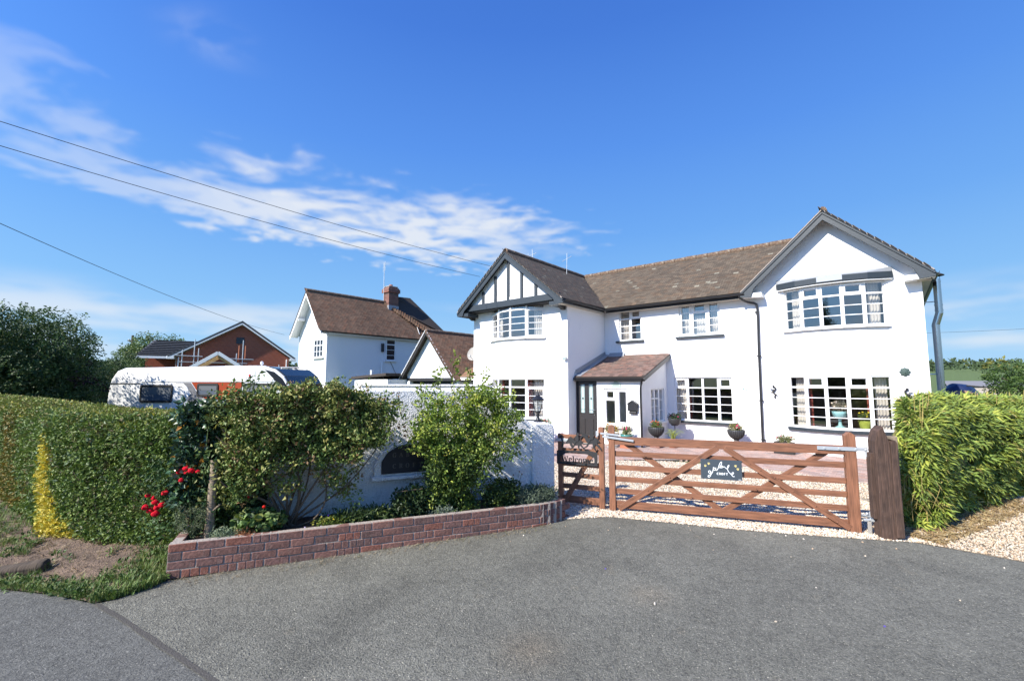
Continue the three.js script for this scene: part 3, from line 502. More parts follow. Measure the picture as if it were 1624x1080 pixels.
  const W = -7.78, we = 2.6, wf = 3.35, RDZ = -2.42, rf = 0.42, rx = 1.92, re = 2.25, ez = 0.35;
  const slopes = [
    [[[W + we, EV, wf], [W + we, EV, ez], [W, RG, RDZ], [W, RG, wf]], [W + we, EV, wf], [0, 0, -1], [-we, RG - EV, 0], 11, darkTile],
    [[[W - we, EV, -7.6], [W - we, EV, wf], [W, RG, wf], [W, RG, -7.6]], [W - we, EV, wf], [0, 0, 1], [we, RG - EV, 0], 12, darkTile],
    [[[W + we, EV, ez], [rx - re, EV, ez], [rx, RG, RDZ], [W, RG, RDZ]], [W + we, EV, ez], [1, 0, 0], [0, RG - EV, RDZ - ez], 13, brownTile],
    [[[rx - re, EV, ez], [rx - re, EV, rf], [rx, RG, rf], [rx, RG, RDZ]], [rx - re, EV, rf], [0, 0, 1], [re, RG - EV, 0], 14, brownTile],
    [[[rx + re, EV, rf], [rx + re, EV, -7.7], [rx, RG, -7.7], [rx, RG, rf]], [rx + re, EV, rf], [0, 0, -1], [-re, RG - EV, 0], 15, brownTile],
    [[[rx, RG, RDZ], [rx, EV - 0.6, -5.6], [W, EV - 0.6, -5.6], [W, RG, RDZ]], null],
  ];
  for (const [pts, o, e, s, seed, col] of slopes) { M('roof_deck', slab(poly3(pts).attributes.normal.getY(0) < 0 ? [...pts].reverse() : pts, 0.05), mat.deck, roof); if (o) tiled(roof, pts, o, e, s, seed, col); }
  ridgeRow(roof, [W, RG + 0.05, wf - 0.02], [W, RG + 0.05, RDZ + 0.1], 0.44, 3); ridgeRow(roof, [W + 0.1, RG + 0.05, RDZ], [rx - 0.1, RG + 0.05, RDZ], 0.44, 4); ridgeRow(roof, [rx, RG + 0.05, rf - 0.02], [rx, RG + 0.05, -7.4], 0.44, 6);
  // verge tile edges along both gables, a row of tile ends
  const verge = (x0, x1, z, sd) => { const R = RNG(sd), dx = x1 - x0, L = Math.hypot(dx, RG - EV), n = Math.round(L / 0.105), P = []; for (let i = 0; i < n; i++) { const t = (i + 0.5) / n, q = rbox(0.115, 0.03, 0.03, 0, 0, 0, 0.008).rotateZ(Math.atan2(RG - EV, dx) * 1).translate(lerp(x0, x1, t), lerp(EV, RG, t) + 0.0 + (R() - 0.5) * 0.008, z + (R() - 0.5) * 0.012); P.push(q); } M('verge', merge(P), mat.mortar, roof); };
  verge(W - we, W, wf + 0.015, 1); verge(W + we, W, wf + 0.015, 2); verge(rx - re, rx, rf + 0.012, 3); verge(rx + re, rx, rf + 0.012, 4);
  // barge boards: two boards to a gable with boxed feet
  const barge = (ax, half, z, drop, name = 'barge_board', foot = 0.3) => {
    for (const s of [-1, 1]) {
      const k = (RG - EV) / half, xe = ax + s * (half + 0.02), off = drop * Math.hypot(1, k);
      const pts = [[ax, RG - 0.02], [xe, EV - 0.02 * k], [xe, EV - 0.16], [xe - s * foot, EV - 0.19], [xe - s * (foot + 0.10), EV - off + k * (foot + 0.10) - 0.03], [ax, RG - off - 0.02]];
      const b = M(name, muv(ext(shape(s > 0 ? pts.reverse() : pts), 0.035, 0.004)), mat.slatepaint, house, [0, 0, z]);
      M('barge_trim', plank([ax, RG - 0.075, z + 0.052], [xe, EV - 0.075, z + 0.052], 0.05, 0.03), mat.slatepaint, house);
      M('soffit', muv(slab([[ax, RG - 0.085, z], [ax, RG - 0.085, z - (ax < 0 ? 0.3 : 0.42)], [xe, EV - 0.085, z - (ax < 0 ? 0.3 : 0.42)], [xe, EV - 0.085, z]].map((p) => [...p]), 0.02)), mat.slatepaint, house);
      M('eave_box', muv(ext(shape([[xe, EV - 0.06], [xe - s * (foot + 0.3), EV - 0.06 + k * 0.0], [xe - s * (foot + 0.3), EV - 0.2], [xe, EV - 0.165]]), ax < 0 ? 0.62 : 0.39).translate(0, 0, z - (ax < 0 ? 0.625 : 0.395))), ax < 0 ? mat.slatepaint : mat.upvc, house);
    }
  };
  barge(W, we, wf - 0.05, 0.21); barge(rx, re, rf - 0.05, 0.19);
  // half timbered gable over the left bow
  const gz = 3.12, gb = 5.02, panelH = (x) => RG - 0.16 - 0.815 * Math.abs(x - W);
  M('gable_panel', ext(shape([[-9.95, gb], [-5.6, gb], [-5.6, panelH(-5.6)], [W, panelH(W)], [-9.95, panelH(-9.95)]]), 0.05).translate(0, 0, gz - 0.06), mat.plainrender, house);
  M('tie_beam', rbox(4.75, 0.24, 0.12, W, gb + 0.04, gz + 0.03, 0.012), mat.slatepaint, house);
  M('gable_soffit', box(4.6, 0.03, gz - WZ + 0.02, W, gb - 0.10, (gz + WZ) / 2 + 0.01), mat.blackmatt, house);
  for (const x of [-1.32, -0.66, 0, 0.66, 1.32]) { const top = panelH(W + Math.abs(x)) - 0.16; M('stud', rbox(0.12, top - gb - 0.14, 0.06, W + x, (top + gb + 0.14) / 2, gz + 0.01, 0.01), mat.slatepaint, house); }
  for (const s of [-1, 1]) M('bracket', muv(ext(shape([[0, 0], [0.5, 0], [0.5, -0.07], [0.12, -0.28], [0, -0.28]]), 0.14).rotateY(-Math.PI / 2).translate(W + s * 2.25 + 0.07, gb - 0.11, WZ)), mat.blackmatt, house);
  // eaves: soffit, fascia, gutters, downpipe
  const L = W + we, Rr = rx - re;
  M('fascia', [box(0.03, 0.16, wf - ez - 0.06, L - 0.045, EV - 0.1, (wf + ez) / 2 - 0.04), box(Rr - L - 0.02, 0.16, 0.03, (L + Rr) / 2, EV - 0.1, ez - 0.045), box(0.03, 0.17, 7.6, rx + re - 0.045, EV - 0.10, -3.6), box(0.03, 0.16, 9, W - we + 0.045, EV - 0.1, -1.2)], mat.blackmatt, house);
  M('soffit', [box(0.24, 0.02, wf - ez - 0.1, L - 0.14, EV - 0.17, (wf + ez) / 2), box(Rr - L, 0.02, 0.32, (L + Rr) / 2, EV - 0.17, 0.155), box(0.28, 0.02, 7.6, rx + re - 0.18, EV - 0.19, -3.65)], std([0.5, 0.47, 0.4], 0.7), house);
  gutterRun(house, [L + 0.05, EV - 0.03, wf - 0.1], [L + 0.05, EV - 0.05, ez + 0.06]); gutterRun(house, [L + 0.06, EV - 0.05, ez + 0.05], [Rr + 0.1, EV - 0.04, ez + 0.05]); gutterRun(house, [rx + re + 0.05, EV - 0.03, rf - 0.1], [rx + re + 0.05, EV - 0.05, -7.5]); gutterRun(house, [W - we - 0.05, EV - 0.03, wf - 0.1], [W - we - 0.05, EV - 0.05, -6]);
  const dp = M('downpipe', [tube([[-0.38, EV - 0.09, ez + 0.05], [-0.37, EV - 0.17, ez + 0.04], [-0.2, EV - 0.29, 0.12], [0.02, EV - 0.36, 0.075], [0.05, EV - 0.46, 0.07], [0.04, 3, 0.07], [0.02, 0.06, 0.07]].map((p) => p), 0.036, 8, 60), ...[4.3, 2.9, 1.5, 0.3].map((y) => rbox(0.12, 0.045, 0.05, 0.035, y, 0.05))], mat.black, house);
  M('cable_run', tube([[-9.3, 2.5, WZ + 0.02], [-9.2, 2.46, WZ + 0.02]], 0.006, 4), mat.blackmatt, house);
  M('cable_run', tube([[-5.88, 2.02, WZ + 0.012], [-5.83, 1.9, WZ + 0.012], [-5.86, 1.7, WZ + 0.012], [-5.76, 1.45, WZ + 0.012]], 0.006, 4), mat.blackmatt, house);

  // porch in the corner
  const PX0 = WX1, PX1 = -2.96, PZ = 2.2, PE = 2.24, PT = 3.08;
  wallExt([[-4.56, 0], [PX1, 0], [PX1, PE], [-4.56, PE]], [rect(-4.3, 0.66, -3.4, 1.86)], PZ, 0.2, wall, 'porch_wall');
  M('porch_wall', muv(ext(shape([[0, 0], [PZ - 0.2, 0], [PZ - 0.2, PE + 0.06], [0, PT - 0.03]], [rect(0.28, 0.72, 1.42, 1.86)]), 0.2).applyMatrix4(new THREE.Matrix4().makeBasis(V3(0, 0, 1), V3(0, 1, 0), V3(-1, 0, 0))).translate(PX1, 0, 0)), wall, house);
  const fw = flatWindow(house, -3.85, 0.66, PZ - 0.08, 0.9, 1.2, [{ w: 0.5, transom: 0.83, bars: 0, f: 0.06, topsash: true }, { w: 0.5, bars: 0, f: 0.06, sash: true }], { sillMat: mat.upvc });
  const sw = G('window', house, [PX1 - 0.08, 0.72, 1.42], Math.PI / 2); lightOf(sw, 0, 0.38, 1.14, { transom: 0.8, bars: 2 }); lightOf(sw, 0.38, 0.38, 1.14, { transom: 0.8, bars: 2 }); lightOf(sw, 0.76, 0.38, 1.14, { bars: 2 });
  M('sill', rbox(1.24, 0.05, 0.18, 0.57, -0.03, 0.08), mat.upvc, sw);
  { // black panelled door with two leaded lights
    const door = G('front_door', house, [-4.985, 0.06, PZ - 0.06]), dm = phys([0.028, 0.025, 0.025], 0.45); door.scale.x = 0.85;
    M('door_frame', [rbox(0.07, 2.16, 0.1, -0.47, 1.08, 0), rbox(0.07, 2.16, 0.1, 0.47, 1.08, 0), rbox(0.87, 0.07, 0.1, 0, 2.12, 0), rbox(0.87, 0.05, 0.12, 0, 0.02, 0.01)], dm, door);
    M('door_leaf', ext(shape(rect(-0.43, 0.05, 0.43, 2.08), [rect(-0.3, 0.95, -0.09, 1.95), rect(0.09, 0.95, 0.3, 1.95)]), 0.045, 0.003).translate(0, 0, -0.03), dm, door);
    for (const s of [-1, 1]) {
      M('door_glass', box(0.21, 1.0, 0.012, s * 0.195, 1.45, -0.01), mat.frosted, door);
      M('glass_beading', [rbox(0.025, 1.05, 0.03, s * 0.195 - 0.115, 1.45, 0.012), rbox(0.025, 1.05, 0.03, s * 0.195 + 0.115, 1.45, 0.012), rbox(0.2, 0.025, 0.03, s * 0.195, 0.94, 0.012), rbox(0.2, 0.025, 0.03, s * 0.195, 1.96, 0.012)], dm, door);
      M('leading', [box(0.006, 0.98, 0.006, s * 0.195 - 0.06, 1.45, 0.002), box(0.006, 0.98, 0.006, s * 0.195 + 0.06, 1.45, 0.002), box(0.2, 0.006, 0.006, s * 0.195, 1.84, 0.002), box(0.2, 0.006, 0.006, s * 0.195, 1.06, 0.002), new THREE.OctahedronGeometry(0.05).scale(0.75, 1, 0.2).translate(s * 0.195, 1.45, 0.005), new THREE.OctahedronGeometry(0.035).scale(1.2, 0.5, 0.2).translate(s * 0.195, 1.45, 0.006)], mat.blackmatt, door);
      M('door_panel', ext(shape(rect(-0.1, 0, 0.1, 0.5)), 0.012, 0.012).translate(s * 0.195, 0.24, 0.014), dm, door);
    }
    M('handle', [rbox(0.035, 0.2, 0.015, 0.37, 1.0, 0.03), bar([0.37, 1.05, 0.05], [0.25, 1.05, 0.06], 0.01), sph(0.014, 0.37, 0.88, 0.035)], mat.steel, door);
  }
  M('door_step', rbox(0.86, 0.06, 0.5, -4.96, 0.035, PZ + 0.2, 0.012), mat.concrete, house);
  M('porch_lintel', box(0.82, 0.1, 0.18, -4.98, 2.26, PZ - 0.1), mat.darkwood, house);
  { const pr = G('porch_roof', house), e = PZ + 0.1, p = [[PX0, PE + 0.02, e], [PX1 + 0.16, PE + 0.02, e], [PX1 + 0.16, PT, 0.0], [PX0, PT, 0.0]];
    M('roof_deck', slab(p, 0.06), mat.deck, pr);
    tiled(pr, p, p[0], [1, 0, 0], [0, PT - PE - 0.02, -e], 33, (a, b, R) => { const k = 0.6 + R() * 0.6, q = R(); return q < 0.25 ? C(0.21 * k, 0.115 * k, 0.085 * k) : q < 0.5 ? C(0.15 * k, 0.105 * k, 0.085 * k) : C(0.185 * k, 0.115 * k, 0.09 * k); }, 0.168, 0.105);
    M('lead_flashing', [slab([[PX0, PE + 0.07, e - 0.02], [PX0 + 0.26, PE + 0.055, e], [PX0 + 0.2, PT + 0.06, 0.015], [PX0, PT + 0.08, 0.015]], 0.012), box(0.02, 0.16, 0.02, PX0 + 0.015, PE + 0.12, e - 0.04), slab([[PX0 + 0.2, PT - 0.03, 0.14], [-4.55, PT - 0.03, 0.14], [-4.55, PT + 0.13, 0.012], [PX0 + 0.2, PT + 0.13, 0.012]], 0.012), plank([PX0 + 0.012, PE + 0.2, e - 0.1], [PX0 + 0.012, PT + 0.12, 0.02], 0.14, 0.02, [1, 0, 0])], mat.lead, pr);
    M('fascia', [box(PX1 - PX0 + 0.16, 0.13, 0.025, (PX0 + PX1 + 0.16) / 2, PE - 0.07, e - 0.05), plank([PX1 + 0.15, PE - 0.06, e - 0.03], [PX1 + 0.15, PT - 0.09, 0.01], 0.14, 0.025, [1, 0, 0])], mat.black, pr);
    M('soffit', [box(PX1 - PX0 + 0.1, 0.015, 0.2, (PX0 + PX1 + 0.16) / 2 - 0.03, PE - 0.10, PZ + 0.09)], mat.blackmatt, pr);
    gutterRun(house, [PX0 + 0.02, PE - 0.01, e + 0.05], [PX1 + 0.18, PE - 0.03, e + 0.05]);
    M('downpipe', [tube([[PX1 + 0.06, PE - 0.06, e + 0.04], [PX1 + 0.05, PE - 0.16, e - 0.05], [PX1 + 0.02, PE - 0.3, PZ + 0.06], [PX1 + 0.01, 1.2, PZ + 0.05], [PX1 + 0.01, 0.03, PZ + 0.05]], 0.036, 8, 40)], mat.black, house);
  }
  // lean-to between the wing and the outbuilding
  { const p = [[-12.0, 2.3, 1.9], [WX0 - 0.02, 2.3, 1.9], [WX0 - 0.02, 2.95, 0.2], [-12.0, 2.95, 0.2]], q = G('lean_to', house); M('roof_deck', slab(p, 0.06), mat.deck, q); tiled(q, p, p[0], [1, 0, 0], [0, 0.65, -1.7], 35, redTile, 0.168, 0.11); M('fascia', box(1.95, 0.12, 0.03, -11.05, 2.22, 1.88), mat.upvc, q); M('post', [rbox(0.09, 2.2, 0.09, -11.9, 1.1, 1.8), rbox(0.09, 2.2, 0.09, -10.3, 1.1, 1.8)], mat.white, q); M('wall', box(1.9, 2.25, 0.1, -11.05, 1.12, 0.3), mat.room, q); }
  // twin wall flue on the right flank
  { const fl = G('flue', house, [RX1 + 0.24, 0, -1.05]); const seg = (a, b, r) => bar(a, b, r, 16);
    M('flue_pipe', [seg([0.02, 1.0, 0], [0.02, 3.68, 0], 0.083), seg([0.02, 3.66, 0], [0.11, 3.98, 0], 0.083), seg([0.11, 3.96, 0], [0.11, 4.92, 0], 0.083)], mat.steel, fl);
    for (const y of [1.1, 2.35, 3.62]) M('joint_band', cyl(0.089, 0.089, 0.045, 0.02, y, 0, 16), mat.steel, fl); for (const y of [4.05, 4.2, 4.85]) M('joint_band', cyl(0.089, 0.089, 0.04, 0.11, y, 0, 16), mat.steel, fl);
    M('cowl', [new THREE.ConeGeometry(0.17, 0.11, 16).translate(0.11, 5.08, 0), cyl(0.17, 0.17, 0.02, 0.11, 5.02, 0, 16), ...[0, 1, 2].map((k) => bar([0.11 + 0.07 * Math.cos(k * 2.1), 4.9, 0.07 * Math.sin(k * 2.1)], [0.11 + 0.07 * Math.cos(k * 2.1), 5.03, 0.07 * Math.sin(k * 2.1)], 0.006))], mat.blackmatt, fl);
    M('wall_bracket', [bar([-0.24, 2.3, 0], [0.0, 2.3, 0], 0.018), rbox(0.02, 0.14, 0.1, -0.23, 2.3, 0), bar([-0.24, 4.3, 0], [0.15, 4.3, 0], 0.014)], mat.galv, fl);
  }
  // aerials on the wing ridge
  M('aerial', [bar([W - 0.3, RG - 0.2, 1.2], [W - 0.32, RG + 0.62, 1.2], 0.014), bar([W - 0.75, RG + 0.3, 1.2], [W - 0.1, RG + 0.42, 1.2], 0.01), bar([W - 0.75, RG + 0.12, 1.2], [W - 0.74, RG + 0.46, 1.2], 0.007), bar([W - 0.55, RG + 0.18, 1.2], [W - 0.54, RG + 0.5, 1.2], 0.007)], mat.galv, house);
  M('aerial', [bar([W + 0.35, RG - 0.3, -0.4], [W + 0.38, RG + 0.68, -0.4], 0.013), bar([W + 0.1, RG + 0.34, -0.4], [W + 0.62, RG + 0.5, -0.4], 0.009)], mat.galv, house);
}
const onHouse = (name, label, cat, p, turn = 0, group) => thing(name, label, cat, toWorld(...p), HT + turn, group);
// ------------------------------------------------------------------ plants: builders
// a tuft of leaves: n folded blades of the given size spread through a ball of radius r
function tuft(n, r, len, wid, seed, o = {}) {
  const R = RNG(seed), pos = [], nor = [], uv = [], up = o.up ?? 0;
  for (let i = 0; i < n; i++) {
    const th = R() * 6.283, cz = R() * 2 - 1, rr = r * Math.cbrt(R()), sx = Math.sqrt(1 - cz * cz), p = V3(sx * Math.cos(th) * rr, cz * rr, sx * Math.sin(th) * rr);
    const d = V3(R() * 2 - 1, (R() * 2 - 1) * (1 - Math.abs(up)) + up, R() * 2 - 1).addScaledVector(p, 0.8 / r).normalize(), side = d.clone().cross(V3(R() - 0.5, 1, R() - 0.5)).normalize(), n0 = side.clone().cross(d).normalize();
    const L = len * (0.65 + R() * 0.6), w = wid * (0.7 + R() * 0.5) / 2, fold = w * (0.25 + 0.5 * R()), droop = L * (o.droop ?? 0.12);
    const at = (t, s, f) => p.clone().addScaledVector(d, L * t).addScaledVector(side, s).addScaledVector(n0, f - droop * t * t);
    const base = at(0, 0, 0), tip = at(1, 0, 0), m = at(0.5, 0, 0), l = at(0.45, w, fold), q = at(0.45, -w, fold);
    for (const T of [[base, m, l], [m, tip, l], [base, q, m], [m, q, tip]]) {
      const nn = T[1].clone().sub(T[0]).cross(T[2].clone().sub(T[0])).normalize();
      for (const v of T) { pos.push(v.x, v.y, v.z); nor.push(nn.x, nn.y, nn.z); uv.push(0, 0); }
    }
  }
  const g = new THREE.BufferGeometry(); g.setAttribute('position', new THREE.Float32BufferAttribute(pos, 3)); g.setAttribute('normal', new THREE.Float32BufferAttribute(nor, 3)); g.setAttribute('uv', new THREE.Float32BufferAttribute(uv, 2)); return g;
}
const pickC = (list, R, spread = 0.5) => { let t = R() * list.reduce((s, c) => s + c[3], 0); for (const c of list) { t -= c[3]; if (t <= 0) { const k = 1 - spread / 2 + R() * spread; return C(c[0] * k, c[1] * k, c[2] * k); } } return C(...list[0].slice(0, 3)); };
// sprays: items at points, random turns
const sprays = (pts, R, s0, s1, col) => pts.map((p) => { const s = lerp(s0, s1, R()); return [mat4(p[0], p[1], p[2], R() * 6.28, R() * 6.28, R() * 6.28, s), col(p, R)]; });
function flower(name, p, r, m, parent, seed, petals = 9) { // an open many petalled bloom
  const R = RNG(seed), P = [];
  for (let i = 0; i < petals; i++) { const a = i * 2.4, t = i / petals, q = new THREE.SphereGeometry(r * 0.5, 6, 4, 0, 6.283, 0, 1.4).scale(1, 0.45, 0.8).translate(0, -r * 0.2, 0).rotateX(0.3 + t * 0.9).translate(0, 0, r * 0.45 * t).rotateY(a); P.push(q); }
  return M(name, merge(P), m, parent, p, [R() * 1.2 - 0.2, R() * 6, R() * 0.8 - 0.4]);
}
const T1 = tuft(9, 0.055, 0.042, 0.024, 101), T1b = tuft(9, 0.055, 0.042, 0.024, 107), T2 = tuft(8, 0.09, 0.075, 0.042, 102), T2b = tuft(8, 0.10, 0.07, 0.045, 108), TB = tuft(14, 0.34, 0.2, 0.11, 103), TB2 = tuft(14, 0.36, 0.2, 0.12, 113), TS = tuft(10, 0.05, 0.05, 0.013, 104, { up: 0.5 });

// ------------------------------------------------------------------ the privet hedge
{
  const hd = thing('privet_hedge', 'long clipped privet hedge with a flat top behind the earth bank', 'hedge', [0, 0, 0]);
  const R = RNG(201), TOP = 1.61, cum = [0]; for (let i = 1; i < HEDGE.length; i++) cum.push(cum[i - 1] + Math.hypot(HEDGE[i][0] - HEDGE[i - 1][0], HEDGE[i][1] - HEDGE[i - 1][1]));
  const at = (s) => { let i = 0; while (i < HEDGE.length - 2 && s > cum[i + 1]) i++; const t = (s - cum[i]) / (cum[i + 1] - cum[i]), a = HEDGE[i], b = HEDGE[i + 1], dx = (b[0] - a[0]) / (cum[i + 1] - cum[i]), dz = (b[1] - a[1]) / (cum[i + 1] - cum[i]); return [lerp(a[0], b[0], t), lerp(a[1], b[1], t), -dz, dx]; };   // point and inward normal
  const total = cum.at(-1);
  const norm = (s) => { const a = at(Math.max(0, s - 0.5)), b = at(Math.min(total, s + 0.5)); let nx = -(a[2] + b[2]) , nz = -(a[3] + b[3]); const l = Math.hypot(nx, nz); return [nx / l, nz / l]; };
  // inner framework of twiggy growth
  const core = [], N = 60; const prof = [[0.17, 0.02], [0.12, 0.8], [0.15, TOP - 0.14], [1.0, TOP - 0.14], [1.0, 0.02]];
  for (let i = 0; i <= N; i++) { const s = total * i / N, p = at(s), n = norm(s); core.push(prof.map(([d, y]) => { const q = d + 0.04 * n3(s * 3, y * 3, d); return [p[0] - n[0] * q, y + 0.08, p[1] - n[1] * q]; })); }
  const quads = []; for (let i = 0; i < N; i++) for (let k = 0; k + 1 < prof.length; k++) { quads.push(core[i][k], core[i + 1][k], core[i][k + 1], core[i][k + 1], core[i + 1][k], core[i + 1][k + 1]); }
  for (const e of [core[0], core[N]]) for (let k = 1; k + 1 < prof.length; k++) quads.push(e[0], e[k], e[k + 1]);
  const cg = new THREE.BufferGeometry(); cg.setAttribute('position', new THREE.Float32BufferAttribute(quads.flat(), 3)); cg.computeVertexNormals(); M('inner_growth', cg, mat.twig, hd);
  const green = [[0.16, 0.245, 0.045, 5], [0.12, 0.19, 0.04, 4], [0.22, 0.29, 0.06, 3], [0.17, 0.15, 0.065, 1], [0.19, 0.26, 0.14, 0.7]], golden = [[0.66, 0.54, 0.07, 4], [0.55, 0.5, 0.08, 2], [0.36, 0.4, 0.07, 1.2]], rust = [[0.32, 0.22, 0.04, 2], [0.22, 0.2, 0.045, 3], [0.13, 0.18, 0.035, 3]], topc = [[0.26, 0.29, 0.05, 3], [0.18, 0.24, 0.04, 3], [0.28, 0.24, 0.07, 1.5]], ivyish = [[0.05, 0.1, 0.035, 5], [0.09, 0.14, 0.06, 2]];
  const put = [[], []], gold = [];
  const add = (x, y, z, list, s0 = 0.8, s1 = 1.35) => { const s = lerp(s0, s1, R()); (list === golden ? gold : put[R() < 0.5 ? 0 : 1]).push([mat4(x, y, z, R() * 6.3, R() * 6.3, R() * 6.3, s), pickC(list, R)]); };
  const bulge = (s, y) => 0.07 * fbm(s * 1.1, y * 1.3, 1.5) + 0.05 * fbm(s * 3.7, y * 3.7, 6.5);
  const stripe = (y) => 3.02 - 0.42 * sstep(0.15, 1.0, 1.0 - y) + 0.1 * Math.sin(y * 4) + 0.35 * sstep(1.0, 1.6, y) * 0;   // where the golden shoots climb, along the hedge
  for (let i = 0; i < 44000; i++) {
    const s = Math.pow(R(), 1.15) * total, y = 0.07 + R() * (TOP - 0.05), p = at(s), n = norm(s), dep = Math.pow(R(), 1.6) * 0.17, over = 0.05 * sstep(0.3, 1.6, y), nearTop = sstep(TOP - 0.16, TOP, y) * 0.10;
    const o = bulge(s, y) + over - dep - nearTop + 0.03, gap = fbm(s * 2.3, y * 2.3, 9.1); if (gap < -0.4 && dep < 0.08) continue;
    const ps = stripe(y), wS = y < 0.95 ? 0.25 + 0.32 * (0.95 - y) : 0.25 * (1.45 - y) / 0.5 + 0.02;
    const list = Math.abs(s - ps + 0.09 * n3(s * 6, y * 6, 2)) < wS * (0.7 + 0.5 * R()) && y < 1.42 ? golden : s > 4.0 && fbm(s * 1.2, y * 1.2, 4.2) > -0.02 ? rust : s < 0.3 && R() < 0.4 ? ivyish : green;
    add(p[0] + n[0] * o, y, p[1] + n[1] * o, list);
  }
  for (let i = 0; i < 17000; i++) {
    const s = Math.pow(R(), 1.1) * total, d = R() * 1.1, p = at(s), n = norm(s), e = Math.min(d, 1.1 - d), y = TOP + 0.05 * fbm(s * 1.6, d * 2, 3.3) + 0.05 * R() - 0.1 * (1 - sstep(0, 0.14, e)) - Math.pow(R(), 2) * 0.08 + 0.10 * sstep(4.2, 5.4, s) * (1 - sstep(0.2, 0.9, d));
    add(p[0] - n[0] * (d - 0.04), y, p[1] - n[1] * (d - 0.04), R() < 0.03 ? golden : s < 1.2 && R() < 0.5 ? green : topc, 0.7, 1.25);
  }
  for (let i = 0; i < 1700; i++) { const d = R() * 1.1, y = R() * TOP, p = at(0); add(p[0] + 0.05 + 0.08 * R() - d * 0.05, y, p[1] - d, ivyish); }
  scatter('foliage', T1, mat.leaf, hd, put[0]); scatter('foliage', T1b, mat.leaf, hd, put[1]);
  const gd = scatter('golden_shoots', T1, mat.leaf, hd, gold); gd.userData.label = 'strip of bright golden variegated shoots growing up the hedge corner';
  // bare twigs showing at the face
  const tw = []; for (let i = 0; i < 90; i++) { const s = R() * 4.6, y = 0.3 + R() * 1.2, p = at(s), n = norm(s), o = 0.06 + bulge(s, y), a = R() * 3.14, l = 0.08 + R() * 0.12; tw.push(bar([p[0] + n[0] * o, y, p[1] + n[1] * o], [p[0] + n[0] * (o + 0.03) + Math.cos(a) * l * -n[1], y + Math.sin(a) * l, p[1] + n[1] * (o + 0.03) + Math.cos(a) * l * n[0]], 0.004, 4)); }
  const twm = M('twig', merge(tw), mat.stem, hd); twm.userData.kind = 'stuff';
}
{ // red climbing roses showing through the hedge
  const rs = thing('red_rose', 'red rose bush flowering against the front of the clipped hedge', 'rose bush', [-3.98, 0.2, -5.45]), R = RNG(221), red = mat.petal(0.6, 0.004, 0.02);
  M('stem', [tube([[0.1, 0, 0], [0.05, 0.4, 0.05], [-0.1, 0.62, 0.13]], 0.007, 5, 16, 0.5), tube([[0.1, 0, 0], [0.25, 0.5, 0.04], [0.22, 0.92, 0.12]], 0.007, 5, 16, 0.5), tube([[0.1, 0, 0], [0.35, 0.45, 0.08], [0.45, 0.8, 0.12]], 0.006, 5, 16, 0.5)], mat.greenstem, rs);
  for (const [x, y, r] of [[-0.24, 0.50, 0.045], [-0.12, 0.43, 0.055], [-0.05, 0.53, 0.05], [-0.16, 0.60, 0.04], [-0.03, 0.66, 0.05], [-0.22, 0.63, 0.04], [-0.1, 0.5, 0.045], [-0.2, 0.46, 0.05], [-0.12, 0.56, 0.045], [0.12, 0.9, 0.045], [0.2, 0.94, 0.045], [0.27, 0.91, 0.045], [0.35, 0.9, 0.038], [0.16, 0.8, 0.035], [0.22, 0.89, 0.04]]) flower('rose', [x, y - 0.03, 0.17 + R() * 0.05], r * 1.5, red, rs, (x * 1000) | 0, 11);
  const pts = []; for (let i = 0; i < 150; i++) { const a = R(); pts.push([lerp(-0.3, 0.5, a) + (R() - 0.5) * 0.15, 0.12 + R() * 0.85, 0.06 + R() * 0.12]); }
  scatter('foliage', T2, mat.leaf, rs, sprays(pts, R, 0.5, 0.85, () => pickC([[0.05, 0.11, 0.03, 3], [0.08, 0.15, 0.04, 2]], R)));
}

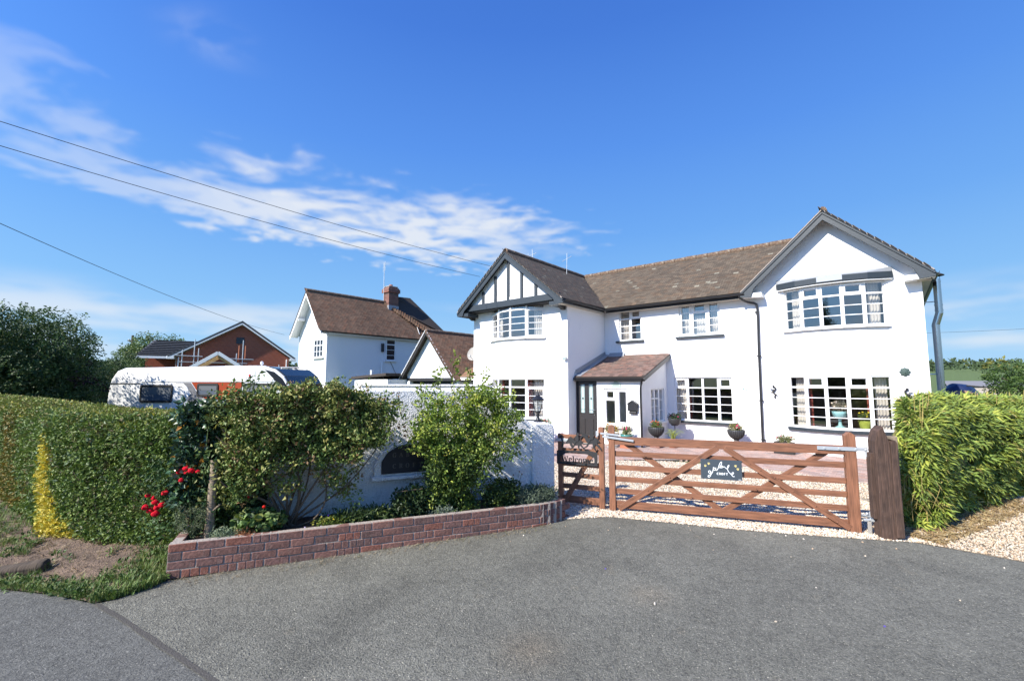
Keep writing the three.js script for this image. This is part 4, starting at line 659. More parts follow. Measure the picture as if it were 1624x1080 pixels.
// ------------------------------------------------------------------ raised brick planter
const PA = [-3.66, -4.9], PB = [0.8, -6.85];                   // front face, left and right ends, on the ground
const pd = [(PB[0] - PA[0]), (PB[1] - PA[1])], pL = Math.hypot(...pd), px = [pd[0] / pL, pd[1] / pL], pn = [px[1], -px[0]];   // pn points back from the road
const PT = Math.atan2(-px[1], px[0]);
const onPlanter = (s, d, y = 0) => [PA[0] + px[0] * s + pn[0] * d, y, PA[1] + px[1] * s + pn[1] * d];
{
  const pl = thing('brick_planter', 'long low raised bed built of four courses of pinkish brick along the tarmac', 'planter', [PA[0], 0, PA[1]], PT);
  // own axes: x along the front, z towards the road (so the bed lies at negative z)
  pl.rotation.z = -0.014; const R = RNG(301), H = 0.09, J = 0.012, bw = 0.25, bd = 0.105;
  const variants = Array.from({ length: 7 }, (_, k) => { const q = RNG(310 + k), g = new RoundedBoxGeometry(bw, H - J + 0.002, bd, 3, 0.008), P = g.attributes.position; for (let i = 0; i < P.count; i++) { const x = P.getX(i), y = P.getY(i), z = P.getZ(i), d = n3(x * 22 + k * 5, y * 30, z * 30) * 0.0035 + n3(x * 60, y * 60 + k * 9, z * 60) * 0.0015; P.setXYZ(i, x + d * 0.6, y + d * 0.6, z + d); } g.computeVertexNormals(); const m2 = muv(g); return m2; });
  // creased bricks carry upright grooves pressed at thirds of the face
  const creased = (() => { const L = []; for (const [a, w] of [[-0.085, 0.076], [0.0, 0.082], [0.086, 0.074]]) L.push(new RoundedBoxGeometry(w, H - J + 0.002, bd, 2, 0.006).translate(a, 0, 0)); return muv(merge(L)); })();
  const place = (x, y, z, turn, sx = 1, cr = false) => { const b = M('brick', cr ? creased : variants[Math.floor(R() * 7)], mat.brick[Math.floor(R() * 6)], pl, [x, y, z + (R() - 0.5) * 0.006], [(R() - 0.5) * 0.02, turn + (R() - 0.5) * 0.012, (R() - 0.5) * 0.014]); b.scale.x = sx; return b; };
  const curve = (s) => (s > pL - 0.55 ? -0.13 * Math.pow((s - pL + 0.55) / 0.55, 2) : 0);
  for (let c = 0; c < 4; c++) {
    const y = 0.012 + H * (c + 0.5); let s = c % 2 ? 0.0 : -0.11; let first = true;
    while (s < pL + 0.02) {
      let w = bw; if (first && c % 2 === 0) { w = 0.12; s = 0; }
      const mid = s + w / 2, sl = (curve(mid + 0.05) - curve(mid - 0.05)) / 0.1;
      place(mid, y + 0.004 * n3(s * 2, c, 1), -bd / 2 + curve(mid), -Math.atan(sl), (w - 0.002) / bw, !first && R() < 0.22 + 0.2 * (c === 3)); first = false; s += w + 0.011;
    }
    for (let k = 0; k < 3; k++) place(bd / 2 - 0.0, y, -bd - 0.01 - 0.128 - k * 0.262, Math.PI / 2, 1);    // left return
  }
  const mort = []; const n = 40; for (let i = 0; i < n; i++) { const s = (i + 0.5) * pL / n; mort.push(box(pL / n + 0.004, H * 4 - 0.008, bd - 0.012, s, H * 2 + 0.012, -bd / 2 + curve(s))); } mort.push(box(bd - 0.022, H * 4 - 0.008, 0.72, bd / 2, H * 2 + 0.012, -bd - 0.35)); mort.push(box(pL + 0.02, 0.02, bd + 0.03, pL / 2, 0.006, -bd / 2));
  M('mortar', mort.slice(0, -1), mat.mortar, pl);
  // bed of dark soil
  const sg = new THREE.PlaneGeometry(pL - 0.1, 0.72, 120, 20).rotateX(-Math.PI / 2).translate(pL / 2 + 0.02, 0.31, -0.46), P = sg.attributes.position; for (let i = 0; i < P.count; i++) P.setY(i, 0.315 + 0.02 * fbm(P.getX(i) * 5, P.getZ(i) * 5, 2) + 0.015 * fbm(P.getX(i) * 20, P.getZ(i) * 20, 4)); sg.computeVertexNormals();
  const so = mat.soil.clone(); so.vertexColors = false; so.color = C(0.45, 0.42, 0.4); M('soil', muv(sg), so, pl);
}

{ // dark glossy ivy hanging over the right hand end of the hedge
  const iv = thing('ivy', 'dark glossy ivy hanging over the right end of the hedge beside the rustic stake', 'ivy', onPlanter(0.1, 0.66), PT), R = RNG(211), put = [];
  const lf = tuft(5, 0.07, 0.075, 0.06, 212, { droop: 0.3 });
  for (let i = 0; i < 950; i++) { const t = R(), y = 0.42 + Math.pow(R(), 0.8) * 1.4, x = -0.18 + t * 0.62, b = 0.16 * fbm(x * 3, y * 3, 2.2); if (y < 0.55 + 0.3 * n3(x * 5, 0, 3)) continue; put.push([mat4(x, y, 0.06 + b + R() * 0.16 - 0.35 * t * t * 0.2, R() * 6, R() * 6, R() * 6, 0.7 + R() * 0.5), R() < 0.05 ? C(0.35, 0.16, 0.02) : pickC([[0.035, 0.075, 0.03, 4], [0.06, 0.12, 0.05, 2], [0.12, 0.17, 0.10, 0.8]], R)]); }
  scatter('foliage', lf, phys([1, 1, 1], 0.3, { transmission: 0.15, thickness: 0, side: THREE.DoubleSide }), iv, put);
  M('stem', [0, 1, 2, 3, 4].map((k) => tube([[-0.1 + k * 0.12, 0.1, -0.1], [-0.08 + k * 0.11, 0.7, -0.04], [-0.12 + k * 0.13, 1.5, -0.03]], 0.012, 5)), mat.stem, iv);
  M('inner_growth', rbox(0.5, 1.2, 0.2, 0.12, 0.98, -0.1, 0.08), mat.twig, iv);
}
// ------------------------------------------------------------------ white garden wall, its pillar, lantern and name plate
const WD = 0.78;                                              // wall face behind the front of the planter
{
  const w = thing('garden_wall', 'white roughcast garden wall behind the planter, sweeping down to a square pillar by the gate', 'wall', onPlanter(0, WD), PT);
  // own axes: x along, z towards the road; face at z = 0
  const X = pL + 0.24;                                        // free end of the pillar
  const pts = [[0.0, 0], [X - 0.4, 0]], top = [[X - 0.4, 1.36], [X - 0.5, 1.42], [X - 0.62, 1.52], [X - 0.8, 1.64], [X - 1.05, 1.76], [X - 1.35, 1.86], [X - 1.75, 1.925], [X - 2.3, 1.95], [1.5, 1.95], [0.9, 1.93], [0.4, 1.86], [0.0, 1.78]];
  M('wall_panel', ext(shape([...pts, ...top]), 0.24, 0.03, 2).translate(0, 0, -0.27), mat.roughcast, w);
  M('pillar', ext(shape([[X - 0.4, 0], [X - 0.03, 0], [X - 0.03, 1.29], [X - 0.05, 1.345], [X - 0.12, 1.375], [X - 0.3, 1.38], [X - 0.38, 1.36], [X - 0.4, 1.3]]), 0.38, 0.03, 2).translate(0, 0, -0.37), mat.roughcast, w);
  const K = pL - 2.23;
  M('plate_surround', ext(shape([[K - 0.45, 0.76], [K + 0.45, 0.76], [K + 0.45, 0.9], [K + 0.36, 1.06], [K + 0.18, 1.17], [K, 1.2], [K - 0.2, 1.17], [K - 0.37, 1.06], [K - 0.45, 0.9]]), 0.02, 0.012).translate(0, 0, 0.035), mat.roughcast, w);
  M('ledge', rbox(1.0, 0.05, 0.12, K, 0.73, 0.08, 0.012), mat.roughcast, w);
  const np = thing('name_plate', 'dark arched slate name plate set into the white wall behind the plants', 'name plate', onPlanter(K, WD - 0.068), PT);
  const cv = document.createElement('canvas'); cv.width = 512; cv.height = 256; const x = cv.getContext('2d'); x.fillStyle = '#1b1c24'; x.fillRect(0, 0, 512, 256); x.fillStyle = '#5d5850'; x.font = 'bold 52px serif'; x.textAlign = 'center'; for (const [t, y, sp] of [['GABLE', 120, 62], ['CROFT', 214, 62]]) [...t].forEach((ch, i) => x.fillText(ch, 256 + (i - 2) * sp, y));
  const tx = new THREE.CanvasTexture(cv); tx.colorSpace = THREE.SRGBColorSpace; tx.repeat.set(1 / 0.78, 1 / 0.42); tx.offset.set(0.5, 0); tx.wrapS = tx.wrapT = THREE.RepeatWrapping;
  M('plate', ext(shape([[-0.36, 0], [0.36, 0], [0.36, 0.17], [0.28, 0.29], [0.14, 0.37], [0, 0.395], [-0.14, 0.37], [-0.28, 0.29], [-0.36, 0.17]]), 0.02, 0.004), std([1, 1, 1], 0.6, { map: tx }), np, [0, 0.79, 0]);
  const ln = thing('lantern', 'black carriage lantern standing on the white gate pillar', 'lamp', onPlanter(pL + 0.03, WD + 0.17, 1.405), PT);
  const six = (r0, r1, h, y) => new THREE.CylinderGeometry(r0, r1, h, 6).translate(0, y, 0);
  M('base', [lathe([[0.001, 0], [0.075, 0], [0.075, 0.012], [0.05, 0.03], [0.03, 0.06], [0.024, 0.1], [0.034, 0.12], [0.022, 0.14], [0.05, 0.165], [0.055, 0.175], [0.001, 0.178]], 14)], mat.black, ln);
  M('roof', [six(0.028, 0.112, 0.075, 0.42), six(0.012, 0.03, 0.035, 0.475), sph(0.014, 0, 0.50, 0), new THREE.ConeGeometry(0.008, 0.05, 6).translate(0, 0.535, 0), six(0.112, 0.104, 0.014, 0.377)], mat.black, ln);
  const bars6 = []; for (let k = 0; k < 6; k++) { const a = k * Math.PI / 3 + Math.PI / 6; bars6.push(bar([0.052 * Math.sin(a), 0.18, 0.052 * Math.cos(a)], [0.094 * Math.sin(a), 0.372, 0.094 * Math.cos(a)], 0.006, 5)); } M('frame', [...bars6, six(0.056, 0.05, 0.014, 0.182)], mat.black, ln);
  for (let k = 0; k < 6; k++) { const a = k * Math.PI / 3 + Math.PI / 6, b = a + Math.PI / 3; M('pane', poly3([[0.05 * Math.sin(a), 0.186, 0.05 * Math.cos(a)], [0.05 * Math.sin(b), 0.186, 0.05 * Math.cos(b)], [0.09 * Math.sin(b), 0.37, 0.09 * Math.cos(b)], [0.09 * Math.sin(a), 0.37, 0.09 * Math.cos(a)]]), phys([0.85, 0.87, 0.85], 0.25, { transmission: 0.85, thickness: 0 }), ln); }
  M('bulb', [sph(0.02, 0, 0.26, 0), cyl(0.012, 0.012, 0.06, 0, 0.21, 0)], mat.white, ln);
  const gw = thing('yard_wall', 'low white wall top showing beyond the garden wall and the yellow conifer', 'wall', [-3.4, 0, -11.6], rad(-4)); M('wall_panel', rbox(3.4, 1.99, 0.22, 1.2, 0.995, 0, 0.03), mat.roughcast, gw); M('coping', rbox(3.44, 0.05, 0.3, 1.2, 2.0, 0, 0.02), mat.roughcast, gw);
}
// ------------------------------------------------------------------ wooden gates
const RAILS = [[1.13, 0.125], [0.92, 0.085], [0.70, 0.08], [0.515, 0.08], [0.325, 0.08], [0.115, 0.115]];
{
  const A = [1.55, -7.5], B = [4.85, -6.4], L = Math.hypot(B[0] - A[0], B[1] - A[1]), turn = -Math.atan2(B[1] - A[1], B[0] - A[0]);
  const g = thing('field_gate', 'wide brown stained five bar wooden gate with crossed braces across the drive', 'gate', [A[0], 0.0, A[1]], turn);
  // own axes: x from the meeting stile to the hinge stile, z towards the road
  const upright = (x, w, t, y1, round = 0.02) => { const s = shape([[-w / 2, 0.02], [w / 2, 0.02], [w / 2, y1 - round], [w / 2 - round * 1.2, y1], [-w / 2 + round * 1.2, y1], [-w / 2, y1 - round]]); return muv(ext(s, t, 0.004).translate(x, 0, -t / 2)); };
  M('stile', upright(0.105, 0.092, 0.075, 1.375), mat.gateupright, g);
  M('stile', upright(3.42, 0.128, 0.08, 1.38, 0.045), mat.gateupright, g);
  RAILS.forEach(([y, w], k) => { M('rail', rbox(3.2, w, k === 0 ? 0.07 : 0.028, 1.75, y, 0, 0.005), mat.gatewood, g); });
  const br = (a, b, z) => M('brace', plank([...a, z], [...b, z], 0.088, 0.022), mat.gatewood, g);
  br([0.2, 0.05], [1.70, 1.09], 0.036); br([1.80, 1.09], [3.36, 0.06], 0.036); br([0.32, 1.10], [1.72, 0.14], -0.03); br([3.18, 1.12], [1.76, 0.14], -0.03);
  for (const [x, y] of [[0.2, 0.11], [1.0, 0.6], [0.66, 0.37], [1.35, 0.84], [2.27, 0.79], [2.13, 0.87], [2.68, 0.51], [2.45, 0.69], [2.95, 0.33], [3.2, 0.13], [1.0, 0.33], [1.3, 0.33], [2.2, 0.515], [2.5, 0.69], [0.62, 0.92]]) M('bolt_head', new THREE.SphereGeometry(0.011, 8, 5, 0, 6.3, 0, 1.5).rotateX(Math.PI / 2).translate(x, y, 0.048), mat.gatewood, g);
  const strap = G('hinge_strap', g, [0, 0, 0]); M('band', rbox(0.58, 0.052, 0.008, 3.30, 1.152, 0.052, 0.003), mat.galv, strap); M('band', rbox(0.5, 0.05, 0.006, 3.28, 1.152, -0.045, 0.003), mat.galv, strap);
  for (const x of [3.1, 3.28, 3.48]) M('bolt', cyl(0.013, 0.013, 0.012, 0, 0, 0, 8).rotateX(Math.PI / 2).translate(x, 1.152, 0.06), mat.galv, strap);
  M('eye', [new THREE.TorusGeometry(0.022, 0.008, 6, 12).rotateX(Math.PI / 2).translate(3.60, 1.152, 0.04), cyl(0.013, 0.013, 0.13, 3.60, 1.12, 0.04, 8), bar([3.60, 1.09, 0.04], [3.72, 1.08, 0.0], 0.013, 8)], mat.galv, strap);
  const low = G('lower_hinge', g, [0, 0, 0]); M('bracket', [rbox(0.2, 0.035, 0.03, 3.55, 0.24, 0.0, 0.005), rbox(0.16, 0.03, 0.05, 3.6, 0.19, 0.02, 0.005), bar([3.5, 0.26, 0.03], [3.7, 0.22, 0.02], 0.012), bar([3.61, 0.3, 0.0], [3.61, 0.1, 0.0], 0.014), sph(0.02, 3.56, 0.28, 0.04)], mat.galv, low);
  M('drop_bolt', [rbox(0.05, 0.2, 0.03, 3.585, 0.1, 0.03, 0.01)], mat.concrete, low);
  const latch = G('latch', g, [0, 0, 0]); M('band', [rbox(0.5, 0.034, 0.012, 0.08, 1.19, 0.058, 0.003).rotateZ(-0.11).translate(0, -0.005, 0), rbox(0.3, 0.03, 0.012, -0.02, 1.235, 0.06, 0.003).rotateZ(-0.08), rbox(0.03, 0.1, 0.02, -0.13, 1.23, 0.06)], mat.galv, latch);
}
{
  const A = [0.80, -7.86], B = [1.545, -7.515], turn = -Math.atan2(B[1] - A[1], B[0] - A[0]);
  const g = thing('side_gate', 'short brown wooden gate leaf hung from the white pillar', 'gate', [A[0], 0, A[1]], turn);
  M('stile', rbox(0.085, 1.18, 0.07, 0.05, 0.61, 0), mat.gateupright, g); M('stile', rbox(0.09, 1.32, 0.075, 0.765, 0.68, 0, 0.008), mat.gateupright, g);
  RAILS.forEach(([y, w], k) => M('rail', rbox(0.64, w, k === 0 ? 0.07 : 0.028, 0.41, y, 0, 0.005), mat.gatewood, g));
  M('brace', plank([0.12, 0.06, 0.032], [0.72, 1.08, 0.032], 0.088, 0.022), mat.gatewood, g);
  const h = G('hinge_strap', g); M('band', rbox(0.28, 0.05, 0.008, 0.1, 1.10, 0.047, 0.003), mat.galv, h); M('bolt', cyl(0.016, 0.016, 0.014, 0, 0, 0, 8).rotateX(Math.PI / 2).translate(0.18, 1.10, 0.054), mat.galv, h);
  // black cut out sign with a hunting party: hound, two riders, arched board with the word Welcome
  const s = thing('welcome_sign', 'black cut out metal sign with riders and hound above the word Welcome', 'sign', [A[0], 0, A[1]], turn); s.translateZ(0.06);
  const cut = (pts) => ext(shape(pts), 0.006); const k = (pts, x, y, sc) => pts.map(([a, b]) => [x + a * sc, y + b * sc]);
  const horse = [[0, 0.42], [-0.16, 0.60], [-0.26, 0.86], [-0.42, 0.92], [-0.60, 0.72], [-0.66, 0.76], [-0.54, 1.0], [-0.36, 1.12], [-0.28, 1.2], [-0.24, 1.1], [-0.06, 0.98], [0.05, 0.84], [0.4, 0.82], [0.62, 0.9], [0.78, 0.8], [0.92, 0.56], [1.02, 0.62], [0.96, 0.78], [0.82, 0.9], [0.72, 0.92], [0.76, 0.62], [0.7, 0.5], [0.9, 0.26], [1.06, 0.0], [0.98, -0.02], [0.78, 0.2], [0.56, 0.38], [0.5, 0.2], [0.62, -0.06], [0.54, -0.08], [0.38, 0.18], [0.34, 0.4], [0.1, 0.36], [-0.06, 0.14], [-0.3, 0.02], [-0.34, 0.1], [-0.12, 0.24], [-0.1, 0.34], [-0.36, 0.3], [-0.38, 0.38]];
  const rider = [[0.14, 0.78], [0.04, 0.86], [0.02, 0.5], [0.12, 0.48], [0.2, 0.7], [0.44, 0.78], [0.46, 1.1], [0.4, 1.28], [0.46, 1.32], [0.48, 1.46], [0.4, 1.54], [0.28, 1.54], [0.2, 1.46], [0.16, 1.42], [0.22, 1.38], [0.24, 1.28], [0.14, 1.18], [-0.04, 1.02], [-0.02, 0.96], [0.14, 1.06]];
  const hound = [[0, 0.3], [-0.14, 0.44], [-0.24, 0.66], [-0.2, 0.8], [-0.36, 0.74], [-0.46, 0.66], [-0.42, 0.6], [-0.28, 0.6], [-0.2, 0.34], [-0.24, 0.02], [-0.16, 0.02], [-0.08, 0.24], [0.3, 0.3], [0.46, 0.02], [0.56, 0.02], [0.5, 0.34], [0.58, 0.5], [0.82, 0.72], [0.78, 0.76], [0.5, 0.58], [0.2, 0.56]];
  M('hound', cut(k(hound, 0.15, 0.97, 0.26)), mat.blackmatt, s); M('horse', cut(k(horse, 0.31, 0.95, 0.185)), mat.blackmatt, s, [0, 0, 0.002]); M('horse', cut(k(horse, 0.55, 0.97, 0.22)), mat.blackmatt, s, [0, 0, -0.005]);
  M('rider', cut(k(rider, 0.31, 0.95, 0.185)), mat.blackmatt, s, [0, 0, 0.009]); M('rider', cut(k(rider, 0.55, 0.97, 0.22)), mat.blackmatt, s, [0, 0, 0.003]); M('hunting_horn', plank([0.545, 1.2, 0.006], [0.42, 1.245, 0.006], 0.016, 0.006), mat.blackmatt, s);
  M('board_frame', ext(shape([[0.0, 0.7], [0.71, 0.7], [0.71, 0.925], [0.6, 0.94], [0.55, 0.965], [0.5, 0.94], [0.0, 0.92]], [[[0.055, 0.735], [0.655, 0.735], [0.655, 0.83], [0.56, 0.88], [0.36, 0.905], [0.15, 0.875], [0.055, 0.82]]]), 0.006), mat.blackmatt, s);
  const { FontLoader } = await import('three/addons/loaders/FontLoader.js'); const font = await new FontLoader().loadAsync('fonts/droid/droid_serif_bold.typeface.json');
  const { TextGeometry } = await import('three/addons/geometries/TextGeometry.js');
  const t = new TextGeometry('Welcome', { font, size: 0.098, depth: 0.005, curveSegments: 4, bevelEnabled: false }); t.computeBoundingBox(); const tw = t.boundingBox.max.x; t.scale(0.555 / tw, 1, 1).translate(0.078, 0.737, 0.001); M('lettering', t, mat.blackmatt, s);
  for (const x of [0.1, 0.62]) M('chain_link', new THREE.TorusGeometry(0.012, 0.003, 5, 10).translate(x, 1.0, -0.006), mat.blackmatt, s);
}
{ // slate sign on the wide gate
  const A = [1.55, -7.5], B = [4.85, -6.4], turn = -Math.atan2(B[1] - A[1], B[0] - A[0]);
  const s = thing('slate_sign', 'dark slate house sign with white lettering and gold paw prints fixed to the wide gate', 'sign', [A[0], 0, A[1]], turn); s.translateX(1.735); s.translateY(0.62); s.translateZ(0.065);
  const cv = document.createElement('canvas'); cv.width = 640; cv.height = 330; const x = cv.getContext('2d'); x.fillStyle = '#3a444d'; x.fillRect(0, 0, 640, 330); const R = RNG(401); for (let i = 0; i < 4000; i++) { x.fillStyle = `rgba(${R() < 0.5 ? '20,26,32' : '92,104,114'},${R() * 0.18})`; x.fillRect(R() * 640, R() * 330, 1 + R() * 7, 1 + R() * 2); }
  const paw = (a, b, r) => { x.fillStyle = '#d5c27c'; x.save(); x.translate(a, b); x.rotate(r); x.beginPath(); x.ellipse(0, 6, 13, 11, 0, 0, 7); x.fill(); for (const [u, v] of [[-16, -6], [-6, -15], [6, -15], [16, -6]]) { x.beginPath(); x.ellipse(u, v, 5, 7, 0, 0, 7); x.fill(); } x.restore(); };
  paw(72, 112, 0.4); paw(128, 74, 0.4); paw(545, 92, -0.3); paw(578, 142, -0.3);
  x.strokeStyle = '#f4f6f7'; x.lineWidth = 9; x.lineCap = x.lineJoin = 'round';
  const stroke = (p) => { x.beginPath(); x.moveTo(p[0], p[1]); for (let i = 2; i + 3 < p.length; i += 4) x.quadraticCurveTo(p[i], p[i + 1], p[i + 2], p[i + 3]); x.stroke(); };
  stroke([152, 196, 132, 182, 122, 202, 116, 228, 138, 232, 160, 228, 158, 200, 164, 240, 150, 272, 134, 308, 112, 296, 104, 274, 132, 262, 170, 250, 188, 200, 196, 168, 200, 130]);   // g
  stroke([232, 146, 208, 128, 202, 156, 204, 186, 224, 178, 238, 164, 238, 136, 234, 172, 246, 180, 268, 170, 284, 110]);                                               // a
  stroke([284, 110, 310, 30, 330, 34, 344, 50, 306, 110, 296, 130, 300, 134, 326, 88, 340, 100, 352, 126, 312, 132, 340, 132, 366, 108, 400, 140, 414, 146]);            // b
  stroke([414, 146, 446, 98, 444, 82, 430, 76, 420, 118, 414, 170, 440, 200, 466, 226, 478, 238]);                                                                    // l
  stroke([478, 238, 520, 214, 508, 200, 484, 192, 480, 232, 484, 272, 520, 264]);                                                                              // e
  x.fillStyle = '#f4f6f7'; x.font = 'bold 52px sans-serif'; x.textAlign = 'center'; [...'CROFT'].forEach((c, i) => x.fillText(c, 262 + i * 36, 250));
  x.font = 'italic bold 17px serif'; x.fillText('Slate', 600, 318);
  const tx = new THREE.CanvasTexture(cv); tx.colorSpace = THREE.SRGBColorSpace; tx.wrapS = tx.wrapT = THREE.RepeatWrapping; tx.repeat.set(1 / 0.57, 1 / 0.295); tx.offset.set(0.5, 0);
  M('slate', muv(new THREE.BoxGeometry(0.57, 0.295, 0.012).translate(0, 0.1475, 0)), std([1, 1, 1], 0.6, { map: tx }), s);
  for (const [a, b] of [[-0.26, 0.03], [0.26, 0.03], [-0.26, 0.265], [0.26, 0.265]]) M('screw', cyl(0.006, 0.006, 0.006, 0, 0, 0, 8).rotateX(Math.PI / 2).translate(a, b, 0.008), mat.brass, s);
}
{ // massive old gate post with its strakes
  const p = thing('gate_post', 'massive weathered dark timber gate post with a pointed top beside the bamboo', 'gate post', [5.09, -0.02, -6.22], rad(-16)); p.scale.x = 0.76;
  const main = (w, t, y, c, sx) => { const s = shape([[-w / 2, 0], [w / 2, 0], [w / 2 - 0.01, y - c], [w * 0.2, y - c * 0.35], [0.0 + sx, y], [-w * 0.22, y - c * 0.3], [-w / 2 + 0.008, y - c]]); const g = ext(s, t, 0.008, 2).translate(0, 0, -t / 2), P = g.attributes.position; for (let i = 0; i < P.count; i++) { const y2 = P.getY(i); P.setX(i, P.getX(i) + 0.006 * n3(P.getZ(i) * 9, y2 * 7, 1)); } g.computeVertexNormals(); return muv(g); };
  M('post', main(0.22, 0.2, 1.5, 0.19, 0.02), mat.oldpost, p, [-0.04, 0, 0.02]).rotation.z = 0.012;
  M('strake', main(0.10, 0.16, 1.27, 0.05, -0.04), mat.oldpost, p, [0.11, 0.07, 0.06]).rotation.z = 0.0;
  M('strake', rbox(0.05, 0.88, 0.12, 0, 0.44, 0), mat.oldpost, p, [-0.185, 0.26, -0.02]);
  M('rear_post', [rbox(0.11, 1.36, 0.11, 0.24, 0.68, -0.12, 0.01)], mat.stake, p);
}

// ------------------------------------------------------------------ plants of the raised bed
const bedPlant = (name, label, cat, s, d, y = 0.305 - 0.014 * s) => thing(name, label, cat, onPlanter(s, d, y), PT);
{ // big rambling rose spread over the wall: long bare canes below, a heavy head of small leaves above
  const r = bedPlant('rambling_rose', 'large rambling rose with bare canes and a broad olive head over the white wall', 'rose bush', 1.12, 0.46), R = RNG(501);
  // own axes: x along the wall, z towards the road
  const canes = [];
  const ends = []; for (let i = 0; i < 11; i++) { const a = i / 10, ex = lerp(-0.85, 1.15, a) + (R() - 0.5) * 0.2, ey = 1.25 + 0.5 * Math.sin(a * 3.0) * R() - 0.15 * Math.abs(a - 0.45), ez = 0.05 + R() * 0.3, bx = (R() - 0.5) * 0.2; const mid = [lerp(bx, ex, 0.2 + 0.5 * R()) + (R() - 0.5) * 0.5, 0.4 + R() * 0.3, 0.02 + R() * 0.25]; canes.push(tube([[bx, -0.02, (R() - 0.5) * 0.1], mid, [ex, ey, ez]], 0.013 + R() * 0.009, 6, 18, 0.4)); ends.push([ex, ey, ez]); }
  canes.push(tube([[0.06, 0, 0.04], [-0.25, 0.36, 0.12], [-0.62, 0.56, 0.2], [-0.75, 0.7, 0.22]], 0.022, 6, 20, 0.4), tube([[0.1, 0, 0.06], [0.3, 0.1, 0.16], [0.42, 0.32, 0.2], [0.4, 0.62, 0.16], [0.3, 0.9, 0.1]], 0.013, 6, 20, 0.6), tube([[0, 0, 0.05], [-0.2, 0.3, 0.1], [-0.2, 0.55, 0.1], [0.1, 0.7, 0.1], [0.35, 0.68, 0.12]], 0.012, 6, 20, 0.5));
  for (const c of canes) M('cane', c, mat.stem, r);
  const col = (p, q) => { const top = sstep(1.0, 1.75, p[1]); return pickC([[0.18, 0.25, 0.055, 4], [0.27, 0.28, 0.07, 2 + 3 * top], [0.12, 0.19, 0.04, 3], [0.25, 0.15, 0.07, 0.7 + 1.2 * top], [0.36, 0.34, 0.1, 0.6 + top]], q, 0.6); };
  const pts = [], sh = (x, y) => { // outline of the head seen along the wall's normal; shoots set out within it
    const up = 1.70 - 0.34 * Math.pow(Math.abs((x - 0.2) / 1.1), 2.4) + 0.14 * fbm(x * 2.3, 1, 1), lo = 0.78 + 0.16 * Math.sin(x * 3.1 + 0.9) + 0.35 * fbm(x * 2.6, 4, 2); return y < up && y > lo && x > -0.5 && x < 1.0; };
  let guard = 0, made = 0; while (made < 430 && guard++ < 20000) { // each shoot arches out and down, leaved along its length
    const x = -0.9 + R() * 2.0, y = 0.6 + R() * 1.15; if (!sh(x, y)) continue; made++; const out = sstep(0.9, 1.6, y), a = (x - 0.15) * 0.8 + (R() - 0.5) * 2.2, l = 0.18 + R() * 0.3, z0 = -0.1 + R() * 0.3, dy = (R() - 0.35) * 0.5 + 0.25 * out, n = 7 + Math.floor(R() * 6);
    for (let j = 0; j < n; j++) { const t = j / (n - 1); pts.push([x + Math.sin(a) * l * t + (R() - 0.5) * 0.055, y + dy * l * t * 1.2 - 0.28 * l * t * t + (R() - 0.5) * 0.055, z0 + (0.1 + 0.2 * R()) * t + (R() - 0.5) * 0.05]); } }
  // drooping outliers and the low tendrils to either side
  for (let i = 0; i < 420; i++) { const k = Math.floor(R() * 11), c = [[-0.5, 0.55, 0.2], [-0.46, 0.72, 0.24], [0.55, 0.55, 0.16], [0.72, 0.42, 0.12], [0.92, 0.62, 0.1], [0.4, 0.72, 0.2], [0.0, 0.62, 0.2], [-0.35, 0.65, 0.2], [1.15, 0.7, 0.1], [-0.74, 0.62, 0.06], [-0.72, 0.92, 0.0]][k]; pts.push([c[0] + (R() - 0.5) * 0.3, c[1] + (R() - 0.5) * 0.34, c[2] + (R() - 0.5) * 0.14]); }
  { const keep = pts.filter(([x, y]) => !(x > 0.82 && y < 0.98)); pts.length = 0; pts.push(...keep); }
  scatter('foliage', T2, mat.leaf, r, sprays(pts.filter((_, i) => i % 2), R, 0.5, 0.88, col)); scatter('foliage', T2b, mat.leaf, r, sprays(pts.filter((_, i) => !(i % 2)), R, 0.5, 0.88, col));
  const leader = []; // tall soft shoots standing against the sky
  for (const [x, y, h] of [[-0.72, 1.45, 0.38], [-0.6, 1.4, 0.46], [-0.35, 1.5, 0.34], [-0.45, 1.45, 0.5], [-0.9, 1.35, 0.3], [-0.2, 1.5, 0.32], [0.72, 1.6, 0.12], [1.2, 1.3, 0.3], [1.1, 1.35, 0.22]]) { const lean = (R() - 0.4) * 0.2; M('shoot', tube([[x, y - 0.3, 0.08], [x + lean * 0.4, y + h * 0.5, 0.1], [x + lean, y + h, 0.12]], 0.006, 5, 10, 0.4), mat.greenstem, r); for (let j = 0; j < 13; j++) { const t = j / 12; leader.push([x + lean * t + (R() - 0.5) * 0.06, y - 0.05 + h * t, 0.1 + (R() - 0.5) * 0.06]); } }
  scatter('young_leaf', tuft(4, 0.04, 0.085, 0.045, 505, { droop: 0.4 }), mat.leaf, r, sprays(leader, R, 0.7, 1.05, () => pickC([[0.11, 0.16, 0.04, 3], [0.07, 0.12, 0.03, 2], [0.16, 0.19, 0.06, 1]], R)));
  const red = mat.petal(0.42, 0.02, 0.02); for (const [x, y, z] of [[-0.42, 0.46, 0.24], [-0.34, 0.78, 0.3], [0.05, 0.5, 0.26]]) flower('rose', [x, y, z], 0.03, red, r, (y * 1000) | 0, 8);
}
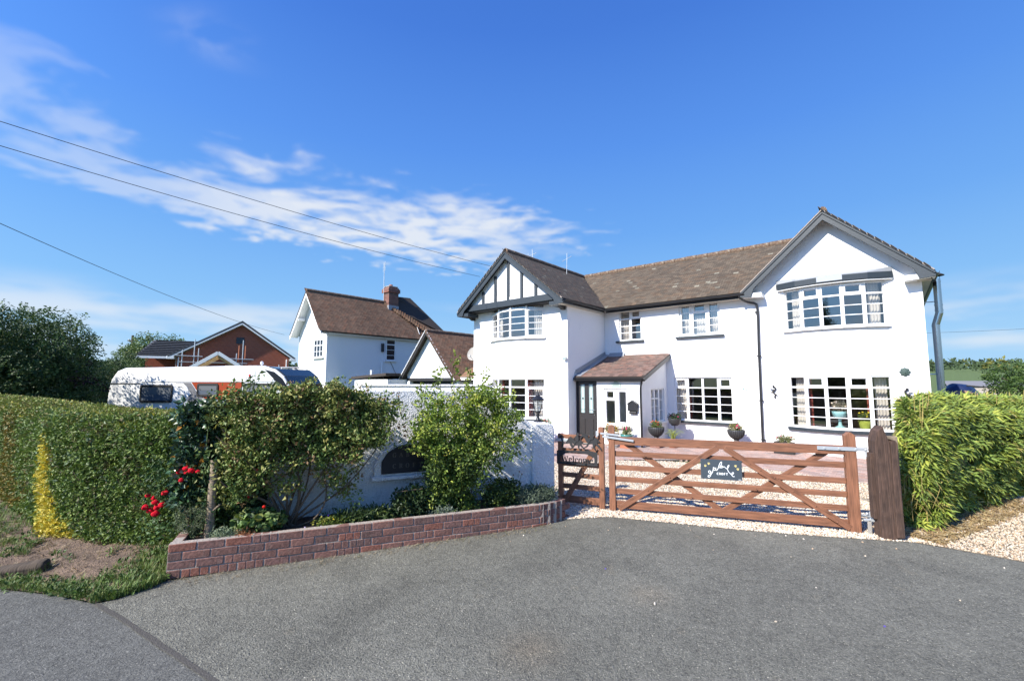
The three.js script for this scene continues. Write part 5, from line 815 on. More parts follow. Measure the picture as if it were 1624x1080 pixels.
{ // passion flower climber, lime green on top and dark below
  const c = bedPlant('climbing_shrub', 'tall lime green climber with blue flowers, dark at its foot, before the white wall', 'climber', 3.32, 0.45), R = RNG(521);
  for (let i = 0; i < 14; i++) { const x = (R() - 0.5) * 0.3, ex = (R() - 0.5) * 1.5, ey = 0.9 + R() * 1.0; M('stem', tube([[x, -0.02, 0], [x * 1.4, 0.5, 0.06], [ex, ey, 0.15 * R()]], 0.009, 5, 14, 0.4), mat.stem, c); }
  const pts = []; let guard = 0, made = 0;
  const inside = (x, y) => { const w = y < 0.75 ? 0.26 + 0.1 * n3(y * 5, 1, 1) + 0.16 * sstep(0.3, 0.75, y) : 0.66 - 0.3 * sstep(1.2, 1.9, y) + 0.1 * n3(y * 4, 2, 5), cx = -0.12 + 0.24 * sstep(0.5, 1.5, y); return Math.abs(x - cx) < w && y < 1.62 + 0.2 * n3(x * 3.2, 3, 3); };
  while (made < 390 && guard++ < 20000) {
    const x = -1 + R() * 2.1, y = 0.05 + R() * 1.8; if (!inside(x, y) || (y > 1.35 && R() < 0.45)) continue; made++; const l = 0.16 + R() * 0.26, a = (x - 0.1) * 1.1 + (R() - 0.5) * 2.0, up = 0.5 * sstep(0.9, 1.7, y) - 0.1 + (R() - 0.5) * 0.6, th = 0.12 + 0.24 * sstep(0.1, 0.8, y), z0 = -0.1 + R() * th, n = 6 + Math.floor(R() * 5);
    for (let j = 0; j < n; j++) { const t = j / (n - 1); pts.push([x + Math.sin(a) * l * t + (R() - 0.5) * 0.06, Math.max(0.03, y + up * l * t * 1.4 - 0.2 * l * t * t + (R() - 0.5) * 0.06), z0 + (0.08 + 0.22 * R()) * t]); }
  }
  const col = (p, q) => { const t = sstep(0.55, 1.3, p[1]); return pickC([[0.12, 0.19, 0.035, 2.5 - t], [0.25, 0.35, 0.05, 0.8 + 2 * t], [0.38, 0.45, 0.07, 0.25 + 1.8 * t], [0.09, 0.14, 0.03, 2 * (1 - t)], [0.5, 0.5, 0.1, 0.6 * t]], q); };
  { const keep = pts.filter(([x, y]) => !(x < -0.5 && y < 0.92 && y > 0.4)); pts.length = 0; pts.push(...keep); }
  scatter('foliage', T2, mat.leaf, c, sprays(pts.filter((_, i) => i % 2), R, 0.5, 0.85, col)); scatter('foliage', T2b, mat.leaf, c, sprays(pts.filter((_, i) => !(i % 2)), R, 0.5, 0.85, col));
  const sp = []; for (const [x, y, h] of [[-0.35, 1.85, 0.32], [-0.1, 1.9, 0.5], [0.1, 1.8, 0.42], [0.35, 1.7, 0.5], [0.5, 1.6, 0.36], [-0.6, 1.6, 0.32], [0.85, 1.2, 0.3], [0.9, 0.95, 0.25], [0.55, 0.25, 0.5]]) for (let j = 0; j < 14; j++) { const t = j / 13; sp.push([x + (R() - 0.5) * 0.09 + 0.06 * t, y - 0.1 + h * t * 0.85, 0.08 + (R() - 0.5) * 0.12]); }
  scatter('young_leaf', tuft(4, 0.04, 0.075, 0.04, 525, { droop: 0.4 }), mat.leaf, c, sprays(sp, R, 0.6, 1.0, () => pickC([[0.22, 0.27, 0.04, 2], [0.14, 0.2, 0.03, 2]], R)));
  const blue = mat.petal(0.05, 0.05, 0.30); for (const [x, y] of [[-0.55, 1.62], [-0.48, 1.18], [-0.18, 1.52], [0.02, 1.62], [0.44, 1.5], [0.75, 1.42], [0.3, 1.66]]) { const f = flower('blue_flower', [x, y, 0.36], 0.028, blue, c, (x * 900 + 1000) | 0, 8); f.rotation.x = 1.0; }
}
function leafyClump(o, R, n, rx, ry, rz, geo, m, colours, s0, s1, cy = ry) { const pts = []; let guard = 0; while (pts.length < n && guard++ < n * 9) { const x = R() * 2 - 1, y = R() * 2 - 1, z = R() * 2 - 1; const d = x * x + y * y + z * z; if (d > 1 || d < 0.12) continue; pts.push([x * rx, Math.max(0.01, cy + y * ry), z * rz]); } return scatter('foliage', geo, m, o, sprays(pts, R, s0, s1, () => pickC(colours, R))); }
const roundLeaf = (() => { const L = [], R = RNG(530); for (let i = 0; i < 5; i++) { const g = new THREE.CircleGeometry(0.045, 9), P = g.attributes.position; for (let j = 0; j < P.count; j++) P.setZ(j, -Math.hypot(P.getX(j), P.getY(j)) * 0.25 + 0.006 * Math.sin(j * 2.2)); g.computeVertexNormals(); g.rotateX(-0.9 + R() * 0.8).translate(0, 0.02, 0.05).rotateY(R() * 6.28); L.push(g); } return merge(L); })();
{
  const R = RNG(541);
  const ge = bedPlant('red_geranium', 'bright green geranium with one red bloom at the brick edge left of the rose canes', 'geranium', 0.82, 0.26), st = []; for (let i = 0; i < 9; i++) { const a = R() * 6.28, l = 0.06 + R() * 0.18; st.push(bar([0, 0, 0], [Math.cos(a) * l, 0.1 + R() * 0.14, Math.sin(a) * l * 0.6], 0.005, 5)); } for (const s of st) M('stem', s, mat.greenstem, ge);
  leafyClump(ge, R, 190, 0.29, 0.15, 0.17, roundLeaf, mat.mattleaf, [[0.10, 0.18, 0.03, 3], [0.16, 0.25, 0.04, 2], [0.07, 0.13, 0.025, 2], [0.25, 0.28, 0.05, 0.5]], 0.5, 0.85, 0.14);
  M('flower_stalk', tube([[0.02, 0.1, 0.05], [0.04, 0.26, 0.08], [0.05, 0.35, 0.1]], 0.004, 5), mat.greenstem, ge); flower('geranium_bloom', [0.05, 0.34, 0.1], 0.038, mat.petal(0.7, 0.02, 0.01), ge, 3, 14);
  const se = bedPlant('sedum', 'grey green sedum with orange tinted leaves spilling by the stake', 'sedum', 0.5, 0.17); leafyClump(se, R, 110, 0.2, 0.07, 0.1, TS, mat.mattleaf, [[0.16, 0.22, 0.12, 4], [0.26, 0.3, 0.16, 1]], 0.6, 1, 0.06); const so = []; for (let i = 0; i < 30; i++) so.push([0.12 + R() * 0.16, 0.03 + R() * 0.06, 0.02 + R() * 0.09]); M('stem', bar([0, 0, 0], [0.05, 0.08, 0.02], 0.006), mat.greenstem, se); scatter('orange_leaf', TS, mat.mattleaf, se, sprays(so, R, 0.6, 0.9, () => pickC([[0.45, 0.16, 0.04, 1], [0.3, 0.14, 0.05, 1]], R)));
  const wi = bedPlant('wispy_shrub', 'thin twiggy grey shrub in the left corner of the brick bed', 'shrub', 0.14, 0.3); for (let i = 0; i < 16; i++) { const a = R() * 6.3, l = 0.08 + R() * 0.12; M('stem', tube([[0, 0, 0], [Math.cos(a) * l * 0.4, 0.2, Math.sin(a) * l * 0.4], [Math.cos(a) * l * 1.6, 0.32 + R() * 0.16, Math.sin(a) * l]], 0.003, 4, 8, 0.5), mat.greenstem, wi); } leafyClump(wi, R, 150, 0.17, 0.19, 0.14, TS, mat.mattleaf, [[0.12, 0.15, 0.06, 2], [0.09, 0.12, 0.05, 2]], 0.4, 0.75, 0.24);
  const fe = bedPlant('low_fern', 'dark low ferny plants under the name plate', 'fern', 1.98, 0.3); leafyClump(fe, R, 210, 0.44, 0.08, 0.13, TS, mat.leaf, [[0.04, 0.08, 0.02, 3], [0.07, 0.12, 0.03, 2], [0.16, 0.2, 0.04, 0.6]], 1.0, 1.9, 0.07); M('stem', bar([-0.2, 0, 0], [0.2, 0.05, 0.02], 0.005), mat.greenstem, fe);
  const pa = bedPlant('pansy', 'yellow and violet pansies at the brick edge by the rose canes', 'pansy', 1.62, 0.22); leafyClump(pa, R, 60, 0.2, 0.05, 0.08, T1, mat.leaf, [[0.14, 0.2, 0.03, 2], [0.3, 0.3, 0.04, 1]], 0.7, 1.1, 0.05); for (const [x, y, k] of [[-0.04, 0.17, 0], [-0.3, 0.06, 1], [0.02, 0.12, 2], [-0.12, 0.05, 1]]) flower('pansy_flower', [x, y, 0.07], 0.02, mat.petal(...[[0.06, 0.03, 0.3], [0.6, 0.5, 0.7], [0.6, 0.45, 0.03]][k]), pa, k + 5, 6);
  const dk = bedPlant('round_shrub', 'rounded dark green shrub below the name plate', 'shrub', 2.62, 0.34); leafyClump(dk, R, 260, 0.24, 0.19, 0.18, T2b, mat.leaf, [[0.03, 0.065, 0.02, 4], [0.05, 0.09, 0.025, 2], [0.15, 0.2, 0.04, 0.5]], 0.65, 1.0, 0.17); for (let i = 0; i < 4; i++) M('stem', bar([0, 0, 0], [(i - 1.5) * 0.1, 0.3, 0.05], 0.008, 5), mat.stem, dk); M('stem', bar([-0.22, 0.36, 0.1], [0.14, 0.38, 0.12], 0.006, 5), mat.stem, dk);
  const gy = bedPlant('silver_plant', 'small silver grey plant at the brick edge under the climber', 'plant', 3.02, 0.16); leafyClump(gy, R, 70, 0.2, 0.06, 0.08, TS, mat.mattleaf, [[0.22, 0.27, 0.2, 3], [0.14, 0.19, 0.12, 1]], 0.6, 1, 0.05); M('stem', bar([0, 0, 0], [0.05, 0.08, 0.02], 0.006), mat.greenstem, gy);
  const rt = bedPlant('border_plant', 'dark green border plant with dark red flower heads near the pillar', 'plant', 3.98, 0.34); leafyClump(rt, R, 300, 0.3, 0.2, 0.17, T2, mat.leaf, [[0.04, 0.08, 0.02, 3], [0.09, 0.14, 0.03, 2], [0.16, 0.2, 0.03, 0.6]], 0.5, 0.8, 0.18); for (const [x, y] of [[0.05, 0.42], [0.16, 0.46], [0.26, 0.5], [0.3, 0.46], [-0.2, 0.48]]) { M('stem', tube([[x * 0.5, 0.1, 0], [x * 0.8, 0.3, 0.05], [x, y, 0.06]], 0.003, 4), mat.greenstem, rt); flower('seed_head', [x, y, 0.06], 0.022, x < 0 ? mat.petal(0.05, 0.05, 0.3) : mat.petal(0.12, 0.015, 0.02), rt, (x * 500 + 300) | 0, 7); }
  const la = bedPlant('grey_lavender', 'dense grey green low shrub covering the right end of the brick bed', 'shrub', 4.5, 0.28); leafyClump(la, R, 520, 0.36, 0.14, 0.2, TS, mat.mattleaf, [[0.085, 0.125, 0.07, 4], [0.13, 0.17, 0.11, 2]], 0.8, 1.35, 0.12); for (let i = 0; i < 5; i++) M('stem', bar([(i - 2) * 0.05, 0, 0], [(i - 2) * 0.14, 0.16, 0.05], 0.006, 5), mat.stem, la);
  const sk = thing('rustic_stake', 'leaning bare wooden stake at the left end of the white wall', 'stake', onPlanter(0.3, 0.3, 0.1), PT); M('stake', [tube([[0, 0, 0], [0.012, 0.5, -0.03], [0.018, 1.08, -0.06]], 0.05, 10, 20, 0.88)], mat.stake, sk); M('stub', bar([0.03, 0.5, 0], [0.11, 0.58, 0.04], 0.012, 6), mat.stake, sk);
}
// ------------------------------------------------------------------ bamboo hedge
{
  const b = thing('bamboo_hedge', 'tall yellow green bamboo hedge beyond the old gate post', 'hedge', [5.4, 0, -7.02]), R = RNG(601);
  // footprint in its own axes: a band running away to the right, nose at the post
  const ax = [0.885, -0.465], ay = [0.465, 0.885];                 // along, towards the road
  const fan = (seed) => { const Q = RNG(seed), pos = [], nor = []; for (let i = 0; i < 6; i++) { const yaw = (Q() - 0.5) * 2.8, pitch = 0.35 - Q() * 0.9, L = 0.085 + Q() * 0.055, w = 0.0085 + Q() * 0.004; const d = V3(Math.cos(pitch) * Math.sin(yaw), Math.sin(pitch), Math.cos(pitch) * Math.cos(yaw)), s = V3(0, 1, 0).cross(d).normalize(), u = d.clone().cross(s), o = V3((Q() - 0.5) * 0.05, (Q() - 0.5) * 0.05, (Q() - 0.5) * 0.05); const at = (t, k, dr) => o.clone().addScaledVector(d, t * L).addScaledVector(s, k * w).addScaledVector(u, -dr * L + Math.abs(k) * 0.003); const P = [[at(0, 0, 0), at(0.3, 1, 0.03), at(0.3, 0, 0.03)], [at(0, 0, 0), at(0.3, 0, 0.03), at(0.3, -1, 0.03)], [at(0.3, 0, 0.03), at(0.3, 1, 0.03), at(0.68, 0.8, 0.13)], [at(0.3, 0, 0.03), at(0.68, 0.8, 0.13), at(0.68, 0, 0.13)], [at(0.3, -1, 0.03), at(0.3, 0, 0.03), at(0.68, 0, 0.13)], [at(0.3, -1, 0.03), at(0.68, 0, 0.13), at(0.68, -0.8, 0.13)], [at(0.68, 0.8, 0.13), at(1, 0, 0.3), at(0.68, 0, 0.13)], [at(0.68, 0, 0.13), at(1, 0, 0.3), at(0.68, -0.8, 0.13)]]; for (const T of P) { const n = T[1].clone().sub(T[0]).cross(T[2].clone().sub(T[0])).normalize(); for (const v of T) { pos.push(v.x, v.y, v.z); nor.push(n.x, n.y, n.z); } } } const g = new THREE.BufferGeometry(); g.setAttribute('position', new THREE.Float32BufferAttribute(pos, 3)); g.setAttribute('normal', new THREE.Float32BufferAttribute(nor, 3)); g.setAttribute('uv', new THREE.Float32BufferAttribute(new Float32Array(pos.length / 3 * 2), 2)); return g; };
  const F = [fan(611), fan(612)], put = [[], []], L = 9.5, W = 1.5;
  const top = (s, d) => 1.86 - 0.025 * s + 0.16 * fbm(s * 1.4, d * 1.4, 2.2) - 0.22 * sstep(0.5, 1, Math.abs(d / W * 2)) - 0.34 * (1 - sstep(-0.1, 0.8, s));
  const half = (s, y) => (W / 2) * (0.9 + 0.14 * sstep(0.1, 1.0, y)) + 0.14 * fbm(s * 1.3, y * 1.1, 5.5) + 0.07 * fbm(s * 4, y * 3, 1.5);
  const world = (s, d) => [ax[0] * s + ay[0] * d, ax[1] * s + ay[1] * d];
  const nearness = (s) => 1 / (1 + s * 0.35);
  const col = (lit) => pickC([[0.25, 0.32, 0.035, 4], [0.16, 0.24, 0.03, 3], [0.37, 0.4, 0.055, 2.2], [0.11, 0.17, 0.025, 2], [0.45, 0.36, 0.1, 0.35]], R, 0.5);
  const add = (s, d, y, outx, outz, sc) => { const [x, z] = world(s, d), yaw = Math.atan2(outx, outz) + (R() - 0.5) * 1.5; put[R() < 0.5 ? 0 : 1].push([mat4(x, y, z, (R() - 0.5) * 1.5, yaw + (R() - 0.5) * 1.4, (R() - 0.5) * 2.2, sc), col()]); };
  for (let i = 0; i < 26000; i++) {
    const s = Math.pow(R(), 1.35) * L, f = R();
    if (f < 0.5) { const y = 0.08 + R() * (top(s, W / 2) - 0.08), dep = Math.pow(R(), 1.4) * 0.36, clump = fbm(s * 2.1, y * 2.6, 8.8); if (clump < -0.06 && dep < 0.24) continue; add(s, half(s, y) - dep, y, ay[0], ay[1], 0.75 + R() * 0.55); }
    else { const hw = half(s, 1.6), d = lerp(Math.max(-hw, Math.min(hw - 0.06, 0.74 - s * 0.36)), hw, R()), y = top(s, d) - Math.pow(R(), 1.5) * 0.35; const o = d / W; add(s, d, y, ay[0] * (0.3 + o) - 0.3 * (R() - 0.5), ay[1] * (0.3 + o), 0.75 + R() * 0.55); }
  }
  for (let i = 0; i < 9000; i++) { // the nose towards the gate
    const y = 0.1 + R() * 1.7, a = (R() - 0.5) * Math.PI, dep = Math.pow(R(), 1.4) * 0.3, r = half(0.2, y) - dep, clump = fbm(a * 2.2, y * 2.6, 3.8); if (clump < -0.12 && dep < 0.18) continue;
    const e = R() * R(), s = 0.42 + 2.2 * e - Math.cos(a) * 0.22 * (r / 0.75), d = W / 2 - 0.12 - 2.2 * e * 0.36 + Math.sin(a) * 0.2 * (r / 0.75), yy = Math.min(y, top(Math.max(s, 0.05), d)); add(s, d, yy, -ax[0] * Math.cos(a) + ay[0] * Math.sin(a), -ax[1] * Math.cos(a) + ay[1] * Math.sin(a), 0.75 + R() * 0.55);
  }
  scatter('foliage', F[0], mat.mattleaf, b, put[0]); scatter('foliage', F[1], mat.mattleaf, b, put[1]);
  for (let i = 0; i < 130; i++) { const s = Math.pow(R(), 1.5) * 7, d = Math.max(W / 2 - 0.05 - s * 0.34, (R() - 0.35) * 1.1 * (W / 2)), [x, z] = world(s + 0.15, d), l = (R() - 0.5) * 0.24, h = 1.35 + R() * 0.6; M('cane', tube([[x, 0, z], [x + l * 0.3, h * 0.5, z], [x + l, h, z + (R() - 0.3) * 0.18]], 0.007, 5, 8, 0.5), mat.cane, b); }
  const n = []; for (let i = 0; i < 26; i++) { const a = (R() - 0.5) * 2.6, s = 0.30 - Math.cos(a) * 0.3, d = W / 2 - 0.22 + Math.sin(a) * 0.25, [x, z] = world(s, d), y = 0.1 + R() * 0.6; n.push(tube([[x, y, z], [x + (R() - 0.5) * 0.2, y + 0.2, z + 0.12], [x + (R() - 0.5) * 0.3, y + 0.1 - R() * 0.2, z + 0.22]], 0.003, 4, 6, 0.5)); } for (const q of n) M('dead_shoot', q, mat.cane, b);
  // straw coloured dead leaves dropped at its foot
  const dl = []; for (let i = 0; i < 1500; i++) { const s = Math.pow(R(), 1.3) * 4 - 0.4, d = 0.3 + R() * 0.75, [x, z] = world(s, d); dl.push([mat4(x, 0.012 + R() * 0.02, z, (R() - 0.5) * 0.5, R() * 6.3, (R() - 0.5) * 0.5, 0.5 + R() * 0.3), pickC([[0.42, 0.30, 0.13, 2], [0.33, 0.22, 0.09, 2], [0.5, 0.4, 0.2, 1]], R)]); }
  scatter('dead_leaf', F[0], mat.mattleaf, b, dl);
  // inner mass of canes and old leaves
  const ig = []; for (let k = 0; k < 12; k++) { const s = 0.75 + k * 0.75, [x, z] = world(s, Math.max(0, 0.5 - k * 0.16)); ig.push(new THREE.SphereGeometry(1, 12, 8).scale(0.55, 0.78, k < 2 ? 0.2 : 0.34).translate(x, 0.82, z)); } const im = M('inner_growth', merge(ig), std([0.2, 0.16, 0.07], 0.95), b); im.userData.kind = 'stuff';
}

// ------------------------------------------------------------------ grass and weeds on the bank
{
  const R = RNG(631), blade = (() => { const pos = [], Q = RNG(632); for (let i = 0; i < 9; i++) { const a = Q() * 6.28, r = Q() * 0.03, x = Math.cos(a) * r, z = Math.sin(a) * r, h = 0.03 + Q() * 0.055, l = (Q() + 0.2) * 0.04, w = 0.0022, b = Q() * 6.28, cx = Math.cos(b), cz = Math.sin(b); const p = (t, k) => [x + cx * l * t * t - cz * w * k, h * t, z + cz * l * t * t + cx * w * k]; for (const T of [[p(0, 1), p(0, -1), p(0.55, 0.9)], [p(0, -1), p(0.55, -0.9), p(0.55, 0.9)], [p(0.55, 0.9), p(0.55, -0.9), p(1, 0)]]) pos.push(...T.flat()); } const g = new THREE.BufferGeometry(); g.setAttribute('position', new THREE.Float32BufferAttribute(pos, 3)); g.computeVertexNormals(); g.setAttribute('uv', new THREE.Float32BufferAttribute(new Float32Array(pos.length / 3 * 2), 2)); return g; })();
  const items = [], weeds = []; const poly = [...VERGE_EDGE.slice(1), [-3.55, -5.5], [-5.4, -5.8], [-6.6, -6.4], [-10.6, -9.2], [-16, -9]];
  const green = [[0.14, 0.23, 0.035, 4], [0.2, 0.28, 0.045, 2], [0.3, 0.29, 0.09, 1.2], [0.1, 0.17, 0.03, 2]];
  for (let i = 0; i < 60000; i++) {
    const x = lerp(-10, -3.4, Math.pow(R(), 0.7)), z = lerp(-8.5, -3.9, R()); if (!inPoly(x, z, poly)) continue;
    const e = segDist(x, z, VERGE_EDGE, false), edge = 1 - sstep(0.0, 0.3, e), m = fbm(x * 1.25 + 2, z * 1.25, 3.3), right = sstep(-4.25, -3.75, x) * sstep(-5.75, -5.3, z), left = sstep(-6.0, -7.0, x);
    const bare = Math.exp(-(((x + 4.55) / 0.5) ** 2 + ((z + 5.15) / 0.3) ** 2));
    const d = clamp(edge * (0.7 + m * 1.7) + right * (0.6 + m) + sstep(0.06, 0.3, m) * 0.75 + left * 0.2) * (1 - bare); if (R() > d) continue;
    const s = (0.6 + R() * 0.7) * (right > 0.4 ? 1.1 : 0.8); (items).push([mat4(x, bankH(x, z) - 0.004, z, (R() - 0.5) * 0.3, R() * 6.3, (R() - 0.5) * 0.3, s), pickC(green, R)]);
    if (R() < 0.13) weeds.push([mat4(x, bankH(x, z) + 0.012, z, (R() - 0.5), R() * 6.3, (R() - 0.5), 0.35 + R() * 0.4), pickC([[0.06, 0.12, 0.02, 3], [0.1, 0.17, 0.03, 2]], R)]);
  }
  tag(scatter('verge_grass', blade, mat.grass, scene, items), 'patchy green grass along the edge of the earth bank', 'grass'); tag(scatter('verge_weed', T2, mat.leaf, scene, weeds), 'flat leafy weeds growing among the grass of the bank', 'weeds');
  const dry = []; for (let i = 0; i < 900; i++) { const x = lerp(-6.5, -3.45, R()), z = lerp(-6, -4.2, R()); if (!inPoly(x, z, poly)) continue; dry.push([mat4(x, bankH(x, z) + 0.006, z, 1.3 + (R() - 0.5) * 0.5, R() * 6.3, 0, 0.5 + R() * 0.6), pickC([[0.36, 0.27, 0.13, 2], [0.24, 0.17, 0.09, 2]], R)]); }
  tag(scatter('dry_litter', blade, mat.grass, scene, dry), 'dry straw and leaf litter strewn on the earth bank', 'litter');
  const ed = []; for (let i = 0; i < 700; i++) { const s = R() * 4.6, o = Math.pow(R(), 2) * 0.22, p = onPlanter(s, -0.01 - o); ed.push([mat4(p[0], 0.008, p[2], 1.4 + (R() - 0.5) * 0.3, R() * 6.3, 0, 0.2 + R() * 0.45), pickC([[0.36, 0.29, 0.18, 2], [0.2, 0.15, 0.09, 2], [0.12, 0.14, 0.05, 0.6]], R)]); }
  tag(scatter('edge_litter', blade, mat.grass, scene, ed), 'dry straw and grit gathered along the foot of the brick planter', 'litter');
  const lf = []; for (let i = 0; i < 60; i++) { const x = lerp(-3, 4, R()), z = lerp(-5.9, -3.2, R()); if (!inPoly(x, z, [[-3.4, -4.8], [0.8, -6.8], [5, -6], [3, 0], [-2, -3.3]])) continue; lf.push([mat4(x, 0.006, z, (R() - 0.5) * 0.5, R() * 6.3, (R() - 0.5) * 0.5, 0.22 + R() * 0.2), pickC([[0.05, 0.04, 0.03, 2], [0.35, 0.24, 0.1, 1], [0.1, 0.07, 0.05, 1]], R)]); }
  tag(scatter('fallen_leaf', tuft(1, 0.01, 0.07, 0.04, 641), mat.mattleaf, scene, lf), 'a few dry leaf scraps lying on the driveway tarmac', 'leaf litter');
  for (const [x, z, lab] of [[1.05, -5.2, 'violet petal lying on the tarmac before the gate meeting posts'], [3.2, -4.02, 'violet flower head lying on the tarmac to the right']]) { const pt = flower('fallen_flower', [x, 0.012, z], 0.02, mat.petal(0.14, 0.1, 0.42), scene, 7, 5); tag(pt, lab, 'flower'); }
  // half buried kerb stones at the far left
  const ks = (i, x, z, l, turn, lab) => { const g = new RoundedBoxGeometry(l, 0.12, 0.16, 4, 0.035), P = g.attributes.position; for (let k = 0; k < P.count; k++) { const a = P.getX(k), b = P.getY(k), c = P.getZ(k); P.setXYZ(k, a + 0.02 * n3(a * 6 + i, b * 9, c * 9), b + 0.03 * n3(a * 7, b * 7 + i, c * 7), c + 0.02 * n3(a * 7, b * 9, c * 7 + i)); } g.computeVertexNormals(); return tag(M('kerb_stone', muv(g), mat.bark, scene, [x, bankH(x, z) + 0.03, z], [0.05, turn, 0.06]), lab, 'kerb stone'); };
  ks(1, -5.35, -5.02, 0.5, 0.3, 'long half buried old kerb stone in the earth bank near its grassy corner'); ks(2, -6.3, -4.82, 0.8, 0.2, 'half buried old kerb stone at the far left of the earth bank');
}

// ------------------------------------------------------------------ things on and in front of the white house
{
  const disc = (r, t) => new THREE.CylinderGeometry(r, r, t, 24).rotateX(Math.PI / 2);
  const a = onHouse('wall_plaque', 'round white plaque with two green birds on the wall right of the middle window', 'plaque', [-0.43, 1.84, 0.012]); M('plate', disc(0.125, 0.016), mat.white, a); M('rim', new THREE.TorusGeometry(0.118, 0.008, 6, 24), mat.upvc, a, [0, 0, 0.008]); for (const [x, y, r] of [[-0.035, 0.02, 0.9], [0.04, -0.02, 0.5]]) M('bird', sph(0.03, 0, 0, 0, 8, 6).scale(0.5, 1.2, 0.3), mat.verdigris, a, [x, y, 0.012], [0, 0, -r]);
  const orn = (p, lab, f) => { const o = onHouse('wall_ornament', lab, 'ornament', p); const s = f; M('figure', [tube([[0.0, 0.16, 0.02], [0.05 * s, 0.12, 0.03], [0.02 * s, 0.05, 0.03], [-0.03 * s, 0.0, 0.03], [0.03 * s, -0.06, 0.03], [0.01, -0.15, 0.02]], 0.022, 7, 30, 0.8), sph(0.035, -0.005, 0.175, 0.03), bar([0.02, 0.07, 0.03], [-0.1 * s, 0.1, 0.03], 0.013, 6), bar([0, -0.02, 0.03], [0.09 * s, -0.1, 0.03], 0.013, 6), sph(0.028, 0.02 * s, -0.16, 0.02), tube([[0.0, 0.06, 0.02], [-0.07 * s, 0.0, 0.02], [-0.05 * s, -0.05, 0.02]], 0.01, 5)], mat.blackmatt, o); };
  orn([0.39, 1.77, 0.01], 'small black iron figure on the wall left of the lower right bow', 1); orn([3.48, 1.72, 0.01], 'small black iron figure on the wall right of the lower right bow', -1);
  const m = onHouse('wall_mask', 'verdigris green leaf face mask on the wall above the right iron figure', 'mask', [3.46, 2.35, 0.01]); const mg = std([0.045, 0.075, 0.065], 0.7); M('face', sph(0.1, 0, 0, 0, 16, 12).scale(0.75, 1.15, 0.45), mg, m); M('leaf', [0, 1, 2, 3, 4, 5, 6, 7].map((k) => sph(0.04, 0, 0, 0, 8, 6).scale(0.9, 1.1, 0.4).translate(0, 0.075, 0.01).rotateZ(k * 0.785)), mg, m); M('nose', sph(0.02, 0, -0.01, 0.045, 8, 6).scale(0.8, 1.6, 1), mg, m);
  const hp = onHouse('porch_plaque', 'grey green shaped house plaque on the porch wall above the small window', 'plaque', [-3.83, 1.90, 2.205]); M('plate', ext(shape([[-0.17, 0], [0.17, 0], [0.17, 0.11], [0.12, 0.14], [0.07, 0.16], [0.05, 0.2], [-0.05, 0.2], [-0.07, 0.16], [-0.12, 0.14], [-0.17, 0.11]]), 0.015, 0.004), std([0.36, 0.44, 0.4], 0.6), hp); M('crest', [sph(0.03, 0, 0.2, 0.01).scale(1.4, 0.7, 0.5)], mat.verdigris, hp); M('inscription', [box(0.2, 0.014, 0.002, 0, 0.1, 0.02), box(0.24, 0.012, 0.002, 0, 0.07, 0.02)], std([0.12, 0.16, 0.15], 0.7), hp);
  const pb = onHouse('post_box', 'black wall mounted letter box beside the porch corner', 'letter box', [-3.22, 1.14, 2.205]); M('body', ext(shape([[-0.15, 0.02], [0.15, 0.02], [0.15, 0.24], [0, 0.34], [-0.15, 0.24]]), 0.11, 0.006), mat.black, pb); M('lid', [plank([-0.17, 0.235, 0.06], [0.005, 0.35, 0.06], 0.02, 0.16), plank([0.17, 0.235, 0.06], [-0.005, 0.35, 0.06], 0.02, 0.16)], mat.black, pb); M('emblem', [sph(0.022, 0, 0.12, 0.118, 8, 6).scale(1, 1, 0.4)], mat.galv, pb); M('newspaper_tube', cyl(0.05, 0.05, 0.24, 0, 0, 0, 12).rotateZ(Math.PI / 2).translate(0, -0.04, 0.05), mat.black, pb);
  const fl = onHouse('flood_light', 'small grey floodlight under the eaves at the left wing corner', 'lamp', [-5.46, 2.95, 2.72]); M('body', rbox(0.16, 0.1, 0.08, 0, 0, 0.09, 0.015), mat.galv, fl, [0, 0, 0], [0.5, 0, 0]); M('glass', box(0.13, 0.07, 0.006, 0, 0, 0.132), mat.frosted, fl, [0, 0, 0], [0.5, 0, 0]); M('bracket', bar([0, 0.02, 0], [0, 0, 0.08], 0.012), mat.galv, fl);
  const ds = onHouse('satellite_dish', 'grey satellite dish standing out from the left flank of the house', 'satellite dish', [-10.42, 3.25, 2.3], rad(20)); M('reflector', [lathe([[0.001, 0], [0.12, 0.012], [0.22, 0.045], [0.3, 0.09], [0.305, 0.092], [0.3, 0.1], [0.22, 0.055], [0.001, 0.008]], 28).scale(0.95, 1, 1.08).rotateX(1.15)], std([0.34, 0.32, 0.29], 0.6), ds); M('arm', [bar([0, -0.25, 0.05], [0, -0.1, 0.42], 0.012), rbox(0.06, 0.06, 0.1, 0, -0.08, 0.44)], mat.galv, ds); M('bracket', [bar([0, 0, 0], [0.04, -0.4, -0.05], 0.02), bar([0.04, -0.38, -0.05], [0.36, -0.38, -0.05], 0.016)], mat.galv, ds);

  const pots = 'planted pots along the house front';
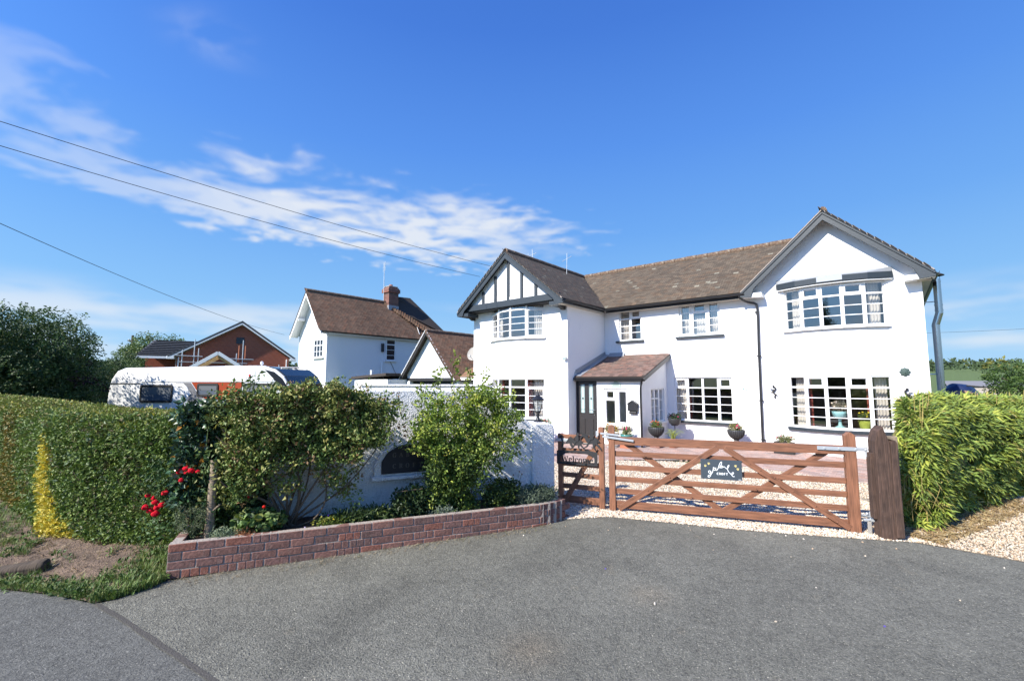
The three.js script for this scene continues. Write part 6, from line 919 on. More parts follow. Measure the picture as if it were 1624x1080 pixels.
  const ribbed = (p, lab, r, h, ped) => { const o = onHouse('ribbed_urn', lab, 'urn', p, 0); const L = [], n = 26; const prof = [[0.25, 0], [0.3, 0.02], [0.7, 0.25], [0.95, 0.6], [1.0, 0.85], [0.97, 1]]; M('bowl', lathe(prof.map(([a, b]) => [a * r * 0.95, ped + b * h]).concat([[r * 0.85, ped + h * 0.97], [r * 0.8, ped + h * 0.8], [0.001, ped + h * 0.8]]), 26), mat.urnlead, o); for (let k = 0; k < n; k++) { const a = k / n * 6.283; L.push(tube(prof.map(([q, b]) => [Math.cos(a) * q * r * 0.96, ped + b * h, Math.sin(a) * q * r * 0.96]), 0.014, 5, 10)); } M('rib', merge(L), mat.urnlead, o).userData.kind = 'stuff'; if (ped > 0) M('pedestal', [lathe([[0.001, ped * 0.45], [r * 0.5, ped * 0.45], [r * 0.5, ped * 0.55], [r * 0.25, ped * 0.75], [r * 0.3, ped], [0.001, ped]], 18)], mat.urnlead, o), M('plinth', rbox(r * 1.25, ped * 0.45, r * 1.25, 0, ped * 0.225, 0, 0.01), ped > 0.3 ? mat.brick[0] : mat.concrete, o); return o; };
  const bloom = (p, lab, colr, n, spread, h, seed, leafc = [[0.08, 0.14, 0.03, 3], [0.12, 0.18, 0.04, 1]], cat = 'flowers') => { const o = onHouse('flowering_plant', lab, cat, p), R = RNG(seed); leafyClump(o, R, 70, spread, h * 0.5, spread * 0.8, T2, mat.leaf, leafc, 0.5, 0.9, h * 0.45); M('stem', [0, 1, 2, 3].map((k) => bar([0, -0.02, 0], [(k - 1.5) * spread * 0.5, h * 0.9, (k % 2 - 0.5) * spread], 0.005, 5)), mat.greenstem, o); for (let i = 0; i < n; i++) { const c = colr[i % colr.length]; flower('bloom', [(R() - 0.5) * spread * 1.8, h * (0.55 + R() * 0.5), (R() - 0.3) * spread * 1.2], 0.04 + R() * 0.015, c, o, seed + i, 9); } return o; };
  const pink = mat.petal(0.62, 0.07, 0.16), coral = mat.petal(0.7, 0.14, 0.10), red = mat.petal(0.5, 0.02, 0.03), cream = mat.petal(0.7, 0.6, 0.45), mag = mat.petal(0.42, 0.03, 0.14);
  ribbed([-2.62, 0, 1.9], 'dark ribbed bowl urn on a brick plinth by the porch side window', 0.25, 0.3, 0.36); bloom([-2.62, 0.62, 1.9], 'coral red flowers in the ribbed urn by the porch side window', [coral, red], 7, 0.17, 0.22, 701, [[0.18, 0.2, 0.05, 2], [0.1, 0.14, 0.03, 2]]);
  ribbed([-0.62, 0, 0.52], 'dark ribbed bowl urn on a stone plinth under the middle window', 0.25, 0.3, 0.3); bloom([-0.62, 0.56, 0.52], 'pink and cream flowers in the ribbed urn under the middle window', [pink, cream, pink], 8, 0.18, 0.2, 702, [[0.25, 0.22, 0.08, 2], [0.14, 0.15, 0.05, 2]]);
  { const o = onHouse('hanging_basket', 'dark basket bowl on a thin stand left of the middle window', 'basket', [-2.45, 0, 0.75]); M('bowl', lathe([[0.001, 0.62], [0.1, 0.63], [0.18, 0.72], [0.215, 0.84], [0.22, 0.86], [0.19, 0.85], [0.001, 0.8]], 22), mat.urnlead, o); M('stand', [bar([0, 0, 0], [0, 0.63, 0], 0.014), bar([-0.15, 0.012, 0], [0.15, 0.012, 0], 0.012), bar([0, 0.012, -0.15], [0, 0.012, 0.15], 0.012)], mat.blackmatt, o); bloom([-2.45, 0.84, 0.75], 'magenta flowers with trailing leaves in the dark stand basket', [mag, pink], 7, 0.2, 0.15, 703, [[0.03, 0.06, 0.02, 3], [0.07, 0.1, 0.04, 1]]); }
  { const o = onHouse('stone_urn', 'pale carved stone urn beneath the golden bush by the gate meeting stile', 'urn', [-3.7, 0, 2.8]); M('body', lathe([[0.001, 0], [0.17, 0], [0.17, 0.05], [0.07, 0.1], [0.08, 0.16], [0.17, 0.26], [0.2, 0.4], [0.23, 0.44], [0.2, 0.46], [0.001, 0.42]], 20), mat.concrete, o); M('rim', new THREE.TorusGeometry(0.215, 0.02, 6, 22).rotateX(Math.PI / 2).translate(0, 0.44, 0), mat.concrete, o); bloom([-3.7, 0.44, 2.8], 'rounded golden orange bush in the pale stone urn', [mat.petal(0.55, 0.28, 0.03)], 5, 0.22, 0.34, 704, [[0.4, 0.26, 0.02, 3], [0.3, 0.18, 0.02, 2], [0.22, 0.24, 0.03, 1]], 'bush'); }
  { const o = onHouse('turquoise_pot', 'glazed turquoise pot standing below the porch window', 'pot', [-3.3, 0, 2.6]); M('body', lathe([[0.001, 0.2], [0.13, 0.2], [0.17, 0.3], [0.2, 0.42], [0.215, 0.44], [0.19, 0.44], [0.001, 0.4]], 22), phys([0.07, 0.26, 0.25], 0.2), o); M('plinth', rbox(0.32, 0.2, 0.32, 0, 0.1, 0, 0.012), mat.terracotta, o); bloom([-3.3, 0.42, 2.6], 'deep pink flowers in the turquoise pot below the porch window', [mag, pink], 6, 0.14, 0.26, 705, [[0.2, 0.24, 0.08, 2], [0.4, 0.36, 0.2, 1]]); }
  { const o = onHouse('spiky_plant', 'spiky yellow green grassy plant beside the ribbed urn at the porch', 'plant', [-2.2, 0.0, 1.6]), R = RNG(706), L = []; for (let i = 0; i < 46; i++) { const a = R() * 6.28, l = 0.12 + R() * 0.16, h = 0.35 + R() * 0.25; L.push(tube([[0, 0.18, 0], [Math.cos(a) * l * 0.5, h, Math.sin(a) * l * 0.5], [Math.cos(a) * l * 1.3, h * (0.7 + R() * 0.35) + 0.08, Math.sin(a) * l * 1.3]], 0.007, 4, 8, 0.3)); } for (let k = 0; k < L.length; k += 1) M('blade', L[k], std([0.28, 0.33, 0.06], 0.6), o); M('pot', lathe([[0.001, 0], [0.12, 0], [0.16, 0.22], [0.14, 0.22], [0.001, 0.18]], 18), mat.terracotta, o); }
  { const o = onHouse('wooden_trough', 'small dark trough under the left end of the lower right bow', 'planter', [0.7, 0, 0.7]); M('body', rbox(0.5, 0.36, 0.22, 0, 0.18, 0, 0.012), mat.darkwood, o); for (const y of [0.09, 0.27]) M('board', rbox(0.52, 0.14, 0.015, 0, y, 0.115, 0.004), mat.darkwood, o); bloom([0.7, 0.36, 0.7], 'pale pink flowers in the small dark trough under the bow', [pink, cream], 8, 0.22, 0.16, 707, [[0.2, 0.2, 0.08, 2], [0.12, 0.15, 0.05, 1]]); }
  { const o = onHouse('terracotta_pot', 'terracotta pot of pale pink flowers behind the white gate pillar', 'pot', [-5.9, 0, 3.4]); M('body', lathe([[0.001, 0], [0.16, 0], [0.22, 0.5], [0.24, 0.52], [0.24, 0.58], [0.2, 0.58], [0.001, 0.54]], 20), mat.terracotta, o); M('rim', new THREE.TorusGeometry(0.235, 0.02, 6, 20).rotateX(Math.PI / 2).translate(0, 0.56, 0), mat.terracotta, o); bloom([-5.9, 0.56, 3.4], 'loose pale pink flowers seen over the white gate pillar', [mat.petal(0.62, 0.22, 0.22), cream], 9, 0.26, 0.3, 708); }
  // on the window boards
  { const o = onHouse('turquoise_urn', 'turquoise pedestal urn of pale flowers inside the lower right bow window', 'urn', [2.0, 0.79, 0.12]); M('body', lathe([[0.001, 0], [0.13, 0], [0.12, 0.03], [0.05, 0.07], [0.035, 0.2], [0.05, 0.27], [0.16, 0.33], [0.18, 0.42], [0.19, 0.46], [0.16, 0.46], [0.001, 0.42]], 20), std([0.22, 0.42, 0.42], 0.5), o); M('rim', new THREE.TorusGeometry(0.18, 0.012, 6, 20).rotateX(Math.PI / 2).translate(0, 0.46, 0), std([0.22, 0.42, 0.42], 0.5), o); const b = bloom([2.0, 1.23, 0.12], 'pale dried flowers standing in the turquoise urn in the bow window', [cream, mat.petal(0.5, 0.45, 0.4)], 8, 0.2, 0.3, 709, [[0.3, 0.28, 0.2, 1]]); }
  { const o = onHouse('vase', 'lime green pot of yellow flowers inside the lower right bow window', 'vase', [2.55, 0.79, 0.05]); M('body', lathe([[0.001, 0], [0.11, 0], [0.15, 0.22], [0.13, 0.22], [0.001, 0.2]], 18), std([0.3, 0.36, 0.05], 0.5), o); M('rim', new THREE.TorusGeometry(0.145, 0.01, 6, 18).rotateX(Math.PI / 2).translate(0, 0.22, 0), std([0.3, 0.36, 0.05], 0.5), o); bloom([2.55, 1.0, 0.05], 'yellow flowers in the lime green pot behind the bow window', [mat.petal(0.6, 0.5, 0.03)], 8, 0.13, 0.26, 710); }
}

// ------------------------------------------------------------------ touring caravan behind the hedge
{
  const A = [-13.75, -15.2], B = [-7.3, -14.9], turn = -Math.atan2(B[1] - A[1], B[0] - A[0]);
  const cv = thing('touring_caravan', 'long white touring caravan with a red side panel and dark front behind the hedge', 'caravan', [A[0], 0, A[1]], turn); cv.scale.x = 0.715;
  const W = 2.3, prof = [[0.1, 0.45], [8.2, 0.45], [8.75, 0.7], [8.95, 1.1], [8.95, 1.5], [8.8, 1.9], [8.5, 2.22], [8.1, 2.45], [7.6, 2.55], [6.5, 2.57], [0.75, 2.5], [0.4, 2.4], [0.16, 2.15], [0.06, 1.8], [0.02, 1.2], [0.05, 0.7]];
  const paint = phys([0.8, 0.8, 0.8], 0.25, { clearcoat: 0.4 }), grey = phys([0.2, 0.2, 0.21], 0.3), dark = phys([0.012, 0.014, 0.025], 0.05), redp = phys([0.34, 0.06, 0.025], 0.3);
  M('body', ext(shape(prof), W - 0.12, 0.06, 3).translate(0, 0, -W + 0.06), paint, cv);
  const onSide = (g, m, name, z = 0.004) => M(name, g, m, cv, [0, 0, z]);
  const win = (x0, y0, x1, y1) => { const w = G('window', cv, [(x0 + x1) / 2, (y0 + y1) / 2, 0.0]), a = (x1 - x0) / 2, b = (y1 - y0) / 2, r = 0.09; const rr = (a, b, r) => { const s = new THREE.Shape(); s.moveTo(-a + r, -b); s.lineTo(a - r, -b); s.quadraticCurveTo(a, -b, a, -b + r); s.lineTo(a, b - r); s.quadraticCurveTo(a, b, a - r, b); s.lineTo(-a + r, b); s.quadraticCurveTo(-a, b, -a, b - r); s.lineTo(-a, -b + r); s.quadraticCurveTo(-a, -b, -a + r, -b); return s; }; const fr = rr(a, b, r); fr.holes.push(rr(a - 0.06, b - 0.06, r * 0.6)); M('frame', ext(fr, 0.03, 0.008), mat.blackmatt, w); M('pane', ext(rr(a - 0.05, b - 0.05, r * 0.6), 0.022), phys([0.11, 0.13, 0.16], 0.04, { specularIntensity: 1 }), w); M('blind', box(a * 1.7, b * 0.95, 0.004, 0, b * 0.42, 0.024), phys([0.16, 0.17, 0.18], 0.1), w); };
  win(1.62, 1.40, 3.2, 1.98); win(4.4, 1.60, 5.42, 2.03); win(6.65, 1.6, 8.05, 2.03);
  onSide(ext(shape([[4.1, 2.07], [6.55, 2.07], [6.55, 1.58], [5.6, 1.5], [4.9, 1.5], [4.55, 1.62]]), 0.012), redp, 'red_panel', 0.0);
  onSide(ext(shape([[3.3, 2.06], [4.05, 2.06], [4.5, 1.6], [5.2, 1.43], [4.4, 1.40], [3.9, 1.45], [4.1, 1.7], [3.9, 1.9]]), 0.016), grey, 'graphic', 0.0); onSide(ext(shape([[3.3, 2.04], [3.7, 2.04], [3.95, 1.88], [4.02, 1.65], [3.8, 1.42], [3.35, 1.42], [3.2, 1.5], [3.28, 1.7]]), 0.02), paint, 'graphic', 0.0);
  onSide(tube([[3.45, 1.92, 0.024], [3.62, 1.92, 0.024], [3.72, 1.88, 0.024]], 0.009, 4), mat.blackmatt, 'graphic_line', 0); onSide(tube([[3.5, 1.66, 0.024], [3.72, 1.66, 0.024], [3.8, 1.62, 0.024]], 0.009, 4), mat.blackmatt, 'graphic_line', 0);
  M('awning_rail', rbox(1.5, 0.025, 0.02, 0.82, 2.03, 0.01, 0.004), mat.blackmatt, cv); M('awning_rail', rbox(6.6, 0.03, 0.02, 4.9, 2.10, 0.005, 0.004), mat.upvc, cv);
  // dark wrap round front windows
  const fp = [[7.72, 2.535], [8.12, 2.46], [8.52, 2.235], [8.83, 1.91], [8.98, 1.5], [8.97, 1.35]]; const band = []; for (let i = 0; i + 1 < fp.length; i++) { const [a, b] = fp[i], [c, d] = fp[i + 1], dx = c - a, dy = d - b, l = Math.hypot(dx, dy), nx = -dy / l * -1, ny = dx / l * -1; band.push(plank([a - ny * 0 + 0.055, b + 0.05, -W / 2], [c + 0.055, d + 0.05, -W / 2], W - 0.1, 0.03, [dy * -1 / l, dx / l, 0])); }
  M('front_window', merge(band), dark, cv); onSide(ext(shape([[7.62, 2.5], [8.08, 2.42], [8.48, 2.2], [8.77, 1.88], [8.93, 1.45], [8.6, 1.4], [8.35, 1.85], [8.05, 2.2]]), 0.014), dark, 'front_quarter', 0.0);
  M('roof_vent', [rbox(0.5, 0.08, 0.5, 2.4, 2.57, -1.1, 0.03)], paint, cv); M('roof_vent', [rbox(0.7, 0.1, 0.6, 5.2, 2.61, -1.1, 0.03)], paint, cv); M('roof_rail', [rbox(0.9, 0.04, 0.05, 6.9, 2.63, -0.4, 0.01), rbox(1.6, 0.05, 0.08, 7.2, 2.62, -1.7, 0.02)], grey, cv); M('aerial_dome', [sph(0.07, 6.85, 2.74, -0.7), cyl(0.03, 0.03, 0.12, 6.85, 2.65, -0.7)], paint, cv); M('marker_lamp', rbox(0.08, 0.08, 0.03, 6.9, 2.3, 0.006, 0.01), phys([0.5, 0.03, 0.02], 0.2), cv);
  for (const x of [3.7, 4.6]) { const w = G('wheel', cv, [x, 0.33, -0.16]); M('tyre', new THREE.TorusGeometry(0.23, 0.1, 8, 20), mat.blackmatt, w); M('rim', disc2(0.2), mat.galv, w); }
  M('jockey_hitch', [bar([8.8, 0.42, -1.1], [10.1, 0.42, -1.15], 0.05), cyl(0.1, 0.1, 0.06, 9.8, 0.1, -1.15).rotateX(0)], mat.galv, cv);
}
function disc2(r) { return new THREE.CylinderGeometry(r, r, 0.1, 18).rotateX(Math.PI / 2); }

// ------------------------------------------------------------------ neighbouring buildings
function applied(parent, m, w, h, cols, rows, name = 'window', o = {}) { // window set into a far wall: frame, bars, panes
  const g = G(name, parent); const T = (q) => q.applyMatrix4(m), f = 0.06;
  M('frame', merge([T(rbox(f, h, 0.07, f / 2, h / 2, 0.02)), T(rbox(f, h, 0.07, w - f / 2, h / 2, 0.02)), T(rbox(w, f, 0.07, w / 2, f / 2, 0.021)), T(rbox(w, f, 0.07, w / 2, h - f / 2, 0.021)), ...(cols > 1 ? Array.from({ length: cols - 1 }, (_, k) => T(rbox(0.06, h, 0.065, w * (k + 1) / cols, h / 2, 0.018))) : [])]), mat.upvc, g);
  for (let c = 0; c < cols; c++) for (let r = 0; r < rows; r++) M('pane', T(box(w / cols - 0.05, h / rows - 0.02, 0.012, w * (c + 0.5) / cols, h * (r + 0.5) / rows, 0.012)), phys([0.02, 0.024, 0.03], 0.04), g);
  for (let r = 1; r < rows; r++) M('glazing_bar', T(box(w - 0.1, r === rows - 1 ? 0.06 : 0.025, 0.03, w / 2, h * r / rows, 0.024)), mat.upvc, g);
  M('sill', T(rbox(w + 0.14, 0.06, 0.14, w / 2, -0.035, 0.05)), o.sill ?? mat.upvc, g); return g;
}
{
  const nb = thing('neighbour_house', 'white two storey house with a steep brown tiled roof and brick chimney', 'house', toWorld(-19.82, 0, 4.1), HT);
  // own axes: x to the right, z out of its gable front; right front corner at the origin
  const EV = 4.85, RG = 7.2, hw = 1.72, cx = -1.65, slope = (RG - EV) / (hw + 0.12);
  const front = M('wall', ext(shape([[-3.3, 0], [0, 0], [0, EV], [cx, RG - 0.08], [-3.3, EV]]), 0.3).translate(0, 0, -0.3), mat.plainrender, nb);
  M('wall', box(0.3, EV, 10.5, -0.15, EV / 2, -5.55), mat.plainrender, nb); M('wall', box(0.3, EV, 10.5, -3.15, EV / 2, -5.55), mat.plainrender, nb); M('wall', box(3.3, EV, 0.3, cx, EV / 2, -10.95), mat.plainrender, nb);
  M('plinth', [box(0.34, 0.9, 10.7, -0.14, 0.45, -5.45)], mat.brick[3], nb);
  const roof = G('roof', nb), ov = 0.48, xe = cx + hw + 0.14, R1 = [[xe, EV - 0.06, ov], [xe, EV - 0.06, -9.0], [cx, RG + 0.3, -6.2], [cx, RG + 0.3, -5.2], [cx, RG, -4.6], [cx, RG, ov]], R1m = R1.map(([x, y, z]) => [2 * cx - x, y, z]).reverse();
  const face = [[xe, EV - 0.06, ov], [xe, EV - 0.06, -9.0], [cx, RG, -5.8], [cx, RG, ov]];
  M('roof_deck', slab(face, 0.08), mat.deck, roof); M('roof_deck', slab(face.map(([x, y, z]) => [2 * cx - x, y, z]).reverse(), 0.08), mat.deck, roof);
  tiled(roof, face, [xe, EV - 0.06, ov], [0, 0, -1], [cx - xe, RG - EV + 0.06, 0], 51, redTile, 0.17, 0.11);
  M('roof_deck', slab([[xe, EV - 0.06, -9.0], [2 * cx - xe, EV - 0.06, -9.0], [cx, RG, -5.8]], 0.08), mat.deck, roof);
  { const f2 = [[cx + 0.06, RG - 0.02, -4.3], [cx + 1.75, EV + 0.35, -8.6], [cx, RG + 0.55, -6.6], [cx, RG + 0.5, -5.6]]; M('cross_gable', slab(f2, 0.06), mat.deck, roof); tiled(roof, f2, f2[0], [1.69, EV - RG + 0.37, -4.3], [-1.2, 1.2, 0.6], 52, redTile, 0.17, 0.11); }
  ridgeRow(roof, [cx, RG + 0.03, ov], [cx, RG + 0.03, -5.7], 0.45, 8, 0.11);
  for (const s of [-1, 1]) { const x1 = cx + s * (xe - cx); M('barge_board', muv(ext(shape(s > 0 ? [[cx, RG - 0.02], [cx, RG - 0.34], [x1, EV - 0.36], [x1, EV - 0.09]] : [[cx, RG - 0.02], [x1, EV - 0.09], [x1, EV - 0.36], [cx, RG - 0.34]]), 0.05).translate(0, 0, ov - 0.06)), mat.white, nb); M('soffit', slab(s > 0 ? [[cx, RG - 0.12, 0], [cx, RG - 0.12, ov - 0.07], [x1, EV - 0.19, ov - 0.07], [x1, EV - 0.19, 0]] : [[x1, EV - 0.19, 0], [x1, EV - 0.19, ov - 0.07], [cx, RG - 0.12, ov - 0.07], [cx, RG - 0.12, 0]], 0.03), mat.white, nb); }
  M('purlin_end', [box(0.12, 0.14, ov - 0.1, cx + 0.95, 5.62, ov / 2), box(0.12, 0.14, ov - 0.1, cx - 0.95, 5.62, ov / 2)], mat.white, nb);
  gutterRun(nb, [xe + 0.05, EV - 0.07, ov - 0.05], [xe + 0.05, EV - 0.09, -8.8]); M('fascia', box(0.03, 0.14, 9.2, xe - 0.05, EV - 0.15, -4.3), mat.white, nb);
  const sideM = (z, y) => new THREE.Matrix4().makeRotationY(Math.PI / 2).setPosition(0, y, z);
  applied(nb, sideM(-3.66, 3.35), 0.68, 1.28, 1, 4); applied(nb, sideM(-7.6, 3.7), 0.5, 0.95, 1, 2); applied(nb, new THREE.Matrix4().makeTranslation(-1.35, 3.4, 0), 1.05, 1.0, 3, 3);
  M('soil_pipe', [bar([0.06, 0.5, -3.4], [0.06, 3.3, -3.4], 0.05, 8)], mat.white, nb); M('hopper', rbox(0.14, 0.5, 0.14, 0.06, EV - 0.75, -3.42), mat.black, nb); M('wire_run', tube([[0.02, 3.3, -4.0], [0.02, 2.2, -4.6], [0.02, 1.2, -5.0]], 0.012, 4), mat.blackmatt, nb);
  const ch = G('chimney', nb, [cx + 0.1, 0, -5.0]); { const R = RNG(711), B = mat.brick; for (let k = 0; k < 17; k++) { const y = RG - 0.45 + k * 0.085, w = k > 12 ? 0.78 - (k > 15 ? 0.1 : 0) : 0.64; M('brick_course', rbox(w + (R() - 0.5) * 0.012, 0.075, w * 1.15, 0, y, 0, 0.008), B[Math.floor(R() * 6)], ch); } M('core', box(0.6, 1.4, 0.7, 0, RG + 0.2, 0), mat.mortar, ch); M('flaunching', [rbox(0.6, 0.09, 0.7, 0, RG + 1.02, 0, 0.04)], mat.concrete, ch); M('chimney_pot', cyl(0.11, 0.13, 0.14, 0.05, RG + 1.1, 0.05, 12), mat.terracotta, ch); M('lead_flashing', box(0.68, 0.3, 0.76, 0, RG - 0.38, 0), mat.lead, ch); }
  const ae = G('aerial', nb, [cx - 0.05, RG + 0.3, -4.55]); M('mast', bar([0, -0.2, 0], [0, 2.3, 0], 0.022), mat.galv, ae); M('boom', [bar([-0.3, 2.0, -0.1], [0.3, 2.06, 0.1], 0.01), ...[-0.25, -0.12, 0, 0.12, 0.25].map((k) => bar([k, 1.72, k * 0.3], [k, 2.36, k * 0.3], 0.007)), bar([-0.25, 1.85, -0.08], [0.25, 1.85, 0.08], 0.006), bar([-0.25, 2.2, -0.08], [0.25, 2.2, 0.08], 0.006)], mat.galv, ae);
  M('roof_pole', [bar([xe - 0.3, EV + 0.1, -4.2], [xe - 0.5, EV + 0.5, -4.1], 0.02)], mat.galv, roof); M('roof_pole', [bar([xe - 0.1, EV, -6.2], [xe - 0.5, EV + 0.75, -6.2], 0.02)], mat.galv, roof);
}
{
  const ob = thing('outbuilding', 'low white gabled outbuilding with black barge boards between the two white houses', 'outbuilding', toWorld(-13.75, 0, 2), HT);
  const RG = 4.55, hw = 1.75, EV = 2.55;
  M('wall', ext(shape([[-hw, 2.25], [hw, 2.25], [hw, EV - 0.1], [0, RG - 0.12], [-hw, EV - 0.1]]), 0.2).translate(0, 0, -0.2), mat.plainrender, ob); M('wall', [box(0.2, 2.4, 7, -hw + 0.1, 1.2, -3.7)], mat.plainrender, ob); M('wall', [box(0.2, 2.4, 7, hw - 0.1, 1.2, -3.7)], mat.plainrender, ob);
  M('door_beam', box(2 * hw, 0.14, 0.22, 0, 2.2, -0.1), mat.blackmatt, ob); M('garage_door', box(2 * hw - 0.4, 2.1, 0.06, 0, 1.06, -0.25), mat.darkwood, ob); M('pier', rbox(0.2, 2.12, 0.2, -hw + 0.1, 1.06, -0.1), mat.plainrender, ob);
  const rf = G('roof', ob), k = (RG - EV) / hw, xe = hw + 0.35, ye = RG - k * xe, ov = 0.3;
  const a = [[xe, ye, ov], [xe, ye, -7.4], [0, RG, -7.4], [0, RG, ov]]; M('roof_deck', slab(a, 0.06), mat.deck, rf); M('roof_deck', slab(a.map(([x, y, z]) => [-x, y, z]).reverse(), 0.06), mat.deck, rf); tiled(rf, a, a[0], [0, 0, -1], [-xe, RG - ye, 0], 53, redTile, 0.17, 0.11); ridgeRow(rf, [0, RG + 0.02, ov], [0, RG + 0.02, -7.3], 0.45, 9, 0.11);
  const vt = (s) => { const P = [], n = 26, R = RNG(54 + s); for (let i = 0; i < n; i++) { const t = (i + 0.5) / n; P.push(rbox(0.11, 0.035, 0.05, 0, 0, 0, 0.01).rotateZ(Math.atan2(RG - ye, -s * xe)).translate(lerp(s * xe, 0, t), lerp(ye, RG, t) + 0.01 * R(), ov)); } M('verge', merge(P), mat.tile, rf); }; vt(1); vt(-1);
  for (const s of [-1, 1]) M('barge_board', plank([0, RG - 0.1, ov - 0.03], [s * xe, ye - 0.1, ov - 0.03], 0.15, 0.03), mat.blackmatt, ob);
  const lw = thing('low_shed_roof', 'low dark felt shed roof between the neighbour house and outbuilding', 'shed', toWorld(-18.4, 0, 3.2), HT); M('roof', rbox(3.2, 0.14, 2.4, 1.3, 2.3, -1.2, 0.02), mat.deck, lw, [0, 0, 0], [0, 0, 0.05]); M('wall', box(3.0, 2.2, 2.2, 1.3, 1.1, -1.2), mat.plainrender, lw); M('post', rbox(0.12, 0.35, 0.12, 1.4, 2.5, -0.1), mat.white, lw);
}
{
  const bh = thing('brick_house', 'red brick house under construction with grey tiled roof beyond the caravan', 'house', [-21.4, 0, -35], rad(29)); bh.scale.x = 0.92;
  const RG = 6.85, L = [-4.8, 4.1], T = [-4.9, 3.95], br = std([1, 1, 1], 0.95, { map: mat.brick[0].map.clone() }); br.color = C(1.5, 0.85, 0.62);
  const courses = []; M('wall', ext(shape([[L[0] + 0.3, 0], [T[1] - 0.25, 0], [T[1] - 0.25, L[1] - 0.1], [0, RG - 0.22], [L[0] + 0.3, L[1] - 0.1]]), 0.3).translate(0, 0, -0.3), mat.mortar, bh);
  for (let k = 0; k < 52; k++) { const y = 2.8 + k * 0.075, hwL = Math.min(4.5, (RG - 0.3 - y) / (RG - L[1]) * 4.8), hwR = Math.min(3.7, (RG - 0.3 - y) / (RG - L[1]) * 4.05); if (hwL < 0.25) break; courses.push(box(hwL + hwR - 0.1, 0.06, 0.02, (hwR - hwL) / 2, y, 0.008)); } const cm = M('brick_course', merge(courses), br, bh); cm.userData.kind = 'stuff';
  M('wall', box(2.4, 4, 0.3, -5.6, 2, -2), br, bh); M('side_wall', box(0.3, 4, 9, 3.6, 2, -4.6), mat.brick[1], bh);
  const rf = G('roof', bh), e0 = -5.0, e1 = 4.2; const gr = std([0.06, 0.065, 0.075], 0.8);
  for (const e of [e0, e1]) { const a = [[e, 4.0, 0.4], [e, 4.0, -9], [0, RG, -9], [0, RG, 0.4]]; M('roof_deck', slab(e > 0 ? a : [...a].reverse(), 0.14), gr, rf); M('barge_board', plank([0, RG - 0.18, 0.37], [e, 3.86, 0.37], 0.2, 0.05), mat.upvc, bh); M('eave_box', rbox(0.5, 0.22, 0.6, e - Math.sign(e) * 0.2, 3.86, 0.1, 0.02), mat.upvc, bh); }
  const sr = [[-7.2, 4.0, -0.8], [-3.8, 4.0, -0.8], [-2.6, 5.35, -3.2], [-6.6, 5.35, -3.2]]; M('roof_deck', slab(sr, 0.1), gr, rf); const tl = []; for (let k = 0; k < 9; k++) { const t = (k + 0.5) / 9; tl.push(rbox(3.6, 0.05, 0.16, lerp(-5.5, -4.6, t), lerp(4.06, 5.4, t), lerp(-0.8, -3.2, t), 0.02)); } M('tile_course', merge(tl), gr, rf).userData.kind = 'stuff'; M('fascia', box(3.4, 0.16, 0.05, -5.5, 3.9, -0.82), mat.upvc, bh);
  M('downpipe', bar([-4.3, 0, 0.1], [-4.3, 3.9, 0.1], 0.05), mat.white, bh); M('downpipe', bar([3.5, 0, 0.1], [3.5, 3.9, 0.1], 0.05), mat.white, bh); M('vent', rbox(0.6, 0.5, 0.05, -0.1, 5.3, 0.03), mat.slatepaint, bh);
  M('porch_gable', [plank([-1.45, 4.18, 2.3], [-3.9, 2.6, 2.3], 0.24, 0.06), plank([-1.45, 4.18, 2.3], [1.0, 2.6, 2.3], 0.24, 0.06)], mat.upvc, bh); for (const s of [-1, 1]) for (let k = 0; k < 3; k++) M('rafter', plank([-1.45, 3.9, 2.1 - k * 0.7], [-1.45 + s * 2.2, 2.5, 2.1 - k * 0.7], 0.15, 0.05), mat.newtimber, bh);
  M('ridge_board', box(0.06, 0.2, 2.2, -1.45, 3.9, 1.2), mat.newtimber, bh); M('sheathing', slab([[-1.45, 3.95, 2.1], [0.7, 2.55, 2.1], [0.7, 2.55, 0.4], [-1.45, 3.95, 0.4]], 0.03), std([0.45, 0.36, 0.10], 0.8), bh);
  const sc = thing('scaffolding', 'galvanised scaffold poles standing in front of the red brick gable', 'scaffolding', [-20.5, 0, -33.4], rad(29));
  for (const [x, y0, y1] of [[-3.55, 0, 4.35], [-2.85, 0, 5.15], [-2.6, 0, 4.5], [-0.25, 0, 4.2], [0.15, 0, 5.2], [2.6, 0, 3.4]]) M('upright', bar([x, y0, 0], [x + 0.03, y1, 0], 0.035), mat.galv, sc); M('ledger', bar([-3.9, 3.95, 0.06], [-2.3, 3.9, 0.06], 0.03), mat.galv, sc); M('ledger', bar([-1.0, 3.8, 0.06], [0.9, 3.75, 0.06], 0.03), mat.galv, sc); M('ledger', bar([-3.7, 3.5, 0.06], [0.5, 3.45, 0.06], 0.025), mat.galv, sc); for (const x of [-0.1, 0.32]) M('ladder_stile', bar([x, 2, 0.1], [x + 0.02, 4.8, -0.2], 0.04), std([0.4, 0.13, 0.06], 0.7), sc);
}

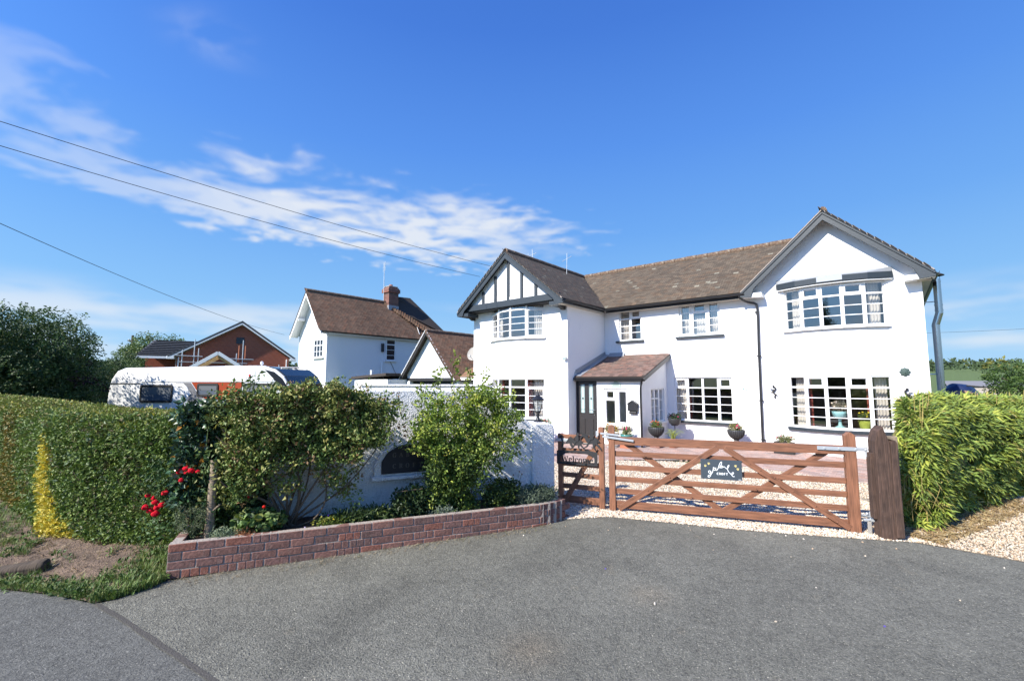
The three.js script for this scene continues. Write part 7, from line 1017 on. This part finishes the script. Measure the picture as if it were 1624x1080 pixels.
// ------------------------------------------------------------------ trees, woods, far things
function tree(name, label, p, h, w, o = {}) {
  const t = thing(name, label, o.cat ?? 'tree', p, 0, o.group), R = RNG(o.seed ?? 1), th = o.trunk ?? 0.25;
  M('trunk', tube([[0, -0.1, 0], [0.06, h * th, 0.03], [0.02, h * 0.62, -0.05], [0.05, h * 0.86, 0]], h * 0.03, 8, 16, 0.25), mat.bark, t);
  const n = o.limbs ?? 8, blobs = []; for (let i = 0; i < n; i++) { const a = i * 2.4 + R(), y = h * lerp(th + 0.1, 0.86, i / n), l = w * (0.28 + 0.2 * R()) * (1 - 0.4 * i / n); const e = [Math.cos(a) * l, y + h * 0.08, Math.sin(a) * l]; M('limb', tube([[0.04, y * 0.75, 0], [e[0] * 0.5, y, e[2] * 0.5], e], h * 0.011, 5, 8, 0.4), mat.bark, t); }
  for (let i = 0; i < (o.blobs ?? 16); i++) { const a = i * 2.4, v = (i + 0.5) / (o.blobs ?? 16), y = h * lerp(o.low ?? 0.3, 0.9, v), r = w / 2 * Math.sqrt(Math.max(0.05, 1 - Math.pow((v - (o.fat ?? 0.42)) / (v > (o.fat ?? 0.42) ? 0.68 : 0.62), 2))) ; blobs.push([Math.cos(a) * r * 0.62, y, Math.sin(a) * r * 0.62, (0.16 + 0.1 * R()) * Math.min(w, h) * 1.05]); }
  const pts = []; const N = o.n ?? 1600; while (pts.length < N) { const b = blobs[Math.floor(R() * blobs.length)], u = R() * 6.283, c = R() * 2 - 1, q = Math.sqrt(1 - c * c), rr = b[3] * (0.72 + 0.38 * R()) * (1 + 0.25 * n3(u * 1.2, c * 2, b[1])); pts.push([b[0] + Math.cos(u) * q * rr, b[1] + c * rr * 0.85, b[2] + Math.sin(u) * q * rr]); }
  const cols = o.cols ?? [[0.05, 0.09, 0.02, 3], [0.075, 0.12, 0.025, 2], [0.03, 0.06, 0.018, 2]];
  const s = o.s ?? 0.6; scatter('crown', o.geo ?? TB, mat.leaf, t, sprays(pts, R, s * 0.7, s * 1.3, (p2) => pickC(o.pal ? o.pal(p2) : cols, R))); return t;
}
const purple = [[0.035, 0.012, 0.02, 3], [0.05, 0.02, 0.025, 1]], darkg = [[0.045, 0.09, 0.02, 3], [0.07, 0.13, 0.03, 2], [0.11, 0.18, 0.045, 1]];
tree('broadleaf_tree', 'big dark green tree with a copper lobe behind the left of the hedge', [-14.0, 0, -12.2], 3.9, 4.3, { seed: 721, n: 6800, blobs: 34, s: 0.4, low: 0.22, trunk: 0.15, pal: (p) => p[0] > 2.0 && p[1] < 2.7 && p[1] > 1.9 ? purple : darkg });
tree('broadleaf_tree', 'tall green tree standing outside the left edge beyond the hedge', [-19.6, 0, -12.6], 6.8, 5.0, { seed: 722, n: 2600, blobs: 24, s: 0.6, cols: darkg });
const mid = [[0.13, 0.2, 0.06, 3], [0.18, 0.25, 0.08, 2], [0.10, 0.16, 0.045, 2], [0.24, 0.26, 0.1, 0.6]];
tree('broadleaf_tree', 'mid green tree left of the red brick house', [-32.0, 0, -40], 6.0, 5.0, { seed: 723, n: 1500, blobs: 20, s: 1.0, cols: mid, low: 0.2 });
tree('broadleaf_tree', 'airy green tree close beside the utility pole', [-34.6, 0, -41], 5.4, 3.6, { seed: 724, n: 1200, blobs: 16, s: 0.8, cols: mid, low: 0.15 });
tree('broadleaf_tree', 'low green tree left of the utility pole', [-28.2, 0, -31], 3.5, 4.4, { seed: 725, n: 1400, blobs: 16, s: 0.8, cols: mid, low: 0.12 });
for (const [x, z, h, w, lab, sd] of [[-15.6, -17.4, 3.0, 2.6, 'leafy green shrub against the rear end of the caravan', 731], [-17.9, -19.5, 3.1, 2.8, 'green shrub under the dark tree left of the caravan', 732], [-20.6, -21, 2.7, 3.2, 'dull green shrub seen beneath the dark tree', 733], [16.6, -14.4, 2.75, 2.3, 'dark green bush beyond the bamboo at the right edge', 734], [-2.9, -12.7, 2.12, 0.75, 'small yellow green conifer bush behind the white garden wall', 735]])
  tree('shrub', lab, [x, 0, z], h, w, { seed: sd, cat: 'shrub', n: sd === 735 ? 420 : 900, blobs: 14, s: sd === 735 ? 0.2 : 0.42, low: 0.12, trunk: 0.1, limbs: 5, cols: sd === 735 ? [[0.3, 0.34, 0.04, 3], [0.22, 0.28, 0.03, 2]] : sd === 734 ? [[0.05, 0.10, 0.02, 3], [0.09, 0.15, 0.03, 2]] : [[0.08, 0.13, 0.03, 3], [0.05, 0.09, 0.02, 3]] });
// across the road, behind the viewer: what the panes mirror
tree('roadside_tree', 'tall dark conifer across the road, out of the picture', [-17.5, 0, 12.2], 11, 4.6, { seed: 741, n: 1500, blobs: 18, s: 0.9, cols: darkg, low: 0.15, fat: 0.2 });
{ const hd = thing('roadside_hedge', 'tall mixed hedge across the road, out of the picture', 'hedge', [0, 0, 0]), R = RNG(743), pts = []; for (let i = 0; i < 2600; i++) { const t = R(), x = lerp(-26, 8, t), z = 13 + 0.25 * x * -0.2 + (R() - 0.5) * 1.2, y = 0.2 + R() * (3.0 + 0.8 * n3(x * 0.5, 1, 1)); pts.push([x, y, z]); } scatter('foliage', TB, mat.leaf, hd, sprays(pts, R, 0.8, 1.4, () => pickC(darkg, R))); for (let i = 0; i < 12; i++) M('stem', bar([-25 + i * 3, 0, 13 + 1.2 - i * 0.13], [-25 + i * 3, 2.4, 13 + 1.2 - i * 0.13], 0.07), mat.bark, hd); }
tree('roadside_tree', 'broad green tree across the road, out of the picture', [-9, 0, 22], 8, 8, { seed: 742, n: 1500, blobs: 18, s: 1.1, cols: mid });
{ // low wooded hills at the right, and the rest of the horizon
  const R = RNG(751), pts = [], far = tuft(16, 0.5, 0.3, 0.2, 752); let guard = 0;
  while (pts.length < 5200 && guard++ < 40000) { const a = lerp(-1.0, 1.15, R()), d = 210 + Math.pow(R(), 0.8) * 430, x = Math.sin(a) * d, z = -Math.cos(a) * d; const field = d < 400 && Math.abs(a - 0.79 - 0.05 * n3(d * 0.02, 0, 0)) < 0.085; if (field) continue; if (n3(a * 7, d * 0.011, 3.1) < -0.12 && d < 380) continue; const s = 3.4 + R() * 3.2; pts.push([x, groundH(x, z) + s * 0.42, z, s]); }
  tag(scatter('far_woodland', far, std([1, 1, 1], 0.95, { side: THREE.DoubleSide }), scene, pts.map((p) => { const k = 0.75 + R() * 0.5; return [mat4(p[0], p[1], p[2], R() * 6, R() * 6, R() * 6, p[3] * 1.5, p[3] * 1.1, p[3] * 1.5), R() < 0.12 ? C(0.13 * k, 0.13 * k, 0.03 * k) : C(0.045 * k, 0.075 * k, 0.028 * k)]; })), 'far dark woodland along the low hills on the horizon', 'woodland');
  const bn = thing('far_barn', 'grey roofed barn in the distance above the bamboo', 'barn', [82, 0, -78], rad(-35)); M('wall', box(9, 1.6, 5, 0, 0.6, 0), mat.mortar, bn); M('roof', [slab([[-4.7, 1.3, 2.8], [4.7, 1.3, 2.8], [4.7, 2.2, 0], [-4.7, 2.2, 0]], 0.1), slab([[4.7, 1.3, -2.8], [-4.7, 1.3, -2.8], [-4.7, 2.2, 0], [4.7, 2.2, 0]], 0.1)], std([0.16, 0.16, 0.17], 0.8), bn);
}
{ // between the flank of the house and the bamboo
  const tp = thing('covered_stack', 'dark blue tarpaulin draped over a stack beside the house flank', 'tarpaulin', [16.6, 0, -16.6], rad(-40)), g = new THREE.SphereGeometry(1, 24, 14, 0, 6.283, 0, 1.7), P = g.attributes.position; for (let i = 0; i < P.count; i++) { const x = P.getX(i), y = P.getY(i), z = P.getZ(i), k = 1 + 0.1 * fbm(x * 2.4, y * 2.4, z * 2.4); P.setXYZ(i, x * 0.62 * k, y * 0.75 * k, z * 0.6 * k); } g.computeVertexNormals(); M('sheet', g, phys([0.012, 0.022, 0.07], 0.35), tp, [0, 1.28, 0]); M('pole', bar([0.2, 1.95, 0.2], [1.3, 1.82, 0.3], 0.025), mat.blackmatt, tp); M('stack', rbox(1.0, 1.3, 1.0, 0, 0.65, 0, 0.03), mat.darkwood, tp);
  const ov = thing('clay_oven', 'domed pinkish clay oven below the steel flue', 'oven', [15.7, 0, -15.6], rad(-40)); M('dome', new THREE.SphereGeometry(0.44, 20, 12, 0, 6.283, 0, 1.6).scale(1, 0.85, 1), std([0.34, 0.2, 0.14], 0.95, { bumpMap: mat.roughcast.bumpMap, bumpScale: 0.02 }), ov, [0, 1.42, 0]); M('plinth', rbox(0.95, 1.42, 0.95, 0, 0.71, 0, 0.02), mat.brick[1], ov); M('door_ring', new THREE.TorusGeometry(0.15, 0.03, 6, 14, Math.PI).translate(0, 1.44, 0.42), mat.concrete, ov);
}
{ // utility pole and overhead cables
  const up = thing('utility_pole', 'wooden utility pole among the trees on the left', 'utility pole', [-36.6, 0, -42.5]); M('pole', bar([0, 0, 0], [0.1, 6.5, 0], 0.13, 8, 0.1), mat.bark, up); M('crossarm', box(0.9, 0.1, 0.1, 0.1, 6.0, 0), mat.bark, up); M('insulator', [cyl(0.04, 0.05, 0.12, -0.25, 6.1, 0, 8), cyl(0.04, 0.05, 0.12, 0.45, 6.1, 0, 8)], mat.white, up);
  const wire = (lab, a, b, sag, r = 0.007) => { const n = 14, P = []; for (let i = 0; i <= n; i++) { const t = i / n; P.push([lerp(a[0], b[0], t), lerp(a[1], b[1], t) - sag * 4 * t * (1 - t), lerp(a[2], b[2], t)]); } tag(M('overhead_cable', tube(P, r, 5, 40), mat.blackmatt), lab, 'cable'); };
  const att = toWorld(-8.6, 6.62, 3.28), att2 = toWorld(-9.15, 6.28, 3.28), nb = toWorld(-23.0, 4.75, 5.0);
  wire('upper overhead cable sweeping to the left gable of the white house', att, [-13.2, 7.3, -3.9], 0.22); wire('lower overhead cable sweeping to the left gable of the white house', att2, [-13.4, 6.95, -3.8], 0.25); wire('third overhead cable running down to the neighbour house gable', nb, [-9.3, 5.55, -4.4], 0.35); wire('single overhead cable low in the sky right of the flue', [17.2, 4.68, -24.6], [29.5, 4.95, -22], 0.12);
}
renderer.render(scene, camera);
